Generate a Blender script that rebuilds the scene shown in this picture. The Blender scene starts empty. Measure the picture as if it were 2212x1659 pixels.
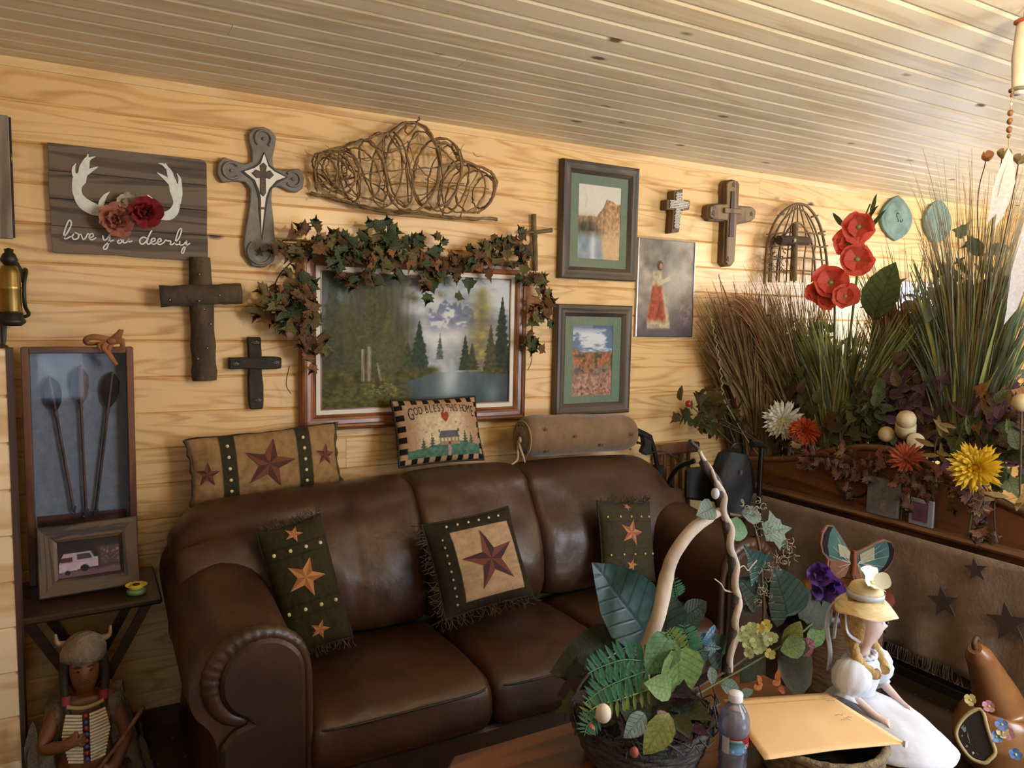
import bpy, bmesh, math, random
import numpy as np
from mathutils import Vector, Matrix, Euler

random.seed(7); NPR = np.random.RandomState(5)
S = bpy.context.scene; COL = S.collection
PI = math.pi; sin = math.sin; cos = math.cos
def rad(a): return a*PI/180

# ---------------------------------------------------------------- camera
FPX, YAW, PITCH, ROLL = 1639.17, 0.515912, 0.088725, 0.019959
CAM = Vector((0, -3.0721, 1.5837))
_fw = Vector((sin(YAW)*cos(PITCH), cos(YAW)*cos(PITCH), -sin(PITCH)))
_r0 = Vector((cos(YAW), -sin(YAW), 0)); _u0 = _r0.cross(_fw)
_rt = _r0*cos(ROLL)+_u0*sin(ROLL); _up = -_r0*sin(ROLL)+_u0*cos(ROLL)
cd = bpy.data.cameras.new('camera'); cam = bpy.data.objects.new('camera', cd); COL.objects.link(cam)
cd.sensor_fit = 'HORIZONTAL'; cd.sensor_width = 36.0; cd.lens = 36.0*FPX/2212
cd.clip_start = 0.02
m3 = Matrix((_rt, _up, -_fw)).transposed()
cam.matrix_world = Matrix.Translation(CAM) @ m3.to_4x4()
S.camera = cam
# ---------------------------------------------------------------- view, world, lights
S.view_settings.view_transform = 'Standard'; S.view_settings.look = 'None'
S.view_settings.gamma = 1.0; S.view_settings.exposure = 0.0
S.view_settings.use_curve_mapping = False
CY = S.cycles; CY.use_denoising = True; CY.use_light_tree = False; CY.max_bounces = 4; CY.diffuse_bounces = 3; CY.glossy_bounces = 2; CY.transmission_bounces = 5; CY.transparent_max_bounces = 16
CY.use_adaptive_sampling = True; CY.adaptive_threshold = .1; CY.adaptive_min_samples = 10; CY.caustics_reflective = False; CY.caustics_refractive = False; CY.sample_clamp_indirect = 4
wd = bpy.data.worlds.new('world'); S.world = wd; wd.use_nodes = True
bg = wd.node_tree.nodes['Background']; bg.inputs[0].default_value = (0.62, 0.78, 1.0, 1); bg.inputs[1].default_value = 2.2

def area_light(name, loc, target, sx, sy, power, col):
    l = bpy.data.lights.new(name, 'AREA'); l.shape = 'RECTANGLE'; l.size = sx; l.size_y = sy
    l.energy = power; l.color = col
    o = bpy.data.objects.new(name, l); COL.objects.link(o); o.location = loc
    d = (Vector(target)-Vector(loc)).normalized()
    o.rotation_euler = d.to_track_quat('-Z', 'Y').to_euler()
    return o
def point_light(name, loc, power, col, r=.06):
    l = bpy.data.lights.new(name, 'POINT'); l.energy = power; l.color = col; l.shadow_soft_size = r
    o = bpy.data.objects.new(name, l); COL.objects.link(o); o.location = loc; return o
COOL = (.80, .89, 1.0); WARM = (1.0, .76, .44)
# daylight at the glass of the room's windows
area_light('daylight_front_window', (2.85, -3.86, 1.45), (2.2, -1.2, .7), 1.3, 1.2, 72, COOL)
area_light('daylight_door_glass', (-.15, -3.86, 1.5), (-.15, 0, 1.4), .30, 1.2, 5, COOL)
area_light('daylight_right_window', (6.2, -2.3, 1.5), (2.5, -1.6, 1.9), 1.5, 1.3, 110, COOL)
area_light('daylight_back_window', (4.95, .10, 1.42), (4.0, -3, 1.7), 1.0, .68, 16, COOL)
# lamps of the ceiling fixtures, each over an opaque bowl added to dim the lower room
LAMPS = ((1.5, -2.6), (5.15, -2.5))
point_light('lamp_light_one', (LAMPS[0][0], LAMPS[0][1], 2.14), 62, WARM, .055)
point_light('lamp_light_two', (LAMPS[1][0], LAMPS[1][1], 2.14), 105, WARM, .055)

# ---------------------------------------------------------------- pixel helpers (points of the photo at a known real depth)
def ray(x, y): return _fw + _rt*((x-1106)/FPX) - _up*((y-829.5)/FPX)
def onY(x, y, Y): d = ray(x, y); return CAM + d*((Y-CAM.y)/d.y)
def onX(x, y, X): d = ray(x, y); return CAM + d*((X-CAM.x)/d.x)
def onZ(x, y, Z): d = ray(x, y); return CAM + d*((Z-CAM.z)/d.z)

# ---------------------------------------------------------------- colour and material helpers
def lin(c):
    if isinstance(c, str):
        c = c.lstrip('#'); c = [int(c[i:i+2], 16)/255 for i in (0, 2, 4)]
    return tuple((v/12.92 if v <= .04045 else ((v+.055)/1.055)**2.4) for v in c[:3])
MATS = {}
def new_mat(name):
    m = bpy.data.materials.new(name); m.use_nodes = True
    nt = m.node_tree; b = nt.nodes['Principled BSDF']
    return m, nt, b
def ramp(nt, stops):
    r = nt.nodes.new('ShaderNodeValToRGB'); e = r.color_ramp.elements
    while len(e) < len(stops): e.new(.5)
    for i, (p_, c) in enumerate(stops): e[i].position = p_; e[i].color = (*lin(c), 1)
    return r
def mott(name, c1, c2, scale=8, rough=.6, stretch=(1, 1, 1), bump=.0, bscale=None, coat=0, metal=0, rnd=.0, detail=4, lo=.3, hi=.7, spec=.5, coord='Object', sheen=0, trans=0):
    """two-tone procedural material, noise driven, with optional fine relief and a shift from object to object"""
    if name in MATS: return MATS[name]
    m, nt, b = new_mat(name); N = nt.nodes; L = nt.links
    tc = N.new('ShaderNodeTexCoord'); mp = N.new('ShaderNodeMapping'); mp.inputs['Scale'].default_value = stretch
    L.new(tc.outputs[coord], mp.inputs[0])
    oi = N.new('ShaderNodeObjectInfo')
    ml = N.new('ShaderNodeMath'); ml.operation = 'MULTIPLY'; ml.inputs[1].default_value = 37.0
    L.new(oi.outputs['Random'], ml.inputs[0]); L.new(ml.outputs[0], mp.inputs['Location'])
    no = N.new('ShaderNodeTexNoise'); no.inputs['Scale'].default_value = scale; no.inputs['Detail'].default_value = detail
    L.new(mp.outputs[0], no.inputs['Vector'])
    r = ramp(nt, [(lo, c1), (hi, c2)]); L.new(no.outputs['Fac'], r.inputs[0])
    out = r.outputs[0]
    if rnd:
        hs = N.new('ShaderNodeHueSaturation'); L.new(out, hs.inputs['Color'])
        mr = N.new('ShaderNodeMapRange'); mr.inputs['To Min'].default_value = 1-rnd; mr.inputs['To Max'].default_value = 1+rnd
        L.new(oi.outputs['Random'], mr.inputs[0]); L.new(mr.outputs[0], hs.inputs['Value']); out = hs.outputs[0]
    L.new(out, b.inputs['Base Color'])
    b.inputs['Roughness'].default_value = rough; b.inputs['Metallic'].default_value = metal
    b.inputs['Coat Weight'].default_value = coat; b.inputs['Coat Roughness'].default_value = .25
    b.inputs['Specular IOR Level'].default_value = spec
    if sheen: b.inputs['Sheen Weight'].default_value = sheen
    if name.startswith('leaf_'):   # midrib and side veins in the leaf's own coordinates (x across, y along)
        sp_ = N.new('ShaderNodeSeparateXYZ'); L.new(tc.outputs['Object'], sp_.inputs[0])
        ab = N.new('ShaderNodeMath'); ab.operation = 'ABSOLUTE'; L.new(sp_.outputs[0], ab.inputs[0])
        ma = N.new('ShaderNodeMath'); ma.operation = 'MULTIPLY_ADD'; ma.inputs[1].default_value = -.8; L.new(ab.outputs[0], ma.inputs[0]); L.new(sp_.outputs[1], ma.inputs[2])
        m9 = N.new('ShaderNodeMath'); m9.operation = 'MULTIPLY'; m9.inputs[1].default_value = 7.0; L.new(ma.outputs[0], m9.inputs[0])
        fr_ = N.new('ShaderNodeMath'); fr_.operation = 'PINGPONG'; fr_.inputs[1].default_value = .5; L.new(m9.outputs[0], fr_.inputs[0])
        mn = N.new('ShaderNodeMath'); mn.operation = 'MINIMUM'; a2 = N.new('ShaderNodeMath'); a2.operation = 'MULTIPLY'; a2.inputs[1].default_value = 5.0; L.new(ab.outputs[0], a2.inputs[0])
        L.new(a2.outputs[0], mn.inputs[0]); L.new(fr_.outputs[0], mn.inputs[1])
        vr = N.new('ShaderNodeMapRange'); vr.inputs['From Max'].default_value = .14; vr.inputs['To Min'].default_value = .62; L.new(mn.outputs[0], vr.inputs[0])
        hv = N.new('ShaderNodeHueSaturation'); L.new(out, hv.inputs['Color']); L.new(vr.outputs[0], hv.inputs['Value']); out = hv.outputs[0]; L.new(out, b.inputs['Base Color'])
        bv = N.new('ShaderNodeBump'); bv.inputs['Strength'].default_value = .6; bv.inputs['Distance'].default_value = .004; L.new(vr.outputs[0], bv.inputs['Height']); L.new(bv.outputs[0], b.inputs['Normal'])
    if name.split('_')[0] in ('leaf', 'grass', 'petal', 'fern', 'husk', 'hydrangea', 'feather'):   # thin sheets let light through
        tl_ = N.new('ShaderNodeBsdfTranslucent'); L.new(out, tl_.inputs[0]); mx_ = N.new('ShaderNodeMixShader'); mx_.inputs[0].default_value = .35
        L.new(b.outputs[0], mx_.inputs[1]); L.new(tl_.outputs[0], mx_.inputs[2]); L.new(mx_.outputs[0], N['Material Output'].inputs[0])
    if bump:
        n2 = N.new('ShaderNodeTexNoise'); n2.inputs['Scale'].default_value = bscale or scale*4; n2.inputs['Detail'].default_value = 5
        L.new(mp.outputs[0], n2.inputs['Vector'])
        bp = N.new('ShaderNodeBump'); bp.inputs['Strength'].default_value = bump; bp.inputs['Distance'].default_value = .01
        L.new(n2.outputs['Fac'], bp.inputs['Height']); L.new(bp.outputs[0], b.inputs['Normal'])
    MATS[name] = m; return m
def wood(name, c1, c2, cd_, along='x', grain=16, rough=.45, coat=.0, knots=0.0, rnd=.06, knotcol='#3a2213', wav=1.0, coatr=.3, rings=34):
    """planed wood: grain stretched along one axis, rings, optional knots; every object gets its own stretch of grain"""
    if name in MATS: return MATS[name]
    m, nt, b = new_mat(name); N = nt.nodes; L = nt.links
    ax = 'xyz'.index(along)
    tc = N.new('ShaderNodeTexCoord'); mp = N.new('ShaderNodeMapping')
    st = [1., 1., 1.]; st[ax] = .10
    mp.inputs['Scale'].default_value = st
    oi = N.new('ShaderNodeObjectInfo'); ml = N.new('ShaderNodeMath'); ml.operation = 'MULTIPLY'; ml.inputs[1].default_value = 61.0
    ad = N.new('ShaderNodeVectorMath'); ad.operation = 'ADD'
    L.new(tc.outputs['Object'], ad.inputs[0]); L.new(oi.outputs['Random'], ml.inputs[0]); L.new(ml.outputs[0], ad.inputs[1])
    L.new(ad.outputs[0], mp.inputs[0])
    n1 = N.new('ShaderNodeTexNoise'); n1.inputs['Scale'].default_value = grain*.35; n1.inputs['Detail'].default_value = 3; n1.inputs['Distortion'].default_value = .6*wav
    L.new(mp.outputs[0], n1.inputs['Vector'])
    # growth rings: sine of a noise field
    sn = N.new('ShaderNodeMath'); sn.operation = 'MULTIPLY'; sn.inputs[1].default_value = rings
    L.new(n1.outputs['Fac'], sn.inputs[0])
    s2 = N.new('ShaderNodeMath'); s2.operation = 'SINE'; L.new(sn.outputs[0], s2.inputs[0])
    mr = N.new('ShaderNodeMapRange'); mr.inputs['From Min'].default_value = -.2; mr.inputs['From Max'].default_value = 1.0
    L.new(s2.outputs[0], mr.inputs[0])
    n2 = N.new('ShaderNodeTexNoise'); n2.inputs['Scale'].default_value = grain*2.4; n2.inputs['Detail'].default_value = 5
    L.new(mp.outputs[0], n2.inputs['Vector'])
    mu = N.new('ShaderNodeMath'); mu.operation = 'MULTIPLY'; L.new(mr.outputs[0], mu.inputs[0]); L.new(n2.outputs['Fac'], mu.inputs[1])
    r = ramp(nt, [(.05, c1), (.30, c2), (.75, cd_)]); L.new(mu.outputs[0], r.inputs[0])
    out = r.outputs[0]
    hs = N.new('ShaderNodeHueSaturation'); L.new(out, hs.inputs['Color'])
    m2 = N.new('ShaderNodeMapRange'); m2.inputs['To Min'].default_value = 1-rnd; m2.inputs['To Max'].default_value = 1+rnd
    L.new(oi.outputs['Random'], m2.inputs[0]); L.new(m2.outputs[0], hs.inputs['Value']); out = hs.outputs[0]
    if knots:
        mk_ = N.new('ShaderNodeMapping'); s3 = [5.2, 5.2, 5.2]; s3[ax] = 2.6; mk_.inputs['Scale'].default_value = s3
        L.new(ad.outputs[0], mk_.inputs[0])
        vo = N.new('ShaderNodeTexVoronoi'); vo.inputs['Scale'].default_value = knots; L.new(mk_.outputs[0], vo.inputs['Vector'])
        kr = ramp(nt, [(.045, '#ffffff'), (.085, '#000000')]); L.new(vo.outputs['Distance'], kr.inputs[0])
        mx = N.new('ShaderNodeMixRGB'); L.new(kr.outputs[0], mx.inputs[0]); L.new(out, mx.inputs[1]); mx.inputs[2].default_value = (*lin(knotcol), 1)
        out = mx.outputs[0]
    L.new(out, b.inputs['Base Color'])
    b.inputs['Roughness'].default_value = rough; b.inputs['Coat Weight'].default_value = coat; b.inputs['Coat Roughness'].default_value = coatr
    bp = N.new('ShaderNodeBump'); bp.inputs['Strength'].default_value = .12; bp.inputs['Distance'].default_value = .004
    L.new(n2.outputs['Fac'], bp.inputs['Height']); L.new(bp.outputs[0], b.inputs['Normal'])
    MATS[name] = m; return m
def plain(name, c, rough=.5, metal=0, coat=0, emit=0, alpha=1, trans=0, ior=1.45, spec=.5):
    if name in MATS: return MATS[name]
    m, nt, b = new_mat(name)
    no = nt.nodes.new('ShaderNodeTexNoise'); no.inputs['Scale'].default_value = 30
    hs = nt.nodes.new('ShaderNodeHueSaturation'); hs.inputs['Color'].default_value = (*lin(c), 1)
    mr = nt.nodes.new('ShaderNodeMapRange'); mr.inputs['To Min'].default_value = .92; mr.inputs['To Max'].default_value = 1.08
    nt.links.new(no.outputs['Fac'], mr.inputs[0]); nt.links.new(mr.outputs[0], hs.inputs['Value']); nt.links.new(hs.outputs[0], b.inputs['Base Color'])
    b.inputs['Roughness'].default_value = rough; b.inputs['Metallic'].default_value = metal; b.inputs['Coat Weight'].default_value = coat
    b.inputs['Specular IOR Level'].default_value = spec
    if trans: b.inputs['Transmission Weight'].default_value = trans; b.inputs['IOR'].default_value = ior
    if emit: b.inputs['Emission Color'].default_value = (*lin(c), 1); b.inputs['Emission Strength'].default_value = emit
    MATS[name] = m; return m
def printed(name, rough=.6, coat=0, fabric=0):
    """flat print / woven pattern carried by the colour attribute of the mesh, with a fine procedural weave"""
    if name in MATS: return MATS[name]
    m, nt, b = new_mat(name); N = nt.nodes; L = nt.links
    at = N.new('ShaderNodeAttribute'); at.attribute_name = 'Col'
    no = N.new('ShaderNodeTexNoise'); no.inputs['Scale'].default_value = 120
    tc = N.new('ShaderNodeTexCoord'); L.new(tc.outputs['Object'], no.inputs['Vector'])
    hs = N.new('ShaderNodeHueSaturation'); L.new(at.outputs['Color'], hs.inputs['Color'])
    mr = N.new('ShaderNodeMapRange'); mr.inputs['To Min'].default_value = .9; mr.inputs['To Max'].default_value = 1.1
    L.new(no.outputs['Fac'], mr.inputs[0]); L.new(mr.outputs[0], hs.inputs['Value']); L.new(hs.outputs[0], b.inputs['Base Color'])
    b.inputs['Roughness'].default_value = rough; b.inputs['Coat Weight'].default_value = coat; b.inputs['Coat Roughness'].default_value = .08; b.inputs['Specular IOR Level'].default_value = .2
    if fabric:
        bp = N.new('ShaderNodeBump'); bp.inputs['Strength'].default_value = fabric; bp.inputs['Distance'].default_value = .003
        n2 = N.new('ShaderNodeTexNoise'); n2.inputs['Scale'].default_value = 60; L.new(tc.outputs['Object'], n2.inputs['Vector'])
        L.new(n2.outputs['Fac'], bp.inputs['Height']); L.new(bp.outputs[0], b.inputs['Normal'])
        b.inputs['Specular IOR Level'].default_value = .2
    MATS[name] = m; return m

# ---------------------------------------------------------------- object helpers
def MW(o):
    m = o.matrix_basis.copy()
    return MW(o.parent) @ m if o.parent else m
def tag(o, label=None, cat=None, group=None, kind=None):
    if label: o['label'] = label
    if cat: o['category'] = cat
    if group: o['group'] = group
    if kind: o['kind'] = kind
    return o
def thing(name, label, cat, loc=(0, 0, 0), rot=(0, 0, 0), group=None):
    o = bpy.data.objects.new(name, None); COL.objects.link(o); o.location = loc; o.rotation_euler = rot
    o.empty_display_size = .05
    return tag(o, label, cat, group)
def struct(name, loc=(0, 0, 0)):
    o = bpy.data.objects.new(name, None); COL.objects.link(o); o.location = loc; o['kind'] = 'structure'; return o
def link(name, me, parent=None, mw=None):
    o = bpy.data.objects.new(name, me); COL.objects.link(o)
    if parent: o.parent = parent
    if mw is not None: o.matrix_basis = (MW(parent).inverted() @ mw) if parent else mw
    return o
def frame_m(o, x, z):
    """world matrix with origin o, local x axis x and local z axis z (y = z cross x: behind)"""
    x = Vector(x).normalized(); z = Vector(z); z = (z - x*z.dot(x)).normalized(); y = z.cross(x)
    m = Matrix((x, y, z)).transposed().to_4x4(); m.translation = Vector(o); return m
def spline(pts, n=6, closed=False):
    P = [Vector(q) for q in pts]
    if len(P) < 3 and not closed: return P
    out = []; N = len(P); segs = N if closed else N-1
    for i in range(segs):
        p1, p2 = P[i], P[(i+1) % N]
        p0 = P[(i-1) % N] if (closed or i > 0) else p1*2-p2
        p3 = P[(i+2) % N] if (closed or i+2 < N) else p2*2-p1
        for k in range(n):
            t = k/n; out.append(.5*((2*p1)+(-p0+p2)*t+(2*p0-5*p1+4*p2-p3)*t*t+(-p0+3*p1-3*p2+p3)*t**3))
    if not closed: out.append(P[-1])
    return out
class MB:
    """collects vertices and faces of one part, links them as one mesh object"""
    def __init__(s): s.v = []; s.f = []; s.m = []; s.s = []; s.cur = 0; s.sm = False
    def mat(s, i): s.cur = i; return s
    def add(s, vs, fs, smooth=None):
        k = len(s.v); s.v += [tuple(q) for q in vs]
        for f in fs: s.f.append(tuple(i+k for i in f)); s.m.append(s.cur); s.s.append(s.sm if smooth is None else smooth)
        return s
    def box(s, a, b, M=None):
        (x0, y0, z0), (x1, y1, z1) = a, b
        vs = [Vector(q) for q in ((x0, y0, z0), (x1, y0, z0), (x1, y1, z0), (x0, y1, z0), (x0, y0, z1), (x1, y0, z1), (x1, y1, z1), (x0, y1, z1))]
        if M: vs = [M @ q for q in vs]
        return s.add(vs, [(0, 3, 2, 1), (4, 5, 6, 7), (0, 1, 5, 4), (1, 2, 6, 5), (2, 3, 7, 6), (3, 0, 4, 7)], False)
    def cbox(s, c, d, M=None):
        return s.box((c[0]-d[0]/2, c[1]-d[1]/2, c[2]-d[2]/2), (c[0]+d[0]/2, c[1]+d[1]/2, c[2]+d[2]/2), M)
    def tube(s, pts, r, seg=8, closed=False, cap=True, flat=1.0, flatdir=None):
        P = [Vector(q) for q in pts]; n = len(P)
        R_ = list(r) if hasattr(r, '__len__') else [r]*n
        if len(R_) != n: R_ = [R_[min(len(R_)-1, int(i*len(R_)/n))] if len(R_) != 2 else R_[0]+(R_[1]-R_[0])*i/(n-1) for i in range(n)]
        T = []
        for i in range(n):
            a = P[(i-1) % n] if (closed or i > 0) else P[i]; b = P[(i+1) % n] if (closed or i < n-1) else P[i]
            t = b-a; T.append(t.normalized() if t.length > 1e-9 else Vector((0, 0, 1)))
        u = flatdir and Vector(flatdir) or (Vector((0, 0, 1)) if abs(T[0].z) < .9 else Vector((1, 0, 0)))
        vs = []
        for i in range(n):
            u = u - T[i]*u.dot(T[i])
            if u.length < 1e-6: u = T[i].orthogonal()
            u.normalize(); w = T[i].cross(u)
            for k in range(seg):
                a = 2*PI*k/seg; vs.append(P[i]+(u*cos(a)*flat+w*sin(a))*R_[i])
        fs = []
        for i in range(n if closed else n-1):
            j = (i+1) % n
            for k in range(seg): fs.append((i*seg+k, i*seg+(k+1) % seg, j*seg+(k+1) % seg, j*seg+k))
        s.add(vs, fs, True)
        if cap and not closed: s.add(vs[:seg], [tuple(range(seg))[::-1]], False); s.add(vs[-seg:], [tuple(range(seg))], False)
        return s
    def lathe(s, prof, seg=24, M=None, smooth=True, wob=None, sx=1, sy=1):
        """prof: list of (radius, z)"""
        vs = []; n = len(prof)
        for r_, z in prof:
            for k in range(seg):
                a = 2*PI*k/seg; q = r_*(wob(a, z) if wob else 1)
                v = Vector((q*cos(a)*sx, q*sin(a)*sy, z)); vs.append(M @ v if M else v)
        fs = [(i*seg+k, i*seg+(k+1) % seg, (i+1)*seg+(k+1) % seg, (i+1)*seg+k) for i in range(n-1) for k in range(seg)]
        fs += [tuple(range(seg))[::-1], tuple(range((n-1)*seg, n*seg))]
        return s.add(vs, fs, smooth)
    def ball(s, c, r, seg=14, ring=9, M=None):
        rr = r if hasattr(r, '__len__') else (r, r, r); vs = []; c = Vector(c)
        for i in range(ring+1):
            th = PI*i/ring
            for k in range(seg):
                a = 2*PI*k/seg; v = c+Vector((rr[0]*sin(th)*cos(a), rr[1]*sin(th)*sin(a), -rr[2]*cos(th))); vs.append(M @ v if M else v)
        fs = [(i*seg+k, i*seg+(k+1) % seg, (i+1)*seg+(k+1) % seg, (i+1)*seg+k) for i in range(ring) for k in range(seg)]
        return s.add(vs, fs, True)
    def prism(s, poly, a, b, fn):
        """polygon of 2-D points; fn(u, v, t) -> 3-D point; from depth a to depth b"""
        n = len(poly); vs = [fn(u, v, a) for u, v in poly]+[fn(u, v, b) for u, v in poly]
        fs = [tuple(range(n))[::-1], tuple(range(n, 2*n))]+[(i, (i+1) % n, n+(i+1) % n, n+i) for i in range(n)]
        return s.add(vs, fs, False)
    def grid(s, P, closed_u=False, closed_v=False, smooth=True):
        nu = len(P); nv = len(P[0]); vs = [q for row in P for q in row]; fs = []
        for i in range(nu if closed_u else nu-1):
            for j in range(nv if closed_v else nv-1):
                i2 = (i+1) % nu; j2 = (j+1) % nv; fs.append((i*nv+j, i2*nv+j, i2*nv+j2, i*nv+j2))
        return s.add(vs, fs, smooth)
    def mesh(s, name, mats, W=None, bevel=0, recalc=True, cols=None, weld=0):
        vs = s.v
        if W is not None: vs = [tuple(W @ Vector(q)) for q in vs]
        me = bpy.data.meshes.new(name); me.from_pydata(vs, [], s.f)
        if not isinstance(mats, (list, tuple)): mats = [mats]
        for m in mats: me.materials.append(m)
        me.polygons.foreach_set('material_index', s.m); me.polygons.foreach_set('use_smooth', s.s)
        if cols is not None:
            ca = me.color_attributes.new('Col', 'FLOAT_COLOR', 'POINT')
            c4 = np.ones((len(vs), 4), dtype=np.float32); c4[:, :3] = cols; ca.data.foreach_set('color', c4.ravel())
        if recalc or bevel or weld:
            bm = bmesh.new(); bm.from_mesh(me)
            if weld: bmesh.ops.remove_doubles(bm, verts=bm.verts, dist=weld)
            if recalc: bmesh.ops.recalc_face_normals(bm, faces=bm.faces)
            if bevel:
                ed = [e for e in bm.edges if len(e.link_faces) == 2 and e.calc_face_angle(0) > .6]
                bmesh.ops.bevel(bm, geom=ed, offset=bevel, segments=1, affect='EDGES', profile=.5, clamp_overlap=True)
            bm.to_mesh(me); bm.free()
        me.update(); return me
    def build(s, name, mats, parent=None, world=True, **kw):
        W = MW(parent).inverted() if (parent and world) else None
        return link(name, s.mesh(name, mats, W, **kw), parent)
def tolin(a):
    a = np.clip(np.asarray(a, dtype=np.float64), 0, 1); return np.where(a <= .04045, a/12.92, ((a+.055)/1.055)**2.4)
def hexa(c): c = c.lstrip('#'); return np.array([int(c[i:i+2], 16)/255 for i in (0, 2, 4)])
# numpy value noise for prints
_NT = NPR.rand(64, 64)
def vnoise(u, v):
    i = np.floor(u).astype(int); j = np.floor(v).astype(int); a = u-i; b = v-j; a = a*a*(3-2*a); b = b*b*(3-2*b)
    g = lambda x, y: _NT[x % 64, y % 64]
    return (g(i, j)*(1-a)+g(i+1, j)*a)*(1-b)+(g(i, j+1)*(1-a)+g(i+1, j+1)*a)*b
def fbm(u, v, o=4):
    t = 0; s_ = 0; w = 1
    for k in range(o): t = t+w*vnoise(u*2**k+k*7.3, v*2**k+k*3.1); s_ += w; w *= .5
    return t/s_
def mixc(c, col, a):
    a = np.clip(a, 0, 1)[..., None]; return c*(1-a)+(hexa(col) if isinstance(col, str) else col)*a
def sst(a, b, x): t = np.clip((x-a)/(b-a+1e-9), 0, 1); return t*t*(3-2*t)
def print_panel(name, P00, P10, P01, nu, nv, func, mat, parent, bulge=None):
    """flat printed sheet: P00 lower left, P10 lower right, P01 upper left; func(u, v) gives the print"""
    P00, P10, P01 = Vector(P00), Vector(P10), Vector(P01); mb = MB()
    u = np.linspace(0, 1, nu+1); v = np.linspace(0, 1, nv+1); U, V = np.meshgrid(u, v, indexing='ij')
    c = tolin(func(U, V)).reshape(-1, 3)
    mb.grid([[P00+(P10-P00)*float(a)+(P01-P00)*float(b) for b in v] for a in u])
    return mb.build(name, mat, parent, recalc=False, cols=c)
def star_pts(cx, cy, r, rot=0, inner=.40, sx=1):
    return [(cx+sx*(r if k % 2 == 0 else r*inner)*sin(rot+PI*k/5), cy+(r if k % 2 == 0 else r*inner)*cos(rot+PI*k/5)) for k in range(10)]
def star_val(U, V, cx, cy, r, rot=0, inner=.4, asp=1.0):
    """signed inside test for a five-pointed star plus facet index; U scaled by asp"""
    x = (U-cx)*asp; y = V-cy; a = (np.arctan2(x, y)-rot) % (2*PI); k = np.floor(a/(PI/5)); d = np.hypot(x, y)
    t = a-k*PI/5; r0 = np.where(k % 2 == 0, r, r*inner); r1 = np.where(k % 2 == 0, r*inner, r)
    R_ = r0*r1*sin(PI/5)/(r0*np.sin(t)+r1*np.sin(PI/5-t)+1e-9)
    return d < R_, k
def strip(mb, pts, w, fn, t0, t1):
    """painted ribbon of given widths along 2-D points at depth t0"""
    n = len(pts); W_ = w if hasattr(w, '__len__') else [w]*n
    if len(W_) != n: W_ = [np.interp(i/(n-1), np.linspace(0, 1, len(W_)), W_) for i in range(n)]
    L_, R_ = [], []
    for i in range(n):
        a = Vector(pts[max(0, i-1)][:2]); b = Vector(pts[min(n-1, i+1)][:2]); d = (b-a)
        d = d.normalized() if d.length > 0 else Vector((1, 0)); q = Vector((-d.y, d.x))*W_[i]/2; c = Vector(pts[i][:2])
        L_.append(c+q); R_.append(c-q)
    mb.grid([[Vector(fn(L_[i].x, L_[i].y, t0)), Vector(fn(R_[i].x, R_[i].y, t0))] for i in range(n)], smooth=False)
def spl2(pts, n=5): return [(q.x, q.y) for q in spline([(a, b, 0) for a, b in pts], n)]
def text_mesh(txt, size, ext=.0006, shear=0):
    c = bpy.data.curves.new('lettering', 'FONT'); c.body = txt; c.size = size; c.extrude = ext; c.shear = shear; c.align_x = 'CENTER'; c.align_y = 'CENTER'
    o = bpy.data.objects.new('lettering', c); COL.objects.link(o)
    bpy.context.view_layer.update()
    me = bpy.data.meshes.new_from_object(o.evaluated_get(bpy.context.evaluated_depsgraph_get()))
    bpy.data.objects.remove(o); bpy.data.curves.remove(c); return me

# ================================================================ the room
PINE = wood('pine_wall', '#e4bd80', '#dcb375', '#bd8a4e', 'x', 15, .45, .35, knots=.85, rnd=.05, coatr=.24, rings=80)
PINEC = wood('pine_ceiling', '#ecdcbc', '#e6d4b2', '#d6bf96', 'x', 18, .5, .15, knots=.95, rnd=.07, knotcol='#6b4a2c')
TRIMW = wood('pine_trim', '#e2c189', '#d6b078', '#b98a50', 'x', 12, .5, .1)
DARKFL = mott('dark_floor', '#33251c', '#4f3c30', 5, .55, bump=.1, bscale=70)
_n = DARKFL.node_tree; _v = _n.nodes.new('ShaderNodeTexVoronoi'); _v.inputs['Scale'].default_value = 17; _t = _n.nodes.new('ShaderNodeTexCoord'); _n.links.new(_t.outputs['Object'], _v.inputs['Vector'])
_r = ramp(_n, [(.06, '#ffffff'), (.12, '#000000')]); _n.links.new(_v.outputs['Distance'], _r.inputs[0]); _b = _n.nodes['Principled BSDF']; _o = _b.inputs['Base Color'].links[0].from_socket   # pale flecks of the carpet
_m = _n.nodes.new('ShaderNodeMixRGB'); _n.links.new(_r.outputs[0], _m.inputs[0]); _n.links.new(_o, _m.inputs[1]); _m.inputs[2].default_value = (*lin('#8d7a6c'), 1); _n.links.new(_m.outputs[0], _b.inputs['Base Color'])
def plank(parent, x0, x1, c, w, mat, kind):
    """one tongue-and-groove board; local origin at its middle; wall boards face -y, ceiling boards face down"""
    ch, dp, th = (.0055 if kind == 'w' else .012), (.0065 if kind == 'w' else .0042), .018
    key = (round(x1-x0, 3), w, kind)
    if key not in PM:
        sec = [(-w/2, th), (-w/2, dp), (-w/2+ch, 0), (w/2-ch, 0), (w/2, dp), (w/2, th)]
        L_ = (x1-x0)/2-.0006; mb = MB()
        fn = (lambda a, d, t: (t, d, a)) if kind == 'w' else (lambda a, d, t: (t, a, d))
        mb.prism(sec, -L_, L_, fn); PM[key] = mb.mesh('plank', mat)
    o = link('plank', PM[key], parent)
    o.location = ((x0+x1)/2, c if kind == 'c' else 0, 0 if kind == 'c' else c)
    return o
PM = {}
XL, XR, YF, HC = -1.7, 6.3, -4.0, 2.4
wall_back = struct('wall_back')
WX0, WX1, WZ0, WZ1 = 4.45, 5.45, 1.08, 1.76          # window opening behind the plants
bw = HC/18
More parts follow.
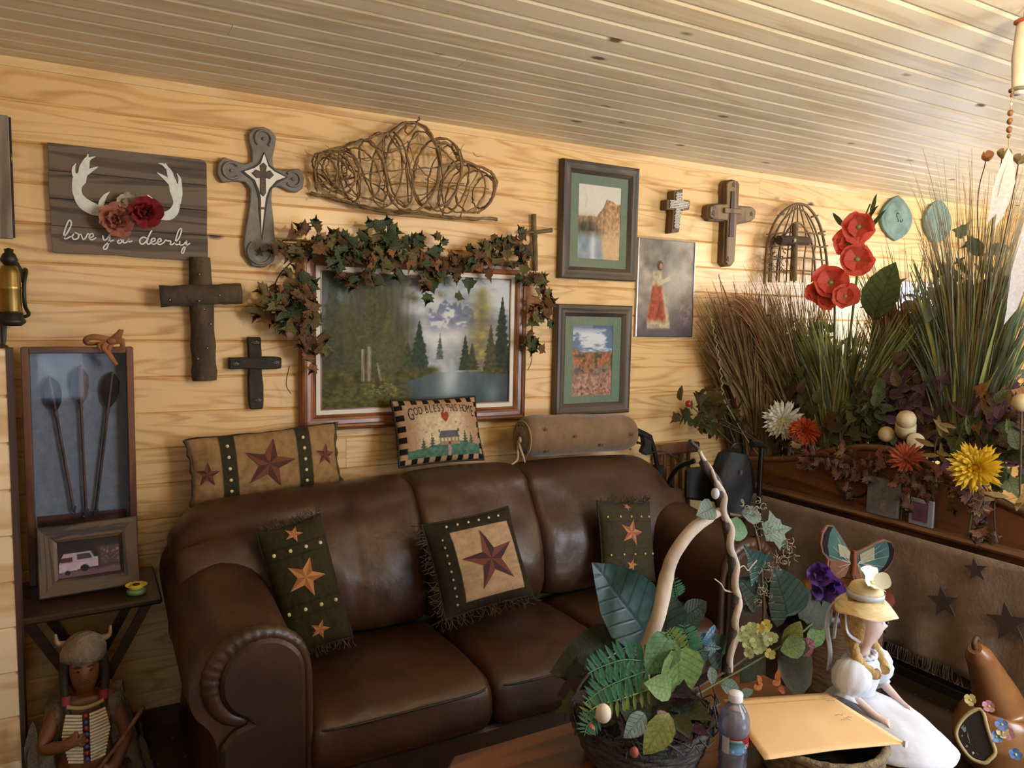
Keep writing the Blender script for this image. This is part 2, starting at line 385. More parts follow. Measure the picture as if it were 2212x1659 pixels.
for i in range(18):
    z = bw*(i+.5); z0, z1 = bw*i, bw*(i+1)
    cut = [2.85, .95, 3.9, -.4, 2.2, 3.3][i % 6]
    if z1 <= WZ0 or z0 >= WZ1: segs = [(XL, cut), (cut, XR)]
    else: segs = [(XL, 2.1 if i % 2 else 3.0), (2.1 if i % 2 else 3.0, WX0), (WX1, XR)]
    for a, b in segs: plank(wall_back, a, b, z, bw, PINE, 'w')
mb = MB(); mb.box((XL, .019, 0), (WX0, .12, HC)).box((WX1, .019, 0), (XR, .12, HC)).box((WX0, .019, 0), (WX1, .12, 8*bw)).box((WX0, .019, 14*bw), (WX1, .12, HC))
mb.build('backing_board', TRIMW, wall_back)
wb = struct('window_1', (WX0, 0, WZ0)); WH = MB()
z0w, z1w = 8*bw, 14*bw
mb = MB(); mb.box((WX0-.06, -.015, z0w-.06), (WX0, .02, z1w+.06)).box((WX1, -.015, z0w-.06), (WX1+.06, .02, z1w+.06)).box((WX0, -.015, z1w), (WX1, .02, z1w+.06)).box((WX0-.03, -.05, z0w-.05), (WX1+.03, .02, z0w))
mb.build('window_casing', TRIMW, wb)
mb = MB(); fr = plain('white_sash', '#e8e6e0', .4)
for a in (WX0, (WX0+WX1)/2-.02, WX1-.04): mb.box((a, .03, z0w), (a+.04, .06, z1w))
for a in (z0w, (z0w+z1w)/2-.015, z1w-.04): mb.box((WX0, .031, a), (WX1, .059, a+.035))
mb.build('sash', fr, wb)
mb = MB(); mb.box((WX0, .043, z0w), (WX1, .047, z1w)); mb.build('pane', plain('window_glass_sheet', '#ffffff', .02, trans=1, ior=1.02), wb)

ceiling = struct('ceiling', (0, 0, HC))
cw = .1
for i in range(40):
    y = -cw*(i+.5); cut = [1.1, 4.0, -.3, 2.6, .4, 3.4, 5.1][(i*3) % 7]
    for a, b in ((XL, cut), (cut, XR)): plank(ceiling, a, b, y, cw, PINEC, 'c')
MB().box((XL, YF, HC+.019), (XR, .12, HC+.08)).build('ceiling_backing', TRIMW, ceiling)
tr = MB(); tr.prism([(0, 0), (-.016, 0), (-.016, -.010), (-.006, -.028), (0, -.028)], XL, XR, lambda a, b, t: (t, a, HC+b)); tag(tr.build('trim_1', TRIMW), kind='structure')
fl = MB(); fl.box((XL, YF, -.05), (XR, .12, 0)); tag(fl.build('floor', DARKFL), kind='structure')
bb = MB(); bb.box((XL, -.014, 0), (XR, 0, .07)); tag(bb.build('baseboard_back', mott('dark_trim', '#3a2617', '#52371f', 10, .5, (.2, 1, 1))), kind='structure')
SIDEW = wood('pine_side_wall', '#dcb982', '#cfa468', '#ab7a42', 'y', 12, .5, .1)
wl = MB(); wl.box((XL-.1, YF, 0), (XL, .12, HC)); tag(wl.build('wall_left', SIDEW), kind='structure')
wr = MB()
for a in (((XR, YF, 0), (XR+.1, .12, .85)), ((XR, YF, 2.1), (XR+.1, .12, HC)), ((XR, YF, .85), (XR+.1, -3.05, 2.1)), ((XR, -1.5, .85), (XR+.1, .12, 2.1))): wr.box(*a)
tag(wr.build('wall_right', SIDEW), kind='structure')
wf = MB(); F0, F1 = YF-.1, YF
for a in (((XL, F0, 0), (-.35, F1, HC)), ((.05, F0, 0), (2.15, F1, HC)), ((3.55, F0, 0), (XR, F1, HC)), ((-.35, F0, 0), (.05, F1, .85)), ((-.35, F0, 2.15), (.05, F1, HC)), ((2.15, F0, 0), (3.55, F1, .8)), ((2.15, F0, 2.1), (3.55, F1, HC))): wf.box(*a)
tag(wf.build('wall_front', TRIMW), kind='structure')
# half-height partition at the left edge
wp = struct('wall_partition', (-.5, -.55, 0))
PLAINP = wood('pine_partition', '#e6cda6', '#dcbd90', '#c09b66', 'x', 13, .5, .1, rnd=.08)
for i in range(11):
    o = plank(wp, -.55, .0, 0, bw, PLAINP, 'w') if i == 0 else link('plank', PM[(.55, bw, 'w')], wp)
    o.location = (.040, 0, bw*(i+.5))
mb = MB(); mb.box((-1.0, -.53, 0), (-.187, -.465, 11*bw)); mb.build('partition_core', mott('dark_stain', '#33221a', '#4a3324', 9, .5, (1, 1, .15)), wp)
mb = MB(); mb.box((-.186, -.552, 0), (-.174, -.462, 11*bw+.0)); mb.build('corner_post', MATS['dark_stain'], wp)
# ceiling light fixtures out of view, their bowls added to cut downward light
for k, (x, y) in enumerate(LAMPS):
    t = thing('ceiling_light', ['brass ceiling uplight bowl nearer the camera', 'brass ceiling uplight bowl by the right wall'][k], 'lamp', (x, y, HC), group='ceiling lights')
    Mx = Matrix.Translation((x, y, 0)); BRS = plain('brass', '#b08d4a', .3, 1)
    mb = MB(); mb.lathe([(.0, HC-.03), (.07, HC-.025), (.075, HC)], 20, Mx); mb.build('canopy', BRS, t)
    for a in (0, 2.1, 4.2): mb = MB(); mb.tube([(x+.05*cos(a), y+.05*sin(a), HC-.02), (x+.155*cos(a), y+.155*sin(a), 2.083)], .003, 6); mb.build('chain', BRS, t)
    mb = MB(); mb.lathe([(0, 2.038), (.07, 2.048), (.125, 2.063), (.16, 2.083), (.163, 2.083), (.128, 2.058), (.07, 2.040), (0, 2.030)], 32, Mx); mb.build('bowl', BRS, t)  # added light-blocking bowl, rim height sets how far down the lamp reaches
    mb = MB(); mb.lathe([(0, 2.038), (.02, 2.038), (.02, 2.098), (0, 2.098)], 12, Mx); mb.build('socket', BRS, t)
# ================================================================ things on the back wall
def wp_(pts, Y, sc=1, ox=0, oy=0):
    """photo points of a wall-hung outline -> true (x, z) on the plane y = Y"""
    out = []
    for a, b in pts: q = onY(ox+a/sc, oy+b/sc, Y); out.append((q.x, q.z))
    return out
WFN = lambda u, v, t: (u, t, v)
def place_loc(x, z, y=0): return (x, y, z)
# ---- leaf and petal meshes
LEAFM = {}
def leaf_mesh(kind, mat, size=1.0):
    key = (kind, mat.name)
    if key in LEAFM: return LEAFM[key]
    if kind == 'maple':
        pts = [(0, 0), (.10, .04), (.30, -.02), (.24, .12), (.48, .22), (.36, .32), (.52, .52), (.28, .46), (.22, .62), (.12, .58), (0, 1.0)]
    elif kind == 'ivy':
        pts = [(0, 0), (.22, -.04), (.26, .14), (.50, .20), (.30, .42), (.24, .58), (.12, .62), (0, 1.0)]
    elif kind == 'oval':
        pts = [(0, 0), (.14, .08), (.27, .24), (.33, .45), (.27, .68), (.14, .87), (0, 1.0)]
    elif kind == 'heart':
        pts = [(0, .05), (.14, 0), (.34, .10), (.44, .32), (.38, .56), (.22, .80), (0, 1.0)]
    elif kind == 'lance':
        pts = [(0, 0), (.06, .10), (.12, .35), (.11, .6), (.06, .85), (0, 1.0)]
    else: pts = [(0, 0), (.08, .06), (.26, .35), (.30, .62), (.20, .86), (0, .97)]
    vs = []; fs = []
    # two halves with a folded midrib and a drooping tip
    def z_(x, y): return abs(x)*.32-.20*y*y+.02*sin(9*y)
    n = len(pts)
    for sgn in (1, -1):
        k = len(vs)
        vs += [(sgn*x, y, z_(x, y)) for x, y in pts]+[(0, y, z_(0, y)) for x, y in pts]
        for i in range(n-1):
            f = (k+i, k+i+1, k+n+i+1, k+n+i); fs.append(f if sgn < 0 else f[::-1])
    mb = MB(); mb.add(vs, fs, True); me = mb.mesh('leaf', mat, weld=1e-4, recalc=False)
    # a stalk and a thin lower skin give the leaf its thickness
    LEAFM[key] = me; return me
def put_leaf(parent, me, pos, dirv, up, size, name='leaf'):
    """local y along dirv, local z towards up"""
    y = Vector(dirv).normalized(); z = Vector(up); z = z-y*z.dot(y)
    if z.length < 1e-4: z = y.orthogonal()
    z.normalize(); x = y.cross(z)
    m = Matrix((x*size, y*size, z*size)).transposed().to_4x4(); m.translation = Vector(pos)
    return link(name, me, parent, m)
def rv(a=1): return Vector((random.uniform(-a, a), random.uniform(-a, a), random.uniform(-a, a)))
L_GREEN = mott('leaf_dark_green', '#323f24', '#4d5c32', 18, .6, rnd=.3)
L_OLIVE = mott('leaf_olive', '#5c552c', '#7a6e40', 18, .65, rnd=.3)
L_BROWN = mott('leaf_brown', '#5a4026', '#7d5a36', 18, .7, rnd=.3)
L_RUST = mott('leaf_rust', '#8a5836', '#a8744a', 18, .7, rnd=.25)
L_TAN = mott('leaf_tan', '#8f7347', '#a98d5e', 18, .7, rnd=.2)
def petal_mesh(mat, wide=.45, curl=.25, frill=.0, tip=1.0):
    key = ('petal', mat.name, wide, curl, frill, tip)
    if key in LEAFM: return LEAFM[key]
    P = []
    for i in range(6):
        v = i/5; row = []
        w = wide*(sin(PI*min(1, v*.62+.12))**.8)*(tip if i == 5 else 1)
        for j in range(5):
            a = -1+2*j/4; row.append((a*w, v*(1-.10*a*a*(v > .9)), curl*v*v-.12*curl*a*a*1.5+frill*sin(5*a+3*v)*v*.12))
        P.append(row)
    mb = MB(); mb.grid(P); me = mb.mesh('petal', mat, recalc=False); LEAFM[key] = me; return me
def bloom(parent, c, nrm, R_, rings, core=None, core_r=.2, name='flower', pm=None, top=False, label=None, cat=None, group=None, jit=.12, pname='petal'):
    """flower head: a core mesh with petals round it; rings = (count, length, tilt deg, petal mesh)"""
    n = Vector(nrm).normalized(); a = n.orthogonal().normalized(); b = n.cross(a)
    m = Matrix((a, b, n)).transposed().to_4x4(); m.translation = Vector(c)
    mb = MB(); mb.ball((0, 0, .03*R_), (R_*core_r, R_*core_r, R_*core_r*.7), 10, 6)
    o = link(name, mb.mesh(name, core), parent, m)
    if top: tag(o, label, cat, group)
    for cnt, ln, tilt, pm_ in rings:
        off = random.random()*6
        for k in range(cnt):
            an = off+2*PI*k/cnt+random.uniform(-jit, jit); t = rad(tilt+random.uniform(-8, 8)); d = a*cos(an)+b*sin(an)
            dirv = d*cos(t)+n*sin(t); up = n*cos(t)-d*sin(t)
            put_leaf(o, pm_, Vector(c)+d*R_*core_r*.5, dirv, up, R_*ln*random.uniform(.9, 1.08), pname)
    return o

# ---- plank sign with antlers
Y1 = -.026
tl, br = onY(102, 307, Y1), onY(448, 558, Y1)
sx0, sx1, sz0, sz1 = tl.x, onY(447, 400, Y1).x, onY(112, 546, Y1).z, tl.z
sign = thing('plank_sign', 'weathered dark plank sign with white antlers, flowers and script lettering', 'sign', ((sx0+sx1)/2, 0, sz0))
SGNW = wood('sign_wood', '#6b5c4e', '#574a3e', '#3a3028', 'x', 22, .75, 0, rnd=.16)
hh = (sz1-sz0)/4
for i in range(4):
    z0 = sz0+hh*i+.0006; z1 = sz0+hh*(i+1)-.0006; dy = [.0, .0012, -.0008, .0005][i]
    poly = [(sx0+.003*(i % 2), z0), (sx1-.002*(i % 2), z0+(.004 if i == 0 else 0)), (sx1, z1), (sx0, z1)]
    if i == 3: poly = [poly[0], (sx1, z0), (sx1, z1-.016), (sx1-.006, z1-.006), (sx1-.02, z1), (sx0, z1)]
    if i == 0: poly = [(sx0+.006, z0+.004), (sx0+.012, z0), (sx0+.20, z0+.003), (sx0+.3, z0-.002), (sx1, z0-.002), (sx1, z1), (sx0, z1)]
    mb = MB(); mb.prism(poly, Y1+dy, -.006, WFN); mb.build('board', SGNW, sign, bevel=.0012)
WPAINT = mott('white_paint', '#cfd3cc', '#e2e4dc', 60, .8)
C1 = lambda pts: wp_(pts, Y1, 3.2529, 0, 240)
def motif(strokes, name, mat, k=1.0):
    mb = MB()
    for pts, w in strokes:
        ww = [q/3.2529/585*k*(1.3 if name == 'antler' else 1.1) for q in w]
        strip(mb, spl2(C1(pts), 4), ww, WFN, Y1-.0020-.00012*len(mb.v)/40, 0)
    return mb.build(name, mat, sign, recalc=False)
antL = [([(745, 712), (660, 690), (590, 650), (548, 590), (540, 530), (560, 480), (590, 430), (610, 370), (618, 302)], [40, 62, 60, 40, 44, 60, 34, 26, 4]),
        ([(612, 365), (630, 335), (672, 320)], [18, 14, 3]), ([(562, 445), (572, 395), (600, 345), (618, 325)], [14, 18, 16, 10]),
        ([(585, 450), (630, 420), (688, 392)], [26, 22, 3]), ([(545, 500), (520, 440), (518, 400), (534, 368)], [24, 18, 14, 3]),
        ([(700, 700), (715, 640), (740, 595), (770, 568)], [26, 26, 16, 3]), ([(530, 600), (522, 540), (520, 470)], [14, 18, 14]), ([(545, 490), (555, 450), (552, 425)], [12, 12, 4])]
antR = [([(1110, 738), (1180, 735), (1225, 700), (1240, 640), (1225, 560), (1212, 500), (1192, 440), (1160, 365)], [34, 50, 44, 30, 46, 40, 26, 4]),
        ([(1170, 400), (1145, 375), (1113, 368)], [16, 12, 3]), ([(1210, 520), (1165, 475), (1103, 432)], [26, 22, 3]),
        ([(1225, 560), (1258, 520), (1262, 475), (1242, 438)], [24, 18, 14, 3]), ([(1255, 650), (1268, 580), (1268, 500)], [20, 20, 12]),
        ([(1085, 690), (1075, 640), (1055, 610), (1036, 588)], [26, 22, 14, 3]), ([(1220, 500), (1205, 440), (1185, 400)], [14, 16, 8])]
motif(antL, 'antler', WPAINT); motif(antR, 'antler', WPAINT)
let = [([(442, 890), (470, 860), (500, 800), (496, 770), (480, 775), (458, 830), (448, 880), (462, 897), (500, 880)], [8]),
       ([(525, 858), (508, 880), (520, 902), (548, 893), (552, 868), (532, 856), (520, 862)], [8]), ([(552, 870), (570, 868), (584, 902), (602, 890), (616, 862), (626, 868)], [8]),
       ([(628, 890), (655, 880), (652, 862), (634, 866), (626, 890), (645, 905), (676, 890)], [8]),
       ([(722, 872), (728, 905), (750, 900), (772, 868), (768, 910), (752, 960), (735, 972), (728, 955), (760, 925), (800, 905)], [8]),
       ([(838, 905), (825, 920), (840, 930), (858, 915), (845, 902)], [8]), ([(866, 903), (868, 925), (890, 922), (904, 900), (905, 920), (930, 912)], [8]),
       ([(1034, 896), (1008, 886), (984, 902), (984, 926), (1004, 934), (1030, 912), (1040, 893)], [9]), ([(1066, 838), (1050, 868), (1034, 905), (1034, 930), (1048, 934), (1062, 922)], [9]),
       ([(1062, 922), (1088, 910), (1084, 894), (1066, 900), (1062, 925), (1082, 936), (1105, 922)], [8]),
       ([(1105, 924), (1132, 912), (1126, 896), (1110, 904), (1106, 928), (1124, 938), (1150, 925)], [8]),
       ([(1150, 925), (1165, 905), (1172, 912), (1200, 915), (1195, 935), (1210, 938), (1228, 925)], [8]),
       ([(1226, 930), (1258, 890), (1275, 838), (1266, 826), (1250, 850), (1234, 905), (1236, 938), (1258, 935)], [8]),
       ([(1262, 912), (1264, 940), (1288, 938), (1312, 912), (1300, 960), (1286, 998), (1274, 992), (1288, 960), (1336, 928)], [8])]
motif(let, 'lettering', WPAINT)
PK = mott('petal_dusty_pink', '#a8604c', '#c98a74', 14, .8); RD = mott('petal_deep_red', '#7d1a1c', '#a52a2b', 14, .8); CRM = mott('petal_cream', '#b9ae93', '#d6cdb4', 20, .8)
YC = Y1-.004
q = onY(252, 476, YC-.02); bloom(sign, q, (.05, -1, .05), .060, [(9, 1.0, 15, petal_mesh(PK, .42, .2, 1)), (8, .78, 40, petal_mesh(PK, .42, .35, 1)), (6, .5, 65, petal_mesh(PK, .45, .4, 1))], plain('pinkcore', '#7a4434', .8), .22, 'silk_flower')
q = onY(313, 458, YC-.02); bloom(sign, q, (.1, -1, .0), .056, [(8, 1.0, 15, petal_mesh(RD, .46, .2, 1)), (7, .75, 42, petal_mesh(RD, .46, .35, 1)), (5, .5, 65, petal_mesh(RD, .5, .4, 1))], plain('redcore', '#4a1412', .8), .22, 'silk_flower')
q = onY(274, 440, YC-.012); bloom(sign, q, (0, -1, .3), .036, [(9, .9, 25, petal_mesh(CRM, .4, .3, 1)), (7, .6, 60, petal_mesh(CRM, .4, .3, 1))], CRM, .4, 'silk_flower')

# ---- grey cross with horseshoes
Y2 = -.03
C1b = lambda pts, Y=Y2: wp_(pts, Y, 3.2529, 0, 240)
cr = [(1745, 160), (1790, 115), (1850, 108), (1900, 130), (1943, 180), (1935, 240), (1915, 330), (1922, 395), (1990, 415), (2060, 405), (2110, 405), (2138, 470), (2130, 540), (2090, 570), (2040, 565), (1960, 525), (1915, 535), (1908, 620), (1925, 780), (1935, 950), (1930, 1050), (1860, 1098), (1780, 1090), (1720, 1010), (1712, 930), (1730, 800), (1755, 650), (1760, 545), (1720, 495), (1640, 490), (1560, 500), (1525, 440), (1530, 370), (1570, 320), (1640, 345), (1720, 370), (1770, 352), (1770, 280), (1755, 220)]
qb = onY(560, 578, 0)
gc = thing('horseshoe_cross', 'grey lobed cast cross with horseshoe ends and white star inlay', 'cross', (qb.x, 0, qb.z))
GREYC = mott('cast_grey', '#6a655c', '#827c70', 25, .6, bump=.25, bscale=60)
mb = MB(); mb.prism([(u, v) for u, v in C1b(cr)], Y2, -.002, WFN); mb.build('cross_body', GREYC, gc, bevel=.004)
wst = [(1855, 300), (1885, 390), (1925, 425), (2005, 465), (1940, 490), (1890, 545), (1866, 610), (1856, 690), (1836, 870), (1832, 690), (1832, 610), (1815, 545), (1790, 485), (1715, 425), (1790, 400), (1830, 370)]
dst = [(1855, 285), (1895, 380), (1935, 415), (2025, 465), (1950, 505), (1903, 555), (1882, 620), (1870, 700), (1842, 905), (1818, 700), (1816, 620), (1800, 555), (1775, 490), (1690, 425), (1780, 390), (1818, 365)]
mb = MB(); mb.prism(C1b(dst, Y2), Y2-.003, Y2+.002, WFN); mb.build('inlay_border', plain('black_border', '#2a2422', .6), gc)
mb = MB(); mb.prism(C1b(wst, Y2), Y2-.005, Y2, WFN); mb.build('white_inlay', plain('inlay_white', '#e6dfd0', .5), gc)
sc_ = [(1825, 385), (1850, 365), (1872, 388), (1866, 430), (1895, 418), (1922, 452), (1892, 480), (1864, 470), (1866, 580), (1848, 602), (1825, 580), (1828, 470), (1800, 472), (1768, 440), (1795, 412), (1830, 428)]
mb = MB(); mb.prism(C1b(sc_, Y2), Y2-.010, Y2-.004, WFN); mb.build('small_cross', mott('dark_bronze', '#2f2721', '#493d33', 40, .45, metal=.4), gc, bevel=.001)
mb = MB()
for k in range(5):
    q = onY(1848/3.2529, 240+(470+k*25)/3.2529, Y2-.0105); mb.ball(q, .0024, 8, 5)
mb.build('stud_row', plain('stud_silver', '#c9c2b4', .3, 1), gc)
mb = MB(); mb.box((onY(1846/3.2529, 500, Y2).x-.012, Y2-.009, onY(569, 450.5, Y2).z-.004), (onY(1846/3.2529, 500, Y2).x+.012, Y2-.003, onY(569, 450.5, Y2).z+.004)); mb.build('tail_band', MATS['dark_bronze'], gc)
for (cx, cy, r0, op) in ((1850, 195, 55, -90), (1625, 418, 55, 0), (2058, 478, 52, 180), (1825, 990, 82, 90)):
    c = onY(cx/3.2529, 240+cy/3.2529, Y2-.001); r = r0/3.2529/570
    P = [Vector((c.x+r*cos(rad(op+40+280*k/16)), Y2-.003, c.z+r*sin(rad(op+40+280*k/16)))) for k in range(17)]
    mb = MB(); mb.tube(P, .0075, 8, flat=.7); mb.build('horseshoe', GREYC, gc)
    if op != 90: mb = MB(); mb.ball((c.x, Y2-.002, c.z), .0065, 10, 6); mb.build('stud', GREYC, gc)
    else: mb = MB(); mb.prism(star_pts(c.x, c.z, .020), Y2-.005, Y2, WFN); mb.build('star', plain('dark_star', '#3b302a', .6), gc)

# ---- bark cross with tacks
BARK = mott('bark', '#2d231a', '#5b4a35', 9, .9, (1, 1, .6), bump=1.0, bscale=30)
BARKC = mott('bark_cut_end', '#8a6a42', '#a3835a', 12, .8)
def half_log(A, B, w0, w1, depth, y0, seed):
    """half-round split log lying flat on the wall between A and B (x, z)"""
    rn = random.Random(seed); A = Vector((A[0], 0, A[1])); B = Vector((B[0], 0, B[1])); d = (B-A).normalized(); q = Vector((d.z, 0, -d.x)); P = []
    n = 14
    for i in range(n+1):
        t = i/n; c = A.lerp(B, t); w = (w0+(w1-w0)*t)*(1+rn.uniform(-.06, .06)); row = []
        for k in range(9):
            a = PI*k/8; row.append(c+q*(-cos(a)*w/2)+Vector((0, y0-sin(a)*depth*(1+rn.uniform(-.12, .12)), 0)))
        P.append(row)
    mb = MB(); mb.grid(P); n2 = len(P[0])
    mb.add(P[0]+P[-1], [tuple(range(n2)), tuple(range(n2, 2*n2))[::-1]], False)
    mb.add([r_[0] for r_ in P]+[r_[-1] for r_ in P], [(i, i+1, n+2+i, n+1+i) for i in range(n)], False)
    return mb
a, b = onY(432, 556, -.04), onY(443, 822, -.04); c, d = onY(346, 640, -.07), onY(522, 634, -.07)
t = thing('bark_cross', 'large cross of dark bark-covered split logs with bright tacks', 'cross', (b.x, 0, b.z))
half_log((b.x, b.z), (a.x, a.z), .090, .078, .040, -.0295, 1).build('upright_log', BARK, t)
half_log((c.x, c.z), (d.x, d.z), .076, .076, .030, -.060, 2).build('crossbar_log', BARK, t)
TACK = plain('tack_silver', '#d8d2c4', .2, 1)
for (x, y) in ((431, 593), (367, 648), (430, 650), (475, 638), (455, 700), (448, 752), (441, 668), (428, 775)):
    q = onY(x, y, -.092 if 600 < y < 660 else -.071); mb = MB(); mb.ball(q, .0035, 8, 5); mb.build('tack', TACK, t)
# ---- small dark cross with wire knots
IRON = mott('dark_rust_wood', '#211a14', '#3a2e22', 20, .8, bump=.5)
C5 = lambda pts, Y=-.035: wp_(pts, Y, 3.2529, 0, 680)
a, b = C5([(1790, 158), (1805, 665)]); c, d = C5([(1610, 342), (1978, 338)])
t = thing('wire_cross', 'small dark wooden cross with wire knots, left of the garlanded painting', 'cross', (b[0], 0, b[1]))
for nm, A, B, w in (('upright', a, b, .052), ('crossbar', c, d, .046)):
    poly = []; A = Vector(A); B = Vector(B); dv = (B-A).normalized(); q = Vector((-dv.y, dv.x))
    rn = random.Random(4)
    n = 9; L_ = [A.lerp(B, i/n)+q*w/2*rn.uniform(.88, 1.1) for i in range(n+1)]; R2 = [A.lerp(B, i/n)-q*w/2*rn.uniform(.88, 1.1) for i in range(n+1)]
    mb = MB(); mb.prism([tuple(v) for v in L_+R2[::-1]], -.035 if nm == 'upright' else -.039, -.004, WFN); mb.build(nm, IRON, t, bevel=.004)
WIRE = plain('wire_grey', '#8e8b84', .4, .9)
for (x, y) in ((1798, 195), (1655, 345), (1940, 335), (1815, 600)):
    c = C5([(x, y)], -.045)[0]; mb = MB()
    for k in range(3):
        an = rad(20+k*62); P = [Vector((c[0]+.017*cos(an)*s_, -.042-.004*cos(4*s_+k), c[1]+.008*sin(an)*s_+.002*sin(6*s_+k))) for s_ in np.linspace(-1, 1, 9)]
        mb.tube(P, .0014, 5)
    P = [Vector((c[0]+.009*cos(u), -.043, c[1]+.005*sin(u))) for u in np.linspace(0, 2*PI, 13)[:-1]]; mb.tube(P, .0013, 5, closed=True)
    mb.build('wire_knot', WIRE, t)

# ---- grapevine wall basket
VINE = mott('vine_bark', '#6b5337', '#967850', 30, .85, bump=.6, rnd=.2)
vb = onY(880, 470, 0)
t = thing('grapevine_swag', 'open cloud-shaped tangle of twisted grapevine hung above the painting', 'wall decoration', (vb.x, 0, vb.z))
C2 = lambda x, y, Y: onY(540+x/3.2529, 230+y/3.2529, Y)
def vine(pts, r, name='vine', n=5, wob=.004, closed=False):
    P = spline([C2(x, y, Y) for x, y, Y in pts], n, closed); P = [q+rv(wob) for q in P]
    r *= .72
    mb = MB(); mb.tube(P, [r*(1+.25*sin(i*1.3)) for i in range(len(P))], 6, closed); return mb.build(name, VINE, t)
vine([(428, 612, -.03), (560, 640, -.04), (740, 690, -.05), (980, 745, -.05), (1180, 745, -.05), (1400, 780, -.04), (1560, 790, -.04), (1730, 790, -.03)], .0095, 'base_stick')
vine([(560, 640, -.05), (760, 700, -.06), (1000, 735, -.07), (1250, 760, -.06), (1480, 785, -.05)], .006)
vine([(640, 660, -.06), (850, 705, -.07), (1100, 750, -.08), (1350, 770, -.06)], .005)
outl = [(470, 585, -.04), (452, 430, -.06), (520, 330, -.08), (640, 285, -.08), (760, 243, -.08), (840, 228, -.08), (890, 190, -.08), (980, 178, -.08), (1080, 120, -.08), (1170, 118, -.08), (1250, 170, -.08), (1300, 245, -.08), (1385, 258, -.08), (1440, 320, -.08), (1480, 380, -.08), (1560, 400, -.08), (1690, 460, -.08), (1728, 550, -.07), (1700, 650, -.06), (1600, 750, -.04)]
vine(outl, .0075, n=4); vine([(x+random.uniform(-12, 12), y+random.uniform(-8, 12), Y-.012) for x, y, Y in outl[:15]], .005, n=4); vine([(x+random.uniform(-9, 9), y+random.uniform(-5, 10), Y+.014) for x, y, Y in outl[3:]], .005, n=4)
def loop(cx, cy, rx, ry, rot, Y, r):
    P = []
    for k in range(14):
        a = 2*PI*k/14; x = rx*cos(a); y = ry*sin(a); c_, s_ = cos(rad(rot)), sin(rad(rot))
        P.append((cx+x*c_-y*s_, cy+x*s_+y*c_, Y-.045*cos(a-.6)))
    vine(P, r, closed=True, n=3, wob=.003)
for q in ((1140, 430, 188, 312, 4, -.10, .0075), (1315, 470, 165, 250, 12, -.10, .0065), (870, 450, 80, 220, -18, -.09, .006), (1040, 440, 85, 270, -12, -.09, .006), (1580, 600, 130, 150, 25, -.07, .006), (600, 460, 120, 165, -40, -.08, .006), (700, 480, 70, 190, -12, -.08, .0055), (560, 420, 90, 130, -60, -.09, .0045), (1430, 560, 90, 200, 20, -.08, .0055), (1230, 450, 120, 280, -8, -.11, .005), (960, 460, 110, 250, 6, -.09, .005), (1500, 580, 150, 170, 30, -.07, .005), (640, 440, 130, 130, 10, -.08, .005), (780, 470, 120, 190, -25, -.08, .005), (1640, 600, 70, 120, 20, -.06, .005), (540, 470, 70, 110, -10, -.07, .004), (1370, 500, 110, 240, 15, -.09, .0045)): loop(*q)
for q in (((460, 540, -.08), (700, 510, -.09), (900, 460, -.11), (1140, 440, -.13), (1360, 420, -.12), (1540, 390, -.09)),
          ((470, 380, -.08), (600, 560, -.09), (780, 640, -.08), (960, 690, -.06)), ((520, 330, -.08), (700, 420, -.1), (900, 560, -.09), (1100, 700, -.06)),
          ((980, 190, -.09), (1060, 330, -.12), (1100, 470, -.12), (1110, 680, -.06)), ((840, 230, -.08), (960, 330, -.11), (1150, 260, -.12), (1300, 300, -.1)),
          ((1100, 240, -.1), (1180, 420, -.12), (1330, 540, -.12), (1520, 620, -.08)), ((1500, 400, -.08), (1400, 560, -.1), (1350, 770, -.05)), ((1620, 430, -.08), (1530, 600, -.08), (1480, 780, -.04)),
          ((1330, 280, -.1), (1340, 420, -.12), (1300, 560, -.11), (1180, 690, -.07)), ((900, 560, -.1), (1150, 540, -.13), (1500, 540, -.1)), ((500, 470, -.09), (640, 610, -.08), (760, 690, -.05)),
          ((760, 470, -.1), (760, 600, -.09), (750, 670, -.05)), ((640, 290, -.08), (680, 400, -.1), (750, 520, -.1), (770, 640, -.06)), ((1090, 120, -.08), (1110, 200, -.1), (1180, 100, -.09), (1190, 80, -.08)),
          ((940, 230, -.1), (930, 400, -.12), (945, 560, -.11), (940, 720, -.06)), ((1200, 330, -.12), (1160, 470, -.14), (1150, 600, -.12), (1190, 700, -.06)), ((1010, 640, -.1), (1200, 620, -.12), (1420, 560, -.1), (1680, 580, -.07)),
          ((570, 350, -.09), (540, 440, -.1), (600, 560, -.09), (700, 650, -.06)), ((1290, 250, -.09), (1430, 380, -.1), (1480, 520, -.1), (1380, 690, -.07)), ((600, 300, -.08), (820, 380, -.11), (1000, 310, -.12), (1190, 190, -.1))):
    vine(q, random.uniform(.0032, .0052))
mb = MB(); rn = random.Random(9)
for k in range(46):
    x, y = rn.uniform(470, 780), rn.uniform(330, 650)
    if k > 30: x, y = rn.uniform(900, 1600), rn.uniform(250, 650)
    a = C2(x, y, -.09+rn.uniform(-.02, .02)); P = [a]
    dv = Vector((rn.uniform(-1, 1), rn.uniform(-.3, .3), rn.uniform(-1, 1))).normalized()
    for s_ in range(4): dv = (dv+Vector((rn.uniform(-.6, .6), 0, rn.uniform(-.6, .6)))).normalized(); P.append(P[-1]+dv*.016)
    mb.tube(P, [.0022, .0008], 4)
tag(mb.build('twiglets', VINE, t), kind='stuff')

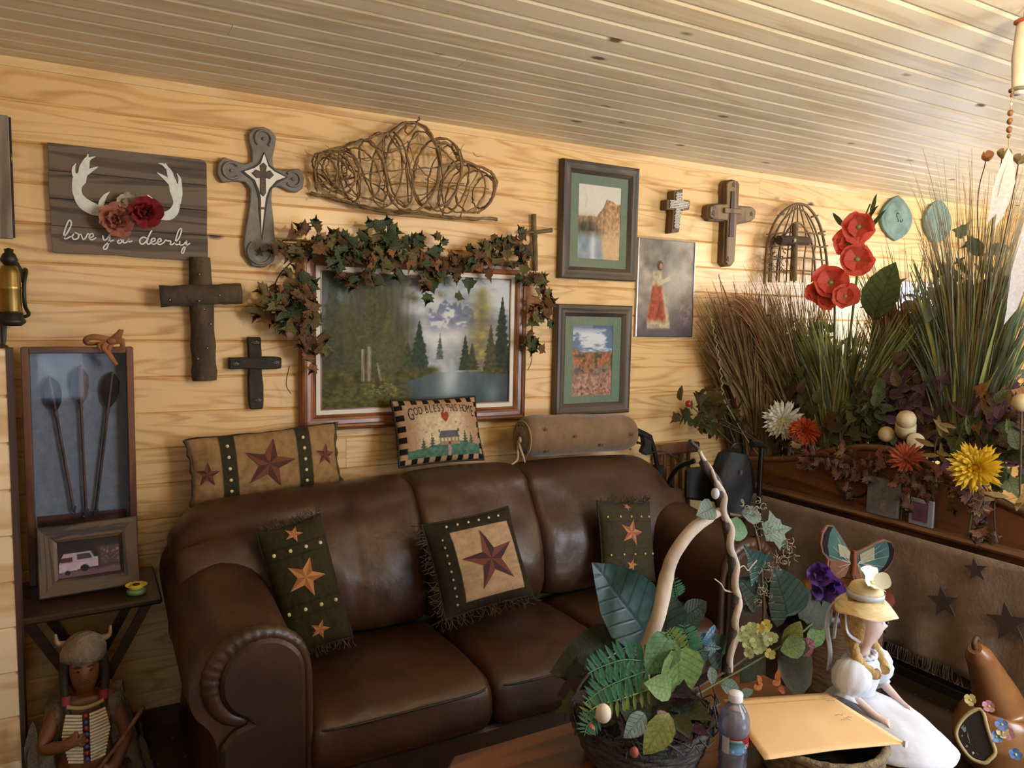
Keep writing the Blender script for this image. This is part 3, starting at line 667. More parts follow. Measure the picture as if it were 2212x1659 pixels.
# ---- picture frames
def frame(parent, x0, x1, z0, z1, prof, mat, name='frame_rail'):
    """four mitred rails; prof = [(distance in from the outer edge, y)] as a closed section"""
    C = [(x0, z0, 1, 1), (x1, z0, -1, 1), (x1, z1, -1, -1), (x0, z1, 1, -1)]
    for i in range(4):
        (ax, az, au, av), (bx, bz, bu, bv) = C[i], C[(i+1) % 4]; n = len(prof); mb = MB()
        vs = [(ax+au*d, y, az+av*d) for d, y in prof]+[(bx+bu*d, y, bz+bv*d) for d, y in prof]
        mb.add(vs, [tuple(range(n))[::-1], tuple(range(n, 2*n))]+[(k, (k+1) % n, n+(k+1) % n, n+k) for k in range(n)], False)
        mb.build(name, mat[i % 2] if isinstance(mat, (list, tuple)) else mat, parent)
def mat_border(parent, x0, x1, z0, z1, w, y, th, mat, name):
    mb = MB(); o = [(x0, z0), (x1, z0), (x1, z1), (x0, z1)]; wl_, wr_, wb_, wt_ = w; i_ = [(x0+wl_, z0+wb_), (x1-wr_, z0+wb_), (x1-wr_, z1-wt_), (x0+wl_, z1-wt_)]
    vs = [(a, y, b) for a, b in o]+[(a, y, b) for a, b in i_]+[(a, y+th, b) for a, b in i_]
    mb.add(vs, [(k, (k+1) % 4, 4+(k+1) % 4, 4+k) for k in range(4)]+[(4+k, 4+(k+1) % 4, 8+(k+1) % 4, 8+k) for k in range(4)], False)
    return mb.build(name, mat, parent)
REDW = [wood('frame_red_wood_h', '#8a5530', '#74431f', '#4c2912', 'x', 20, .35, .3), wood('frame_red_wood_v', '#8a5530', '#74431f', '#4c2912', 'z', 20, .35, .3)]
def clear_glass(name, tint='#ffffff', refl=.12, rough=.02, pale_mix=0):
    if name in MATS: return MATS[name]
    m, nt, b = new_mat(name); N = nt.nodes; L = nt.links; N.remove(b)
    tr_ = N.new('ShaderNodeBsdfTransparent'); tr_.inputs[0].default_value = (*lin(tint), 1)
    gl = N.new('ShaderNodeBsdfGlossy'); gl.inputs['Roughness'].default_value = rough
    lw = N.new('ShaderNodeLayerWeight'); lw.inputs['Blend'].default_value = refl
    no = N.new('ShaderNodeTexNoise'); no.inputs['Scale'].default_value = 6; mu = N.new('ShaderNodeMath'); mu.operation = 'MULTIPLY_ADD'; mu.inputs[1].default_value = .02
    L.new(no.outputs['Fac'], mu.inputs[0]); L.new(lw.outputs['Fresnel'], mu.inputs[2])
    mx = N.new('ShaderNodeMixShader'); L.new(mu.outputs[0], mx.inputs[0]); L.new(tr_.outputs[0], mx.inputs[1]); L.new(gl.outputs[0], mx.inputs[2])
    last = mx.outputs[0]
    if pale_mix:  # pale diffuse share; on the bottle it stands in for reflected window light
        df = N.new('ShaderNodeBsdfPrincipled'); df.inputs['Base Color'].default_value = (*lin(tint), 1); df.inputs['Roughness'].default_value = .15; m2_ = N.new('ShaderNodeMixShader'); m2_.inputs[0].default_value = pale_mix
        L.new(last, m2_.inputs[1]); L.new(df.outputs[0], m2_.inputs[2]); last = m2_.outputs[0]
    L.new(last, N['Material Output'].inputs[0]); MATS[name] = m; return m
GLAZ = clear_glass('picture_glass')
def pines(c, U, V, cx, base, h, w, col, seed=0, dens=9.):
    t = (V-base)/h; ins = (t > 0) & (t < 1); t = np.clip(t, 0, 1)
    tier = np.abs(((t*dens+seed) % 1)-.5)*.6
    hw = w*(1-t)**.85*(.75+tier+.7*(fbm(U*60+seed, V*60, 3)-.5)); a = sst(hw, hw*.7, np.abs(U-cx))*ins
    col2 = hexa(col)[None, None, :]*(.65+.7*fbm(U*80+seed*3, V*60, 3))[..., None]
    return mixc(c, col2, a)
def landscape(U, V):
    n = fbm(U*5, V*5, 5); n2 = fbm(U*30+9, V*30, 4)
    c = np.zeros(U.shape+(3,))+hexa('#868f96'); c = mixc(c, '#c3c9cb', sst(.4, .65, n)*1); c = mixc(c, '#77828d', sst(.55, .8, fbm(U*4+20, V*6, 4)))
    c = mixc(c, '#e2e0d4', np.exp(-((U-.66)/.12)**2-((V-.62)/.16)**2)*.9)
    ridge = .70+.13*np.exp(-((U-.63)/.05)**2)+.10*np.exp(-((U-.74)/.045)**2)+.05*(fbm(U*40, V*0, 3)-.5)*3
    mtn = sst(ridge, ridge-.01, V)*sst(.50, .56, U)*sst(.86, .78, U)*sst(.52, .66, V); c = mixc(c, hexa('#6d7590')[None, None, :]*(.7+.7*n2)[..., None], mtn*.85)
    c = mixc(c, '#dcdcd6', sst(.86, 1.0, n2+.35*mtn)*mtn*.8)
    # misty forest at the left
    fo = sst(.50, .36, U+.08*(n-.5)); c = mixc(c, hexa('#4c4c38')[None, None, :]*(.5+.8*fbm(U*50, V*7, 4))[..., None], fo*.92)
    c = mixc(c, '#3c3a2b', fo*sst(.45, .62, fbm(U*70+3, V*3, 2))*.6)
    c = mixc(c, '#6f7f8c', np.exp(-((U-.05)/.1)**2-((V-.8)/.2)**2)*.6)
    c = mixc(c, '#4a4a2c', sst(.52, .72, fbm(U*9+4, V*8, 4))*sst(.55, .3, U)*sst(.25, .4, V)*.8)
    c = mixc(c, '#8b8440', sst(.60, .80, fbm(U*26, V*36, 3))*np.exp(-((U-.26)/.15)**2-((V-.50)/.14)**2)*.9)
    for (tx, b_, h_, w_, cl) in ((.06, .2, .85, .10, '#3c402c'), (.15, .22, .62, .08, '#46482c'), (.245, .24, .80, .13, '#4a4b2a'), (.33, .24, .52, .09, '#55522e'), (.40, .25, .36, .07, '#4a4a2c')): c = mixc(c, pines(c, U, V, tx, b_, h_, w_, cl, tx*30, 8.), np.full(U.shape, .72))
    # autumn tree at the right
    at = np.exp(-((U-.83)/(.03+.07*(1-np.clip((V-.3)/.65, 0, 1))))**2)*sst(.22, .3, V)*sst(.98, .86, V); c = mixc(c, hexa('#8b7f49')[None, None, :]*(.5+.9*n2)[..., None], at*(.75+.9*(n2-.3)))
    c = pines(c, U, V, .49, .24, .42, .075, '#2c3a26', 1); c = pines(c, U, V, .43, .24, .26, .06, '#3b442a', 5); c = pines(c, U, V, .74, .27, .28, .045, '#2f3a28', 2); c = pines(c, U, V, .78, .27, .22, .045, '#3d4227', 8)
    c = pines(c, U, V, .95, .24, .62, .08, '#2a3422', 3, 12); c = pines(c, U, V, .885, .24, .4, .06, '#45462a', 4)
    c = pines(c, U, V, .60, .36, .20, .025, '#58615c', 6)
    # banks, water
    bank = .27+.03*(fbm(U*14, V*0+2, 3)-.5)*2
    gl = sst(bank+.05, bank, V)*sst(.64, .55, U); gr = sst(bank+.02, bank-.02, V)*sst(.71, .76, U); c = mixc(c, hexa('#4e4a22')[None, None, :]*(.4+1.0*fbm(U*40, V*50, 3))[..., None], np.maximum(gl, gr))
    sh = .255-.06*sst(.60, .40, U)-.02*sst(.75, .95, U)
    wat = sst(sh+.008, sh-.008, V)*sst(.36+.3*(.2-V), .46+.3*(.2-V), U)*1.0; wc = hexa('#3c474b')[None, None, :]*(.7+.6*fbm(U*12, V*4, 3))[..., None]
    c = mixc(c, wc, wat); c = mixc(c, '#d9dedd', wat*np.exp(-((U-.655)/.045)**2)*sst(.0, .2, V)*.9); c = mixc(c, '#8fa0a6', wat*np.exp(-((U-.655)/.13)**2)*.55)
    c = mixc(c, '#7f929b', wat*np.exp(-((U-.90)/.05)**2-((V-.08)/.1)**2)*.6)
    river = sst(.022+.2*(.36-V), .0, np.abs(U-.665))*sst(.40, .34, V)*sst(.2, .24, V); c = mixc(c, '#a9b4b8', river*.9)
    # pale bare trunks
    for (tx, b_, h_, w_, lean) in ((.235, .20, .26, .011, .0), (.205, .2, .24, .009, 0), (.275, .2, .14, .006, .02), (.86, .26, .14, .004, -.04)):
        tt = (V-b_)/h_; c = mixc(c, hexa('#9c907e')[None, None, :]*(.45+.8*fbm(U*90, V*12, 3))[..., None], sst(w_, w_*.6, np.abs(U-tx-lean*(1-tt)))*((tt > 0) & (tt < 1)))
    c = mixc(c, '#2e2a1a', sst(.72, .5, 1-np.abs(U-.235)*9)*sst(.3, .5, V)*0)
    c = mixc(c, hexa('#4b4a20')[None, None, :]*(.5+1.0*fbm(U*60, V*60, 3))[..., None], sst(.22, .15, V+.25*sst(.22, .5, U))*.95)
    c = mixc(c, '#a39a4c', sst(.58, .78, fbm(U*55+5, V*70, 3))*np.exp(-((U-.30)/.1)**2-((V-.13)/.06)**2)); c = mixc(c, '#c9bd72', sst(.62, .8, fbm(U*70+5, V*90, 3))*np.exp(-((U-.32)/.06)**2-((V-.15)/.05)**2))
    return c
YP = -.05
px0, px1, pz0, pz1 = .752, 1.792, 1.106, 1.835
pt = thing('landscape_painting', 'large painting of a forest lake and misty peaks in a reddish wood frame', 'painting', ((px0+px1)/2, 0, pz0))
frame(pt, px0, px1, pz0, pz1, [(0, -.004), (0, YP+.012), (.006, YP+.004), (.014, YP), (.022, YP+.003), (.026, YP+.008), (.04, YP+.010), (.050, YP+.014), (.056, YP+.012), (.064, YP+.018), (.064, -.004)], REDW)
mat_border(pt, px0+.064, px1-.064, pz0+.064, pz1-.064, (.018,)*4, YP+.016, .004, plain('linen_liner', '#d9d4c4', .8), 'linen_liner')
frame(pt, px0+.082, px1-.082, pz0+.082, pz1-.082, [(0, YP+.022), (0, YP+.014), (.005, YP+.014), (.006, YP+.022)], REDW, 'inner_fillet')
print_panel('canvas', (px0+.08, YP+.021, pz0+.08), (px1-.08, YP+.021, pz0+.08), (px0+.08, YP+.021, pz1-.08), 230, 160, landscape, printed('oil_paint', .6), pt)
def rect_at(tl, tr, br, bl, Y):
    a, b, c, d = [onY(*q, Y) for q in (tl, tr, br, bl)]; return (a.x+d.x)/2, (b.x+c.x)/2, (c.z+d.z)/2, (a.z+b.z)/2
GRYW = [wood('frame_barn_h', '#574a3a', '#483c2f', '#2c241c', 'x', 24, .55, .1), wood('frame_barn_v', '#574a3a', '#483c2f', '#2c241c', 'z', 24, .55, .1)]
GRN = mott('green_mat', '#677a66', '#728571', 60, .85)
def canyon(U, V):
    c = np.zeros(U.shape+(3,))+hexa('#d9d6c8'); n = fbm(U*6, V*6, 5); f = fbm(U*25, V*25, 4)
    c = mixc(c, '#b9b6a4', sst(.5, .8, fbm(U*30, V*14, 3))*np.exp(-((U-.12)/.12)**2-((V-.7)/.16)**2)*.9)
    top = .62+.2*sst(.4, .72, U)-.04*sst(.2, .5, np.abs(U-.72)*3)+.05*(fbm(U*12, V*0, 3)-.5)
    top = np.where(U < .36, .58+.06*(n-.5), top)
    rock = hexa('#b58f68')[None, None, :]*(.55+.8*f)[..., None]; c = mixc(c, rock, sst(top+.01, top-.01, V))
    c = mixc(c, hexa('#4d4636')[None, None, :]*(.5+.9*f)[..., None], np.exp(-((U-.2)/.3)**2-((V-.42)/.12)**2)*1.2)
    c = mixc(c, '#d9b98c', sst(.5, .7, U-.2*(V-.4))*sst(.55, .2, V)*.8)
    wat = sst(.62, .5, U+.25*(V-.2))*sst(.40, .3, V); c = mixc(c, hexa('#8fa3ae')[None, None, :]*(.75+.4*n)[..., None], wat); c = mixc(c, '#dfe3df', wat*np.exp(-((U-.36)/.06)**2)*.7); c = mixc(c, '#5a5a4a', wat*sst(.26, .4, V)*.8)
    return c
def desert(U, V):
    n = fbm(U*5, V*9, 5); f = fbm(U*26, V*30, 4)
    c = np.zeros(U.shape+(3,))+hexa('#5f7896'); c = mixc(c, '#d3dade', sst(.45, .62, fbm(U*3+4, V*14, 5))); c = mixc(c, '#3f5877', sst(.86, 1.0, V)*.7)
    hor = .62+.05*sst(.3, .0, U); g = sst(hor+.01, hor-.01, V); c = mixc(c, hexa('#8a7463')[None, None, :]*(.6+.7*f)[..., None], g)
    c = mixc(c, hexa('#a86a4a')[None, None, :]*(.6+.7*f)[..., None], g*sst(.45, .6, fbm(U*5+1, V*8, 4))); c = mixc(c, '#4a4a3a', g*sst(.56, .7, fbm(U*10+3, V*14, 4))*sst(.2, .4, V)*.9)
    c = mixc(c, hexa('#b58a76')[None, None, :]*(.55+.8*f)[..., None], sst(.38, .24, V+.1*(n-.5))*.9); c = mixc(c, '#5a3a30', sst(.6, .75, fbm(U*20, V*40, 3))*sst(.3, .1, V)*.7)
    return c
def matted(name, label, quad, bands, func, seed):
    Y = -.046; x0, x1, z0, z1 = rect_at(*quad, Y); t = thing(name, label, 'picture', ((x0+x1)/2, 0, z0))
    W_ = .058
    frame(t, x0, x1, z0, z1, [(0, -.003), (0, Y+.010), (.006, Y+.002), (.018, Y), (.030, Y+.004), (.040, Y+.004), (W_, Y+.020), (W_, -.003)], GRYW)
    mat_border(t, x0+W_, x1-W_, z0+W_, z1-W_, bands, Y+.021, .003, GRN, 'mat_board')
    a, b, c_, d_ = x0+W_+bands[0]-.002, x1-W_-bands[1]+.002, z0+W_+bands[2]-.002, z1-W_-bands[3]+.002
    print_panel('print', (a, Y+.0235, c_), (b, Y+.0235, c_), (a, Y+.0235, d_), 90, 130, func, printed('photo_print', .35), t)
    mb = MB(); mb.box((x0+W_-.004, Y+.0165, z0+W_-.004), (x1-W_+.004, Y+.0185, z1-W_+.004)); mb.build('glass', GLAZ, t)
    return t
matted('matted_print', 'barn-wood framed print of a pale river canyon with green mat, the upper one', ((1221, 339), (1386, 366), (1374, 608), (1210, 600)), (.045, .04, .042, .045), canyon, 1)
matted('matted_print', 'barn-wood framed print of red desert under blue clouds with green mat, the lower one', ((1208, 653), (1368, 664), (1362, 892), (1198, 900)), (.045, .05, .035, .042), desert, 2)
# ---- generic devotional picture
def robed(U, V):
    n = fbm(U*6, V*8, 5); f = fbm(U*28, V*28, 4)
    c = hexa('#948a7c')[None, None, :]*(.6+.8*n)[..., None]; c = mixc(c, '#b9b1a0', np.exp(-((U-.66)/.2)**2-((V-.55)/.3)**2)*.7); c = mixc(c, '#4c4550', sst(.35, .0, V)*.7); c = mixc(c, '#6b4a5c', sst(.5, .7, f)*sst(.5, .9, U)*sst(.45, .2, V)*.6)
    body = sst(.02, .0, np.abs(U-.36-.08*(.5-V))-(.075+.12*sst(.62, .1, V)))*sst(.06, .1, V)*sst(.70, .66, V)
    c = mixc(c, hexa('#c2b391')[None, None, :]*(.7+.5*f)[..., None], body)
    c = mixc(c, hexa('#a8543c')[None, None, :]*(.6+.7*f)[..., None], body*sst(.56, .50, V)*sst(.12, .2, V)*sst(.02, -.03, U-.46+.3*(V-.4)))
    arm = sst(.03, .018, np.abs(V-.56-.35*(U-.42)))*sst(.34, .40, U)*sst(.60, .55, U); c = mixc(c, '#c9bb98', arm)
    c = mixc(c, '#5a3c28', sst(1.1, .9, np.hypot((U-.385)/.055, (V-.735)/.05))); c = mixc(c, '#b08a68', sst(1.1, .9, np.hypot((U-.405)/.03, (V-.73)/.03)))
    return c
x0, x1, z0, z1 = rect_at((1384, 514), (1503, 521), (1496, 729), (1369, 727), -.016)
t = thing('devotional_picture', 'thin silver-framed picture of a robed figure, tucked beside the two matted prints', 'picture', ((x0+x1)/2, 0, z0))
frame(t, x0, x1, z0, z1, [(0, -.002), (0, -.016), (.005, -.017), (.006, -.010), (.006, -.002)], plain('silver_rail', '#a9a6a2', .3, .9))
print_panel('print', (x0+.005, -.011, z0+.005), (x1-.005, -.011, z0+.005), (x0+.005, -.011, z1-.005), 80, 110, robed, printed('glossy_print', .5), t)
# ---- crosses at the right of the pictures
C3 = lambda pts, Y: wp_(pts, Y, 3.2529, 1100, 300)
DKW = wood('cross_dark_wood', '#6e5537', '#5a4328', '#3a2a18', 'z', 24, .6)
o3 = [(1160, 362), (1222, 352), (1218, 425), (1272, 432), (1268, 498), (1212, 505), (1196, 655), (1142, 662), (1155, 500), (1108, 495), (1112, 425), (1158, 428)]
i3 = [(1172, 376), (1213, 374), (1210, 430), (1258, 440), (1253, 488), (1203, 492), (1192, 634), (1154, 634), (1166, 486), (1124, 480), (1128, 430), (1168, 434)]
P3 = C3(o3, -.055); t = thing('studded_cross', 'small wooden cross with a face of shiny round studs', 'cross', (P3[7][0], 0, P3[7][1]))
mb = MB(); mb.prism(P3, -.055, -.002, WFN); mb.build('cross_body', DKW, t, bevel=.003)
mb = MB(); mb.prism(C3(i3, -.055), -.058, -.054, WFN); mb.build('metal_plate', plain('dark_plate', '#4a4038', .4, .6), t)
mb = MB()
def inpoly(x, y, P):
    r = False; j = len(P)-1
    for i in range(len(P)):
        if (P[i][1] > y) != (P[j][1] > y) and x < (P[j][0]-P[i][0])*(y-P[i][1])/(P[j][1]-P[i][1])+P[i][0]: r = not r
        j = i
    return r
Q3 = C3(i3, -.055); xs = [q[0] for q in Q3]; zs = [q[1] for q in Q3]; st = .0095
for i in range(40):
    for j in range(40):
        x = min(xs)+st*(i+.5*(j % 2)); z = min(zs)+st*.87*j
        if z < max(zs) and inpoly(x, z, Q3): mb.ball((x, -.0585, z), (.0042, .004, .0042), 8, 5)
tag(mb.build('studs', plain('bright_stud', '#f2eee2', .15, .15), t), kind='stuff')
o4 = [(1525, 310), (1545, 288), (1580, 281), (1612, 290), (1626, 315), (1620, 465), (1720, 475), (1742, 500), (1735, 560), (1715, 580), (1607, 602), (1592, 860), (1572, 895), (1540, 898), (1515, 870), (1530, 580), (1430, 572), (1405, 545), (1410, 470), (1440, 453), (1525, 450)]
P4 = C3(o4, -.06); t = thing('carved_cross', 'rounded brown wooden cross with dark inner cross and carved star ends', 'cross', (P4[13][0], 0, P4[13][1]))
CARV = wood('carved_wood', '#7d6340', '#6a5132', '#46341e', 'z', 22, .6)
cx_ = sum(q[0] for q in P4)/len(P4); cz_ = sum(q[1] for q in P4)/len(P4)
mb = MB(); mb.prism(P4, -.045, -.002, WFN); mb.build('back_layer', DKW, t, bevel=.004)
def inset(P, d):
    out = []
    n = len(P); A = sum(P[i][0]*P[(i+1) % n][1]-P[(i+1) % n][0]*P[i][1] for i in range(n)); sg = 1 if A > 0 else -1
    for i in range(n):
        a, b, c = Vector(P[i-1]), Vector(P[i]), Vector(P[(i+1) % n]); u = (b-a).normalized(); v = (c-b).normalized()
        m = Vector((-(u.y+v.y), u.x+v.x))*sg; m = m.normalized() if m.length > 1e-6 else Vector((-u.y, u.x))*sg
        k = max(.5, m.dot(Vector((-u.y, u.x))*sg)); q = b+m*d/k; out.append((q.x, q.y))
    return out
mb = MB(); mb.prism(inset(P4, .007), -.060, -.044, WFN); mb.build('front_layer', CARV, t, bevel=.003)
mb = MB()
for q in ([(1558, 370), (1580, 368), (1572, 690), (1540, 690)],): mb.prism(C3(q, -.06), -.0665, -.0595, WFN)
mb.build('inner_upright', plain('dark_strip', '#3b2a1b', .6), t)
mb = MB(); mb.prism(C3([(1505, 485), (1625, 492), (1622, 530), (1503, 522)], -.06), -.073, -.0595, WFN); mb.build('inner_crossbar', CARV, t, bevel=.003)
for (x, y) in ((1577, 322), (1432, 522), (1702, 528), (1535, 845)):
    c = C3([(x, y)], -.06)[0]; mb = MB(); mb.prism(star_pts(c[0], c[1], .015, .1), -.0625, -.0595, WFN); mb.build('carved_star', plain('star_dark', '#46402e', .7), t)
# ---- twig cross above the painting's right corner
a, b = onY(1153, 463, -.02), onY(1156, 585, -.02); c, d = onY(1124, 502, -.035), onY(1192, 497, -.035)
t = thing('twig_cross', 'little cross of two grey twigs beside the upper matted print', 'cross', (b.x, 0, b.z))
TWIG = mott('twig_bark', '#5a4a34', '#7a684a', 30, .85, bump=.5)
mb = MB(); mb.tube(spline([b, b.lerp(a, .4)+Vector((.003, 0, 0)), a.lerp(b, .3), a], 4), [.0125, .0115], 8); mb.build('upright', TWIG, t)
mb = MB(); mb.tube(spline([c, c.lerp(d, .5)+Vector((0, 0, -.004)), d], 5), [.006, .010], 8); mb.build('crossbar', TWIG, t)
mb = MB(); m_ = (c+d)/2
for k in range(3): mb.tube([Vector((a.x+.0004*k, -.02, c.z+.008-.006*k))+Vector((.016*cos(u), -.005+.022*sin(u), .012*cos(u)*(1 if k % 2 else -1))) for u in np.linspace(0, 2*PI, 11)[:-1]], .0016, 5, closed=True)
mb.build('binding', plain('twine', '#8a7a58', .9), t)
# ---- arched wire trellis
C4 = lambda x, y, Y=-.05: onY(1450+x/2.9029, 400+y/2.9029, Y)
q = C4(780, 600); t = thing('arched_trellis', 'arched brown wire trellis with a small cross inside, behind the grasses', 'trellis', (q.x, 0, q.z))
RW = mott('rusty_wire', '#5c4a30', '#7a6242', 40, .7)
def wire(pts, r=.004, name='wire'):
    mb = MB(); mb.tube(spline([C4(*q) for q in pts], 5), r*1.35, 6); return mb.build(name, RW, t)
wire([(585, 620), (592, 480), (610, 340), (660, 215), (735, 140), (800, 118), (860, 140), (920, 225), (955, 340), (975, 470), (985, 620)], .006, 'arch')
wire([(612, 610), (622, 470), (640, 350), (690, 235), (760, 165), (800, 150), (850, 180), (895, 260), (930, 370), (945, 480), (955, 610)], .004, 'arch')
wire([(660, 600), (668, 480), (690, 360), (740, 270), (785, 235), (835, 265), (880, 360), (898, 480), (905, 600)], .0045, 'arch')
for a in (650, 700, 745, 795, 850, 905): wire([(a-25, 610), (a-18, 470), (a-4, 330), (790+(a-790)*.25, 128)], .003)
for y in (300, 380, 460, 540): wire([(598, y+10, -.05), (790, y-6, -.07), (965, y+12, -.05)], .003)
for k, (x, y) in enumerate(((610, 360), (935, 300), (610, 440), (950, 390), (600, 520), (680, 190), (890, 200))): wire([(x-12, y, -.05), (x+30, y-10, -.055)], .004)
mb = MB()
rn = random.Random(3)
for k in range(40):
    x, y = rn.uniform(610, 720), rn.uniform(300, 570); P = [C4(x, y, -.06)]
    for s_ in range(4): P.append(P[-1]+Vector((rn.uniform(-.02, .02), rn.uniform(-.01, .01), rn.uniform(-.02, .02))))
    mb.tube(P, .0022, 4)
tag(mb.build('tangled_twigs', RW, t), kind='stuff')
mb = MB(); a, b = C4(765, 600, -.085), C4(778, 240, -.085); mb.tube([a, a.lerp(b, .5), b], [.020, .017], 8); mb.build('cross_upright', TWIG, t)
mb = MB(); a, b = C4(675, 345, -.10), C4(862, 350, -.10); mb.tube([a, a.lerp(b, .5)+Vector((0, 0, .004)), b], [.026, .022], 8); mb.build('cross_bar', BARK, t)
mb = MB(); c = C4(776, 345, -.128); mb.prism(star_pts(c.x, c.z, .016, 0, .3), -.130, -.126, WFN); mb.build('star', plain('pale_star', '#b3a887', .5), t)
# ---- teal pointed wall plaques
TEAL = mott('teal_patina', '#4f6f66', '#7d9488', 14, .7, bump=.5, bscale=40)
for k, (cx, cy, w, h, lab) in enumerate(((1941, 471, 34, 50, 'pointed teal leaf plaque with swirl, clear of the tall grasses'), (2030, 478, 30, 50, 'pointed teal leaf plaque half hidden by tall grey grasses'))):
    base = onY(cx, cy+h, 0); t = thing('leaf_plaque', lab, 'plaque', (base.x, 0, base.z), group='teal wall plaques'); c = onY(cx, cy, -.03)
    W_ = abs(onY(cx+w, cy, -.03).x-onY(cx-w, cy, -.03).x)/2; H_ = abs(onY(cx, cy-h, -.03).z-onY(cx, cy+h, -.03).z)/2
    ol = [(c.x+W_*s_*(1-abs(v)**1.9)**.8*(1-.08*v), c.z+H_*v) for s_, vv in ((1, np.linspace(-1, 1, 13)), (-1, np.linspace(1, -1, 13)[1:-1])) for v in vv]
    mb = MB(); mb.prism(ol, -.022, -.002, WFN); mb.build('rim', TEAL, t, bevel=.003)
    mb = MB(); P = [[Vector((c.x+W_*.8*r_*cos(a), -.023-.012*(1-r_*r_), c.z+H_*.8*r_*sin(a)*(1-.2*abs(cos(a))))) for a in np.linspace(0, 2*PI, 25)[:-1]] for r_ in (1, .75, .5, .25, .02)]
    mb.grid(P, closed_v=True); mb.build('domed_face', TEAL, t)
    mb = MB()
    for (ox, oz, r0, a0) in ((-.01, .02, .022, 0), (.015, -.012, .020, 2.4), (-.015, -.02, .015, 4)):
        mb.tube([Vector((c.x+ox+r0*s_*cos(a0+4.2*s_), -.036, c.z+oz+r0*s_*sin(a0+4.2*s_))) for s_ in np.linspace(.15, 1, 12)], .0022, 5)
    mb.build('swirl', plain('swirl_dark', '#2c3a34', .7), t)
# ---- wall lamp and grey board at the left edge
BRASS = mott('aged_brass', '#8a713f', '#b79a5a', 12, .35, metal=.9); BLK = mott('black_iron', '#1f1b17', '#332c25', 20, .5, metal=.3)
c = onY(26, 625, -.07); t = thing('wall_lamp', 'brass cylinder lamp in a black iron wall bracket at left', 'wall lamp', (c.x, 0, c.z-.12))
M0 = Matrix.Translation((c.x-.005, -.07, c.z-.12))
mb = MB(); mb.lathe([(.0, .04), (.030, .04), (.032, .05), (.031, .12), (.033, .125), (.031, .13), (.030, .175), (.022, .195), (.012, .20), (0, .20)], 20, M0); mb.build('brass_cylinder', BRASS, t)
mb = MB(); mb.lathe([(0, .198), (.014, .198), (.02, .205), (.026, .215), (.018, .235), (.012, .24), (.014, .25), (0, .255)], 16, M0); mb.build('cap', BLK, t)
mb = MB(); mb.lathe([(0, 0), (.028, 0), (.042, .012), (.040, .02), (.034, .028), (.034, .042), (0, .044)], 18, M0); mb.build('base_dish', BLK, t)
mb = MB(); mb.tube(spline([(c.x+.03, -.005, c.z-.09), (c.x+.042, -.03, c.z-.08), (c.x+.034, -.07, c.z-.05), (c.x+.034, -.07, c.z+.02), (c.x+.04, -.05, c.z+.06), (c.x+.035, -.005, c.z+.07)], 5), .006, 8); mb.build('bracket_arm', BLK, t)
mb = MB(); P = wp_([(28, 560), (40, 566), (53, 590), (54, 606), (46, 612), (36, 596)], -.03); mb.prism(P, -.045, -.03, WFN); mb.build('bracket_leaf', BLK, t, bevel=.003)
a, b = onY(18, 250, -.02), onY(17, 515, -.02); t = thing('weathered_board', 'narrow weathered grey board hung on end at the far left edge', 'board', (a.x-.02, 0, b.z))
mb = MB(); mb.box((a.x-.055, -.024, b.z), (a.x, -.002, a.z)); mb.build('board_face', wood('grey_board', '#8a7f70', '#766b5d', '#574d42', 'z', 20, .8), t, bevel=.002)
mb = MB(); mb.box((a.x-.002, -.020, b.z+.004), (a.x+.006, -.002, a.z-.004)); mb.build('edge_strip', BLK, t)
mb = MB(); q = onY(21, 340, -.03); mb.tube([(q.x, -.004, q.z+.02), (q.x+.004, -.022, q.z+.012), (q.x+.004, -.022, q.z-.012), (q.x, -.004, q.z-.02)], .0025, 6); mb.build('hook', BRASS, t)
# dark hanging blade shape under the lamp
P = wp_([(-12, 675), (10, 672), (14, 700), (13, 735), (6, 765), (-4, 740)], -.03); t = thing('carved_feather', 'dark grey carved feather hanging below the brass wall lamp', 'wall decoration', (P[4][0], 0, P[4][1]))
mb = MB(); mb.prism(P, -.016, -.004, WFN); mb.build('vane', mott('slate_grey', '#3f3f39', '#5a5a50', 20, .8), t, bevel=.003)
mb = MB(); mb.tube([(P[0][0]+.02, -.018, P[0][1]), (P[4][0], -.018, P[4][1])], [.0035, .002], 6); mb.build('quill', plain('quill_dark', '#2c2a25', .7), t)

# ---- leaf garland round the painting
gq = onY(840, 540, -.07); gt = thing('leaf_garland', 'garland of faded green and brown maple leaves draped over the painting', 'garland', (gq.x, 0, gq.z))
VN = plain('garland_stem', '#4a3a22', .9)
stem = [(690, 760), (650, 690), (590, 660), (600, 600), (640, 550), (610, 520), (690, 525), (760, 530), (830, 520), (900, 545), (980, 575), (1060, 550), (1100, 510), (1145, 545), (1160, 600), (1175, 650), (1150, 700), (1155, 745)]
mb = MB(); mb.tube(spline([onY(x, y, -.075-.02*sin(i)) for i, (x, y) in enumerate(stem)], 5), .003, 5); mb.build('stem', VN, gt)
mb = MB(); mb.tube(spline([onY(625, 790, -.06), onY(618, 830, -.06), onY(628, 850, -.05)], 4), .0018, 5); mb.build('tendril', VN, gt)
mb = MB(); mb.tube(spline([onY(1150, 740, -.06), onY(1148, 780, -.06), onY(1140, 800, -.05)], 4), .0018, 5); mb.build('tendril', VN, gt)
clus = [(600, 655, 36, 30, 28), (650, 690, 30, 45, 24), (680, 750, 22, 32, 13), (640, 600, 26, 40, 9), (632, 525, 26, 18, 9), (690, 530, 40, 26, 16), (760, 548, 45, 38, 30), (830, 535, 40, 42, 34), (900, 565, 45, 36, 28), (970, 585, 45, 26, 18), (800, 610, 45, 22, 7), (1040, 555, 40, 25, 16), (1090, 528, 34, 28, 22), (1130, 560, 20, 20, 10), (1165, 610, 18, 26, 14), (1168, 660, 20, 26, 16), (1150, 738, 14, 14, 7)]
rn = random.Random(21)
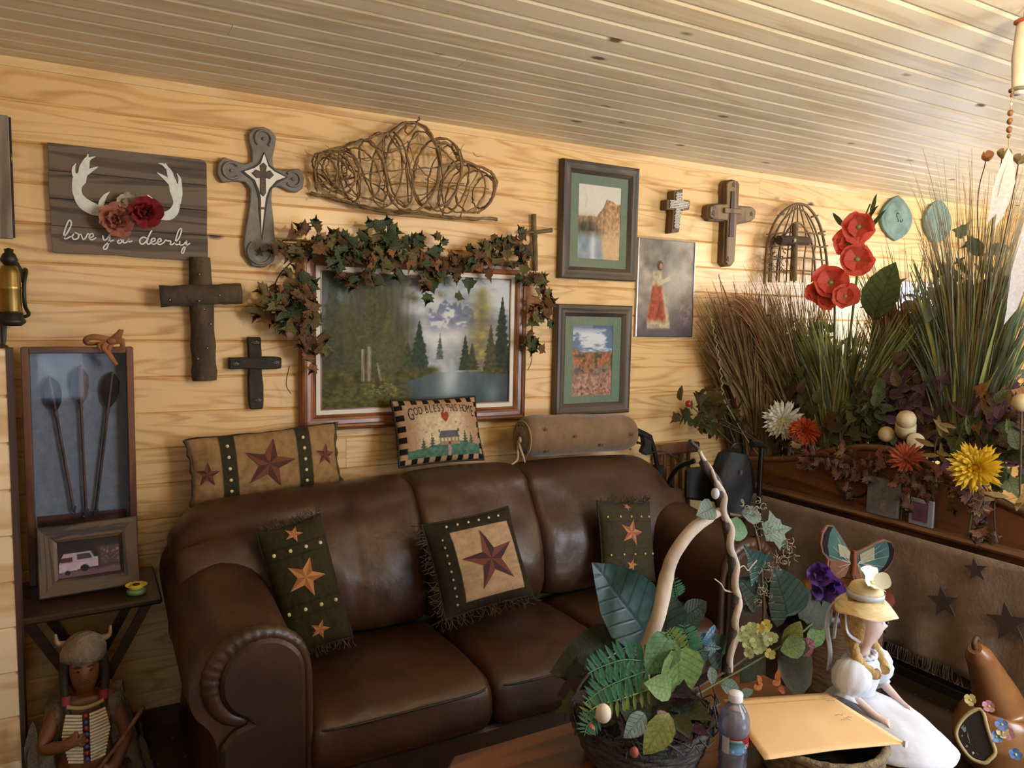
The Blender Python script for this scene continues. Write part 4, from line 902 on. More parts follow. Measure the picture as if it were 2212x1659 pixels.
mats_g = [L_GREEN, L_GREEN, L_OLIVE, L_OLIVE, L_BROWN, L_BROWN, L_BROWN, L_RUST]
nleaf = 0
for (cx, cy, sx, sy, n) in clus:
    for k in range(n):
        if nleaf >= 300: break
        x = cx+rn.gauss(0, sx*.62); y = cy+rn.gauss(0, sy*.62)
        p_ = onY(x, y, -.075-rn.random()*.06); upm = mats_g
        if y < cy-10 and 740 < x < 900: upm = [L_GREEN, L_GREEN, L_OLIVE]
        me = leaf_mesh(rn.choice(['maple', 'maple', 'maple', 'ivy']), rn.choice(upm))
        an = rn.uniform(0, 2*PI); dirv = Vector((cos(an), rn.uniform(-.5, .2), sin(an)-.35)); up = Vector((rn.uniform(-.6, .5), -1, rn.uniform(-.2, .7)))
        put_leaf(gt, me, p_, dirv, up, rn.uniform(.046, .076)); nleaf += 1
for (x, y, s_) in ((680, 490, .05), (838, 487, .05), (800, 492, .05), (925, 635, .06), (945, 545, .05), (905, 520, .05), (960, 530, .045), (1150, 745, .06), (660, 500, .045)):
    put_leaf(gt, leaf_mesh('maple', L_GREEN), onY(x, y, -.1), (rn.uniform(-.4, .4), -.2, 1 if y < 560 else -1), (0, -1, .3), s_)
# ================================================================ sofa and cushions
LEA = mott('brown_leather', '#342015', '#4a2f1d', 5, .40, bump=.75, bscale=8, detail=6, spec=.5)
LEAD = mott('brown_leather_dark', '#2e1c12', '#412817', 5, .45, bump=.3, bscale=14)
PIPE = plain('leather_piping', '#1f130c', .5)
sofa = thing('leather_sofa', 'brown leather three-seat sofa with rolled arms against the pine wall', 'sofa', (1.35, -.55, 0))
_NL = _NT.tolist()
def _vn(u, v):
    i = math.floor(u); j = math.floor(v); a = u-i; b = v-j; a = a*a*(3-2*a); b = b*b*(3-2*b); i %= 64; j %= 64; i2 = (i+1) % 64; j2 = (j+1) % 64
    return (_NL[i][j]*(1-a)+_NL[i2][j]*a)*(1-b)+(_NL[i][j2]*(1-a)+_NL[i2][j2]*a)*b
def wr(x, y, s=1):
    x *= 6.; y *= 6.; return ((_vn(x, y)+.5*_vn(2*x+7.3, 2*y+3.1)+.25*_vn(4*x+14.6, 4*y+6.2))/1.75-.5)*s
def back_cushion(x0, x1, top0, topm, top1, seamx=None, lcap=False, rcap=False):
    nu = 34; P = []
    for i in range(nu+1):
        u = i/nu; x = x0+(x1-x0)*u; e = 1-abs(2*u-1)**7
        e = max(e, 0)**.45
        if lcap and u > .5: e = max(1-abs(2*u-1)**12, 0)**.4
        tz = top0*(1-u)**2+2*topm*u*(1-u)+top1*u*u
        if lcap: tz -= .085*max(0, 1-u/.16)**2
        if rcap: tz -= .12*max(0, (u-.80)/.20)**2
        seam = .014*math.exp(-((x-seamx)/.012)**2) if seamx else 0
        prof = [(-.12, .40), (-.30, .42), (-.47, .43), (-.535, .47), (-.555, .55), (-.545, .64), (-.51, .73), (-.455, .81), (-.41, tz-.075), (-.375, tz-.03), (-.32, tz-.004), (-.25, tz+.004), (-.18, tz-.012), (-.13, tz-.06), (-.115, tz-.14), (-.11, .6)]
        pr = spline([(0, a, b) for a, b in prof], 3, True); cy, cz = -.30, .68; row = []
        for q in pr:
            dy, dz = q.y-cy, q.z-cz; k = .86+.14*e
            w_ = wr(x+q.y*.7, q.z*1.6)*.030+wr(x*2.3+q.z*2, q.z*1.2+5)*.016
            row.append(Vector((x+(.5-u)*.0, cy+dy*k-(w_ if q.y < -.35 else 0)+(seam if q.y < -.3 else 0), cz+dz*(.93+.07*e)-(seam*.6 if q.z > .85 else 0))))
        P.append(row)
    mb = MB(); mb.grid(P, closed_v=True); n = len(P[0]); mb.add(P[0]+P[-1], [tuple(range(n)), tuple(range(n, 2*n))[::-1]], True)
    return mb
back_cushion(.245, 1.105, .90, .925, .945, .82, lcap=True).build('back_cushion', LEA, sofa, weld=1e-5)
back_cushion(1.105, 1.615, .945, .968, .95).build('back_cushion', LEA, sofa, weld=1e-5)
back_cushion(1.615, 2.41, .948, .955, .925, rcap=True).build('back_cushion', LEA, sofa, weld=1e-5)
def seat_cushion(x0, x1, y0, y1, z0, z1, crown):
    nu = 26; P = []
    for i in range(nu+1):
        u = i/nu; s_ = 2*u-1; e = max(1-abs(s_)**9, 0)**.5; cr = crown*(1-s_*s_)
        prof = [(y1, z0), ((y0+y1)/2, z0-.004), (y0+.03, z0), (y0-.004, z0+.025), (y0-.012, (z0+z1)/2-.02), (y0-.004, z1-.045), (y0+.012, z1-.018), (y0+.05, z1+.004), (y0+.14, z1+.014+cr*.7), ((y0+y1)/2, z1+.018+cr), (y1-.1, z1+.01+cr*.6), (y1, z1)]
        pr = spline([(0, a, b) for a, b in prof], 3, True); cy, cz = (y0+y1)/2, (z0+z1)/2; row = []
        for q in pr:
            w_ = wr(u*1.3+x0*3, q.y*2+q.z*3)*.012
            row.append(Vector((x0+(x1-x0)*(.5+.5*s_*(.985+.015*e)), cy+(q.y-cy)*(.95+.05*e), cz+(q.z-cz)*(.80+.20*e)+w_)))
        P.append(row)
    mb = MB(); mb.grid(P, closed_v=True); n = len(P[0]); mb.add(P[0]+P[-1], [tuple(range(n)), tuple(range(n, 2*n))[::-1]], True)
    return mb
for x0, x1 in ((.545, 1.14), (1.145, 1.65), (1.655, 2.155)):
    o = seat_cushion(x0, x1, -.985, -.44, .235, .405, .022).build('seat_cushion', LEA, sofa, weld=1e-5)
    mb = MB(); mb.tube(spline([(x0+.025, -.93, .375), (x0+.05, -.985, .374), ((x0+x1)/2, -.996, .376), (x1-.05, -.985, .374), (x1-.025, -.93, .375)], 6), .004, 6); mb.build('piping', PIPE, o)
def arm(mir):
    fx = (lambda x: 2.70-x) if mir else (lambda x: x)
    sec = [(.54, .04), (.54, .30), (.542, .46), (.538, .56), (.515, .63), (.47, .68), (.40, .705), (.33, .70), (.265, .67), (.225, .615), (.215, .555), (.228, .50), (.262, .455), (.285, .40), (.29, .30), (.285, .04)]
    ys = [-.20, -.30, -.40, -.50, -.60, -.70, -.80, -.90, -.955, -.972]; P = []
    for y in ys:
        t = (y+.97)/.6; rise = .075*max(0, t)**1.6; row = []
        sc = 1-.05*max(0, (-.93-y)/.05)
        for q in spline([(a, 0, b) for a, b in sec], 3, True):
            k = max(0, min(1, (q.z-.4)/.15)); w_ = wr(q.x*4+y*3, q.z*3+y*2)*.012
            row.append(Vector((fx(.39+(q.x-.39)*sc), y-w_*.3, .45+(q.z-.45)*sc+rise*k+w_*k)))
        P.append(row)
    mb = MB(); mb.grid(P, closed_v=True); n = len(P[0]); mb.add(P[0]+P[-1], [tuple(range(n)), tuple(range(n, 2*n))[::-1]], False)
    a = mb.build('arm', LEA, sofa, weld=1e-5)
    cx, cz, r = .412, .572, .114
    poly = [(cx+r*cos(rad(k)), cz+r*sin(rad(k))) for k in range(0, 246, 9)]+[(.375, .452), (.33, .44), (.297, .40), (.293, .04), (.526, .04)]
    mb = MB(); mb.prism([(fx(u), v) for u, v in poly], -.996, -.955, WFN); p_ = mb.build('scroll_panel', LEAD, a, bevel=.010)
    path = [(.425, .462, 0), (.375, .455, 0), (.318, .478, 0), (.282, .535, 0), (.280, .60, 0), (.312, .658, 0), (.37, .690, 0), (.44, .690, 0), (.50, .655, 0), (.532, .595, 0), (.54, .50, 0), (.54, .25, 0), (.54, .04, 0)]
    sp = spline(path, 9); R_ = []
    for i, q in enumerate(sp):
        t = i/len(sp); R_.append((.014+.016*sin(PI*min(1, t/.75)))*(1+.06*sin(i*1.9)*(.25 < t < .7)))
    mb = MB(); mb.tube([Vector((fx(q.x), -.962, q.y)) for q in sp], R_, 10); mb.build('scroll_roll', LEA, a)
arm(False); arm(True)
mb = MB(); mb.box((.5, -.965, .06), (2.2, -.42, .232)); mb.build('seat_base', LEAD, sofa, bevel=.012)
mb = MB(); mb.box((.30, -.42, .06), (2.40, -.12, .62)); mb.build('back_frame', LEAD, sofa, bevel=.01)
for x in (.33, 2.37):
    for y in (-.9, -.18): mb = MB(); mb.lathe([(.028, 0), (.036, .03), (.038, .062)], 14, Matrix.Translation((x, y, 0))); mb.build('foot', plain('dark_foot', '#22160f', .4), sofa)
# ---------------------------------------------------------------- pillows
FAB = printed('printed_fabric', .85, fabric=.25); CORD = mott('dark_cord', '#1d1912', '#332c1f', 40, .9); FRG = mott('fringe_brown', '#3a2d1b', '#5a4a30', 40, .95)
def bul(u, v, t): return t/2*(max(0, (1-abs(2*u-1)**2.4))*max(0, (1-abs(2*v-1)**2.4)))**.55
def pillow(name, label, M, w, h, th, func, nu=64, nv=64, cat='pillow', pinch=.05, group=None, backcol='#4a3f2c'):
    """soft cushion: local x width, z height, front towards -y; printed front sheet and plain back"""
    t = thing(name, label, cat, group=group); t.matrix_basis = M
    u = np.linspace(0, 1, nu+1); v = np.linspace(0, 1, nv+1); U, V = np.meshgrid(u, v, indexing='ij'); c = tolin(func(U, V)).reshape(-1, 3)
    def pos(a, b, s_):
        x = (a-.5)*w; z = (b-.5)*h; x *= 1-pinch*(1-abs(2*b-1)**2)*abs(2*a-1)**3; z *= 1-pinch*(1-abs(2*a-1)**2)*abs(2*b-1)**3
        y = bul(a, b, th); y *= 1+.12*wr(a*2+w*9, b*2+h*5); return Vector((x, s_*y, z))
    F = [[pos(a, b, -1) for b in v] for a in u]; B = [[pos(a, b, .8) for b in v[::4]] for a in u[::4]]
    mb = MB(); mb.grid(F); k = len(mb.v); mb.grid([r_ for r_ in B][::-1]); cb = np.tile(np.array(lin(backcol)), (len(mb.v)-k, 1))
    mb.build('cover', FAB, t, world=False, cols=np.vstack([c, cb]))
    t_pos = lambda a, b, lift=.0: pos(a, b, -1)+Vector((0, -lift, 0))
    return t, t_pos
def edge_path(t_pos, n=24):
    e = [(i/n, 0) for i in range(n)]+[(1, i/n) for i in range(n)]+[(1-i/n, 1) for i in range(n)]+[(0, 1-i/n) for i in range(n)]
    return [t_pos(a, b) for a, b in e]
def edging(t, t_pos, r=.004, mat=None, name='piping', sides='lrtb'):
    if sides == 'lrtb': mb = MB(); mb.tube(edge_path(t_pos), r, 6, closed=True); mb.build(name, mat or CORD, t, world=False); return
    for s_ in sides:
        P = [t_pos(*{'l': (0, k), 'r': (1, k), 't': (k, 1), 'b': (k, 0)}[s_]) for k in np.linspace(0, 1, 14)]
        mb = MB(); mb.tube([q+rv(.003) for q in P], [r*(1+.4*sin(i*2.1)) for i in range(14)], 6); mb.build(name, mat or CORD, t, world=False)
def fringe(t, t_pos, sides, ln, n=46, mat=None):
    mb = MB(); rn = random.Random(n)
    for s_ in sides:
        for k in range(n):
            a = rn.random(); p0 = t_pos(*{'l': (0, a), 'r': (1, a), 't': (a, 1), 'b': (a, 0)}[s_]); out = {'l': (-1, 0, -.3), 'r': (1, 0, -.3), 't': (0, -.4, .6), 'b': (0, -.5, -.8)}[s_]
            d = (Vector(out)+rv(.7)).normalized(); p1 = p0+d*ln*.5; p2 = p1+(d+rv(.8)).normalized()*ln*.5
            mb.tube([p0, p1, p2], [.0022, .0012], 4)
    tag(mb.build('fringe', mat or FRG, t, world=False), kind='stuff')
BTN = {}
def buttons(t, t_pos, uv, mat, r=.0065):
    key = (mat.name, r)
    if key not in BTN: mb = MB(); mb.ball((0, 0, 0), (r, r*.45, r), 10, 6); BTN[key] = mb.mesh('button', mat)
    for a, b in uv: o = link('button', BTN[key], t); o.location = t_pos(a, b, .0015)
BONE = plain('button_bone', '#d3c08e', .35); BRB = plain('button_grey', '#8d8672', .4)
def star_print(c, U, V, cx, cy, r, rot, asp, dark, light, inner=.40):
    ins, k = star_val(U, V, cx, cy, r, rot, inner, asp); sh = np.where(k % 2 == 0, 0.0, 1.0); col = hexa(dark)*(1-sh[..., None])+hexa(light)*sh[..., None]
    return np.where(ins[..., None], col, c)
def star_geo(t, tp, cu, cv, r, rot, asp, dark, light, inner=.40):
    """pieced star sewn on the cover: ten facets in two tones, following the cushion"""
    mb = MB(); pts = [(cu+(r if k % 2 == 0 else r*inner)*sin(rot+PI*k/5)/asp, cv+(r if k % 2 == 0 else r*inner)*cos(rot+PI*k/5)) for k in range(10)]; n = 5
    for k in range(10):
        A, B = pts[k], pts[(k+1) % 10]; mb.mat(k % 2); vs = []; ix = {}
        for i in range(n+1):
            for j in range(n+1-i): w = n-i-j; ix[i, j] = len(vs); vs.append(tp((cu*w+A[0]*i+B[0]*j)/n, (cv*w+A[1]*i+B[1]*j)/n, .0022))
        fs = []
        for i in range(n):
            for j in range(n-i):
                fs.append((ix[i, j], ix[i+1, j], ix[i, j+1]))
                if i+j < n-1: fs.append((ix[i+1, j], ix[i+1, j+1], ix[i, j+1]))
        mb.add(vs, fs, True)
    mb.build('star_patch', [mott('star_'+dark[1:], dark, dark, 20, .9), mott('star_'+light[1:], light, light, 20, .9)], t, world=False, recalc=False)
def from_px(tl, tr, br, bl, yt, yb):
    A, B, C, D = onY(*tl, yt), onY(*tr, yt), onY(*br, yb), onY(*bl, yb); ce = (A+B+C+D)/4; x = ((B+C)-(A+D))/2; z = ((A+B)-(C+D))/2
    return frame_m(ce, x, z), x.length, z.length
# long tan pillow on the back, left
def f1(U, V):
    asp = .56/.25; c = hexa('#8f7049')[None, None, :]*(.82+.36*fbm(U*30, V*14, 3))[..., None]
    for s_ in (.245, .745): c = mixc(c, hexa('#33301f')[None, None, :]*(.8+.4*fbm(U*60, V*40, 2))[..., None], sst(.055, .049, np.abs(U-s_)))
    
    return c
M1 = frame_m((.605, -.115, 1.005), (1, .0, .06), (0, .13, 1)); t, tp = pillow('star_pillow', 'long tan pillow with three rust stars and dark strips, on the sofa back', M1, .56, .25, .09, f1, 110, 50)
star_geo(t, tp, .50, .50, .40, .25, .56/.25, '#4c2620', '#6d3c2a'); star_geo(t, tp, .10, .45, .19, .1, .56/.25, '#4c2620', '#6d3c2a'); star_geo(t, tp, .90, .52, .18, .15, .56/.25, '#4c2620', '#6d3c2a'); buttons(t, tp, [(.245+.01*(i % 2)*0, .16+.17*i) for i in range(5)]+[(.745, .16+.17*i) for i in range(5)], BONE); edging(t, tp, .007, FRG, 'ruffle', 'lr'); edging(t, tp, .003, CORD, 'piping', 'tb')
# house pillow
def f2(U, V):
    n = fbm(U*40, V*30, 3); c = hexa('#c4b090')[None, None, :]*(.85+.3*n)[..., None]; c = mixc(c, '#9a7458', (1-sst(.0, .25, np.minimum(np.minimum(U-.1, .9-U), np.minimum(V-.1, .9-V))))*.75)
    bx = .085; by = .10; bord = (U < bx) | (U > 1-.05) | (V < by*.8) | (V > 1-by)
    chk = np.where((V > 1-by) | (V < by*.8), np.floor(U*15+.25*V*15*.3) % 2, np.floor(V*12) % 2); cc = np.where(chk[..., None] == 0, hexa('#17130f'), hexa('#a98762')); c = np.where(bord[..., None], cc, c)
    ins = ~bord
    hill = .20+.10*np.exp(-((U-.62)/.30)**2)+.012*(n-.5); g = (V < hill) & ins; c = np.where(g[..., None], hexa('#4a6a58')*(.75+.5*n)[..., None], c)
    path = (np.abs(U-.555-.05*(.26-V)) < .018) & g; c = np.where(path[..., None], hexa('#9d8a70'), c)
    hw = (np.abs(U-.56) < .115) & (V > .255) & (V < .36); c = np.where(hw[..., None], hexa('#8d7a5c')*(.85+.3*n)[..., None], c)
    for k in range(5): wnd = (np.abs(U-(.475+.0425*k)) < .010) & (V > .30) & (V < .345); c = np.where(wnd[..., None], hexa('#b9b6a4'), c)
    dr = (np.abs(U-.56) < .013) & (V > .255) & (V < .30); c = np.where(dr[..., None], hexa('#7a2f22'), c)
    rf = (np.abs(U-.56) < .125-.25*(V-.36)) & (V >= .36) & (V < .46); c = np.where(rf[..., None], hexa('#55565c')*(.8+.4*n)[..., None], c)
    for x in (.445, .675): ch = (np.abs(U-x) < .011) & (V > .44) & (V < .485); c = np.where(ch[..., None], hexa('#5a5048'), c)
    for x, b_, h_ in ((.26, .21, .17), (.36, .23, .22), (.755, .26, .22), (.835, .25, .17)):
        tt = np.clip((V-b_)/h_, 0, 1); tr_ = (np.abs(U-x) < .030*(1-tt)*(1+.5*np.sin(V*160))) & (V > b_) & (V < b_+h_); c = np.where(tr_[..., None], hexa('#3f5246'), c)
    for x, y in ((.22, .36), (.30, .46), (.42, .56), (.72, .56), (.80, .50), (.88, .42), (.66, .58), (.86, .56), (.18, .30), (.45, .86)): c = mixc(c, '#8a7f6a', sst(.014, .007, np.hypot(U-x, (V-y)*.7)))
    hx, hy = (U-.54)/.042, (V-.665)/.075; ht = (hx*hx+hy*hy-1)**3-hx*hx*hy**3 < 0; c = np.where(ht[..., None], hexa('#8a3f22'), c)
    return c
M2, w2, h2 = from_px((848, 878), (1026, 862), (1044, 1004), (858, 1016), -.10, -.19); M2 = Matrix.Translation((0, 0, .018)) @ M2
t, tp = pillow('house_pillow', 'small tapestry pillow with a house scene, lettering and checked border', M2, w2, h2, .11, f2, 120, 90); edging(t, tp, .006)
mb = MB(); INK = plain('ink_dark', '#2b2a22', .8)
word = 'GOD BLESS THIS HOME'; xs = [.165, .225, .275, None, .345, .395, .44, .485, .53, None, .598, .640, .668, .697, None, .765, .807, .856, .907]
for ch_, x in zip(word, xs):
    if x is None: continue
    big = {0: 1.5}.get(xs.index(x), 1.0); big = 1.4 if x == .907 else big; arc = .76+.055*(1-((x-.53)/.42)**2)
    me = text_mesh(ch_, .042*big, 0); k = len(mb.v); vs = []
    for q in me.vertices:
        u = x+q.co.x*.60/w2; v = arc-(.03 if big > 1 else 0)+q.co.y*1.2/h2; vs.append(tp(u, v, .0016))
    mb.add(vs, [tuple(f.vertices) for f in me.polygons], False); bpy.data.meshes.remove(me)
mb.build('lettering', INK, t, world=False, recalc=False)
# bolster
t = thing('bolster_pillow', 'tan suede bolster roll with gathered tied end on the sofa back', 'pillow', (1.98, -.20, .95))
SUE = mott('tan_suede', '#6b5233', '#87694a', 9, .95, bump=.3, bscale=50, sheen=.3)
P = []
for i in range(41):
    x = 1.675+.62*i/40; e = max(0, 1-abs(2*i/40-1)**9)**.5; r = (.102-.012*i/40)*(.55+.45*e); cz = .960+.100-.016*i/40
    P.append([Vector((x, -.205+r*cos(a)*.95+.004*wr(x*3, a), cz-.008+r*sin(a)*(1 if sin(a) > 0 else .9)+.010*wr(x*2, a*.7+3))) for a in np.linspace(0, 2*PI, 29)[:-1]])
mb = MB(); mb.grid(P, closed_v=True); mb.build('roll', SUE, t)
for s_, xe, r0 in ((-1, 1.675, .060), (1, 2.295, .052)):
    G = []
    for j in range(6):
        f_ = 1-j/5; G.append([Vector((xe+s_*.012*sin(PI*f_)+.0, -.205+r0*f_*cos(a)*(1+.05*sin(14*a)*f_), (1.045 if s_ < 0 else 1.029)+r0*f_*sin(a)*(1+.05*sin(14*a)*f_))) for a in np.linspace(0, 2*PI, 57)[:-1]])
    mb = MB(); mb.grid(G, closed_v=True); mb.build('gathered_end', SUE, t)
mb = MB(); mb.tube([Vector((1.683, -.205+.078*cos(a), 1.045+.078*sin(a))) for a in np.linspace(0, 2*PI, 33)[:-1]], .0035, 6, closed=True); mb.build('cord', plain('cord_tan', '#a08a60', .9), t)
mb = MB(); mb.tube(spline([(1.665, -.205, 1.04), (1.648, -.23, 1.0), (1.635, -.25, .965), (1.60, -.26, .945)], 4), [.007, .004], 6, flat=.5); mb.build('tie', plain('tie_cloth', '#b09a72', .9), t)
mb = MB(); mb.tube(spline([(1.665, -.205, 1.04), (1.655, -.24, 1.01), (1.665, -.25, .975), (1.668, -.26, .95)], 4), [.007, .004], 6, flat=.5); mb.build('tie', MATS['tie_cloth'], t)
mb = MB(); mb.ball((1.663, -.222, 1.045), (.007, .012, .014)); mb.build('tie_knot', plain('white_knot', '#d8cdb2', .8), t)
for (x, a) in ((1.75, 2.6), (1.76, 3.6), (1.74, 4.3), (1.9, 3.0), (2.05, 3.5), (2.22, 3.1), (2.23, 3.9)):
    r = .100; c = Vector((x, -.205+r*cos(a), 1.043+r*sin(a))); n = Vector((0, cos(a), sin(a))); u_ = Vector((1, 0, 0)); v_ = n.cross(u_)
    mb = MB(); pts = [c+n*.002+u_*p_[0]+v_*p_[1] for p_ in star_pts(0, 0, .013, a)]; mb.add(pts, [tuple(range(10))], False); mb.build('star_patch', plain('faded_star', '#54422c', .9), t)
# three dark pillows on the seat
def f3(U, V):
    c = hexa('#2f2a17')[None, None, :]*(.8+.4*fbm(U*30, V*60, 3))[..., None]; asp = .24/.46
    for b_ in (.27, .36, .73, .81): c = mixc(c, '#1a160c', sst(.006, .003, np.abs(V-b_))*.8)
    
    return c
M3, w3, h3 = from_px((528, 1170), (640, 1128), (788, 1362), (672, 1392), -.50, -.66)
t, tp = pillow('star_pillow', 'dark brown-green star pillow tilted in the left corner of the sofa', M3, w3*1.22, h3*1.03, .12, f3, 60, 110, group=None); star_geo(t, tp, .50, .545, .155, .45, (w3*1.22)/(h3*1.03), '#9a5f34', '#b9804c'); star_geo(t, tp, .5, .90, .075, .5, (w3*1.22)/(h3*1.03), '#9a5f34', '#b9804c'); star_geo(t, tp, .52, .135, .08, .45, (w3*1.22)/(h3*1.03), '#9a5f34', '#b9804c'); buttons(t, tp, [(.14+.24*i, .77) for i in range(4)]+[(.14+.24*i, .315) for i in range(4)], BONE); fringe(t, tp, 'tb', .035, 50); edging(t, tp, .004)
def f4(U, V):
    c = hexa('#2b2418')[None, None, :]*(.8+.4*fbm(U*40, V*40, 3))[..., None]; ins = (U > .22) & (U < .90) & (V > .10) & (V < .84)
    cream = hexa('#a88c6c')[None, None, :]*(.86+.28*fbm(U*9, V*26, 4))[..., None]; c = np.where(ins[..., None], cream, c)
    return c
M4, w4, h4 = from_px((916, 1136), (1098, 1092), (1150, 1288), (955, 1338), -.56, -.72)
t, tp = pillow('star_pillow', 'square pillow with cream centre and one large plum star, mid sofa', M4, w4, h4, .13, f4, 96, 96); star_geo(t, tp, .57, .47, .33, -.12, w4/h4, '#3e2226', '#6b3a2e', .36); buttons(t, tp, [(.13, .1+.085*i) for i in range(9)], BRB, .005); buttons(t, tp, [(.22+.12*i, .92) for i in range(6)], BONE, .005); fringe(t, tp, 'lb', .05, 60); edging(t, tp, .005)
def f5(U, V):
    c = hexa('#3a3322')[None, None, :]*(.8+.4*fbm(U*30, V*50, 3))[..., None]; asp = .27/.44; b_ = '#4a2f1c'
    
    for y in (.33, .41, .74, .88): c = mixc(c, '#221d12', sst(.005, .002, np.abs(V-y))*.7)
    return c
M5, w5, h5 = from_px((1303, 1082), (1410, 1086), (1406, 1252), (1287, 1262), -.56, -.66)
t, tp = pillow('star_pillow', 'dark upright star pillow by the right arm, behind the green leaf', M5, w5, h5, .11, f5, 64, 96); star_geo(t, tp, .46, .60, .175, .30, w5/h5, '#8a4d36', '#a97048'); star_geo(t, tp, .44, .20, .085, .2, w5/h5, '#9a5f34', '#b9804c'); star_geo(t, tp, .48, .94, .06, 3.1, w5/h5, '#9a5f4a', '#a9745c'); buttons(t, tp, [(.10+.2*i, .80) for i in range(5)]+[(.10+.2*i, .335) for i in range(5)], plain('button_brass', '#b39a4e', .35, .5), .0055); fringe(t, tp, 'tb', .04, 50); edging(t, tp, .004)
# ================================================================ left corner: tray table, shadow box, photo, figurine
def skin_mesh(name, J, bones, mat, sub=2, post=None, root=None):
    """continuous body surface grown round a skeleton; J = {joint: (position, radius or (rx, ry))}"""
    keys = list(J); me = bpy.data.meshes.new(name); me.from_pydata([J[k][0] for k in keys], [(keys.index(a), keys.index(b)) for a, b in bones], [])
    o = bpy.data.objects.new(name, me); COL.objects.link(o)
    sm = o.modifiers.new('skin', 'SKIN'); sm.use_smooth_shade = True
    if not me.skin_vertices: me.skin_vertices.new() if hasattr(me.skin_vertices, 'new') else None
    if not me.skin_vertices:
        bm = bmesh.new(); bm.from_mesh(me); bm.verts.layers.skin.verify(); bm.to_mesh(me); bm.free()
    for i, k in enumerate(keys):
        r = J[k][1]; me.skin_vertices[0].data[i].radius = r if hasattr(r, '__len__') else (r, r)
        me.skin_vertices[0].data[i].use_root = (k == (root or keys[0]))
    sb = o.modifiers.new('sub', 'SUBSURF'); sb.levels = sub; sb.render_levels = sub
    bpy.context.view_layer.update(); dg = bpy.context.evaluated_depsgraph_get()
    out = bpy.data.meshes.new_from_object(o.evaluated_get(dg)); bpy.data.objects.remove(o); bpy.data.meshes.remove(me)
    out.name = name; out.materials.clear(); out.materials.append(mat)
    for p_ in out.polygons: p_.use_smooth = True; p_.material_index = 0
    if post:
        for v in out.vertices: v.co = post(v.co.copy())
    return out
TZ = .65
DKT = wood('dark_table_wood', '#3a2415', '#2d1b10', '#1a0f08', 'x', 20, .35, .3)
t = thing('tray_table', 'small dark folding tray table with crossed legs in the left corner', 'table', (0, -.26, 0))
mb = MB(); mb.prism([(-.205, -.445), (.205, -.43), (.205, -.075), (-.205, -.075)], TZ-.022, TZ, lambda u, v, k: (u, v, k)); mb.build('table_top', DKT, t, bevel=.006)
for y in (-.385, -.13):
    for s_ in (1, -1):
        yy = y+.017*s_; mb = MB(); a, b = Vector((.17*s_, yy, TZ-.024)), Vector((-.17*s_, yy, 0)); d = (b-a).normalized(); q = Vector((-d.z, 0, d.x))*.014
        vs = [a-q, a+q, b+q, b-q]; mb.add([(v.x, yy-.008, v.z) for v in vs]+[(v.x, yy+.008, v.z) for v in vs], [(0, 1, 2, 3), (7, 6, 5, 4), (0, 4, 5, 1), (1, 5, 6, 2), (2, 6, 7, 3), (3, 7, 4, 0)], False); mb.build('leg', DKT, t)
for s_ in (-1, 1): mb = MB(); mb.tube([(.145*s_, -.41, .075), (.145*s_, -.11, .075)], .008, 8); mb.build('stretcher', DKT, t)
# ---- shadow box of arrows
CX0, CX1, CZ0, CZ1, CYF, CYB = -.176, .152, TZ+.002, 1.452, -.145, -.075
t = thing('arrow_shadow_box', 'tall glazed wooden case with three old arrows on grey felt', 'display case', (0, -.11, CZ0))
CASEW = wood('case_wood', '#6b3f22', '#5a331b', '#38200f', 'z', 20, .4, .2); CASEH = wood('case_wood_h', '#6b3f22', '#5a331b', '#38200f', 'x', 20, .4, .2)
for x0, x1 in ((CX0, CX0+.022), (CX1-.022, CX1)): mb = MB(); mb.box((x0, CYF, CZ0), (x1, CYB, CZ1)); mb.build('side_rail', CASEW, t, bevel=.002)
for z0, z1 in ((CZ0, CZ0+.03), (CZ1-.02, CZ1)): mb = MB(); mb.box((CX0+.022, CYF, z0), (CX1-.022, CYB, z1)); mb.build('end_rail', CASEH, t, bevel=.002)
FELT = mott('grey_felt', '#85857f', '#9a9a92', 30, .95, bump=.2, bscale=120)
mb = MB(); mb.box((CX0+.01, CYB-.012, CZ0+.02), (CX1-.01, CYB, CZ1-.01)); mb.build('felt_back', FELT, t)
mb = MB(); mb.box((CX0+.03, CYB-.018, CZ0+.03), (CX1-.03, CYB-.012, .875)); mb.build('wood_ledge', CASEH, t)
mb = MB(); mb.box((CX0+.02, CYF+.004, CZ0+.028), (CX1-.02, CYF+.007, CZ1-.018)); mb.build('glass', clear_glass('case_glass', '#f2f6ff', .06), t)
mb = MB(); mb.ball((-.012, CYB-.021, .862), .006); mb.build('knob', BRASS, t)
SHAFT = wood('arrow_shaft', '#6a4a33', '#553a27', '#3a2618', 'z', 26, .6); FEA = mott('feather_dark', '#2a211b', '#4a3a2e', 26, .8); FEAL = mott('feather_tan', '#7a6242', '#94794f', 26, .8)
CC = lambda x, y, Y: onY(x/3.2529, 680+y/3.2529, Y)
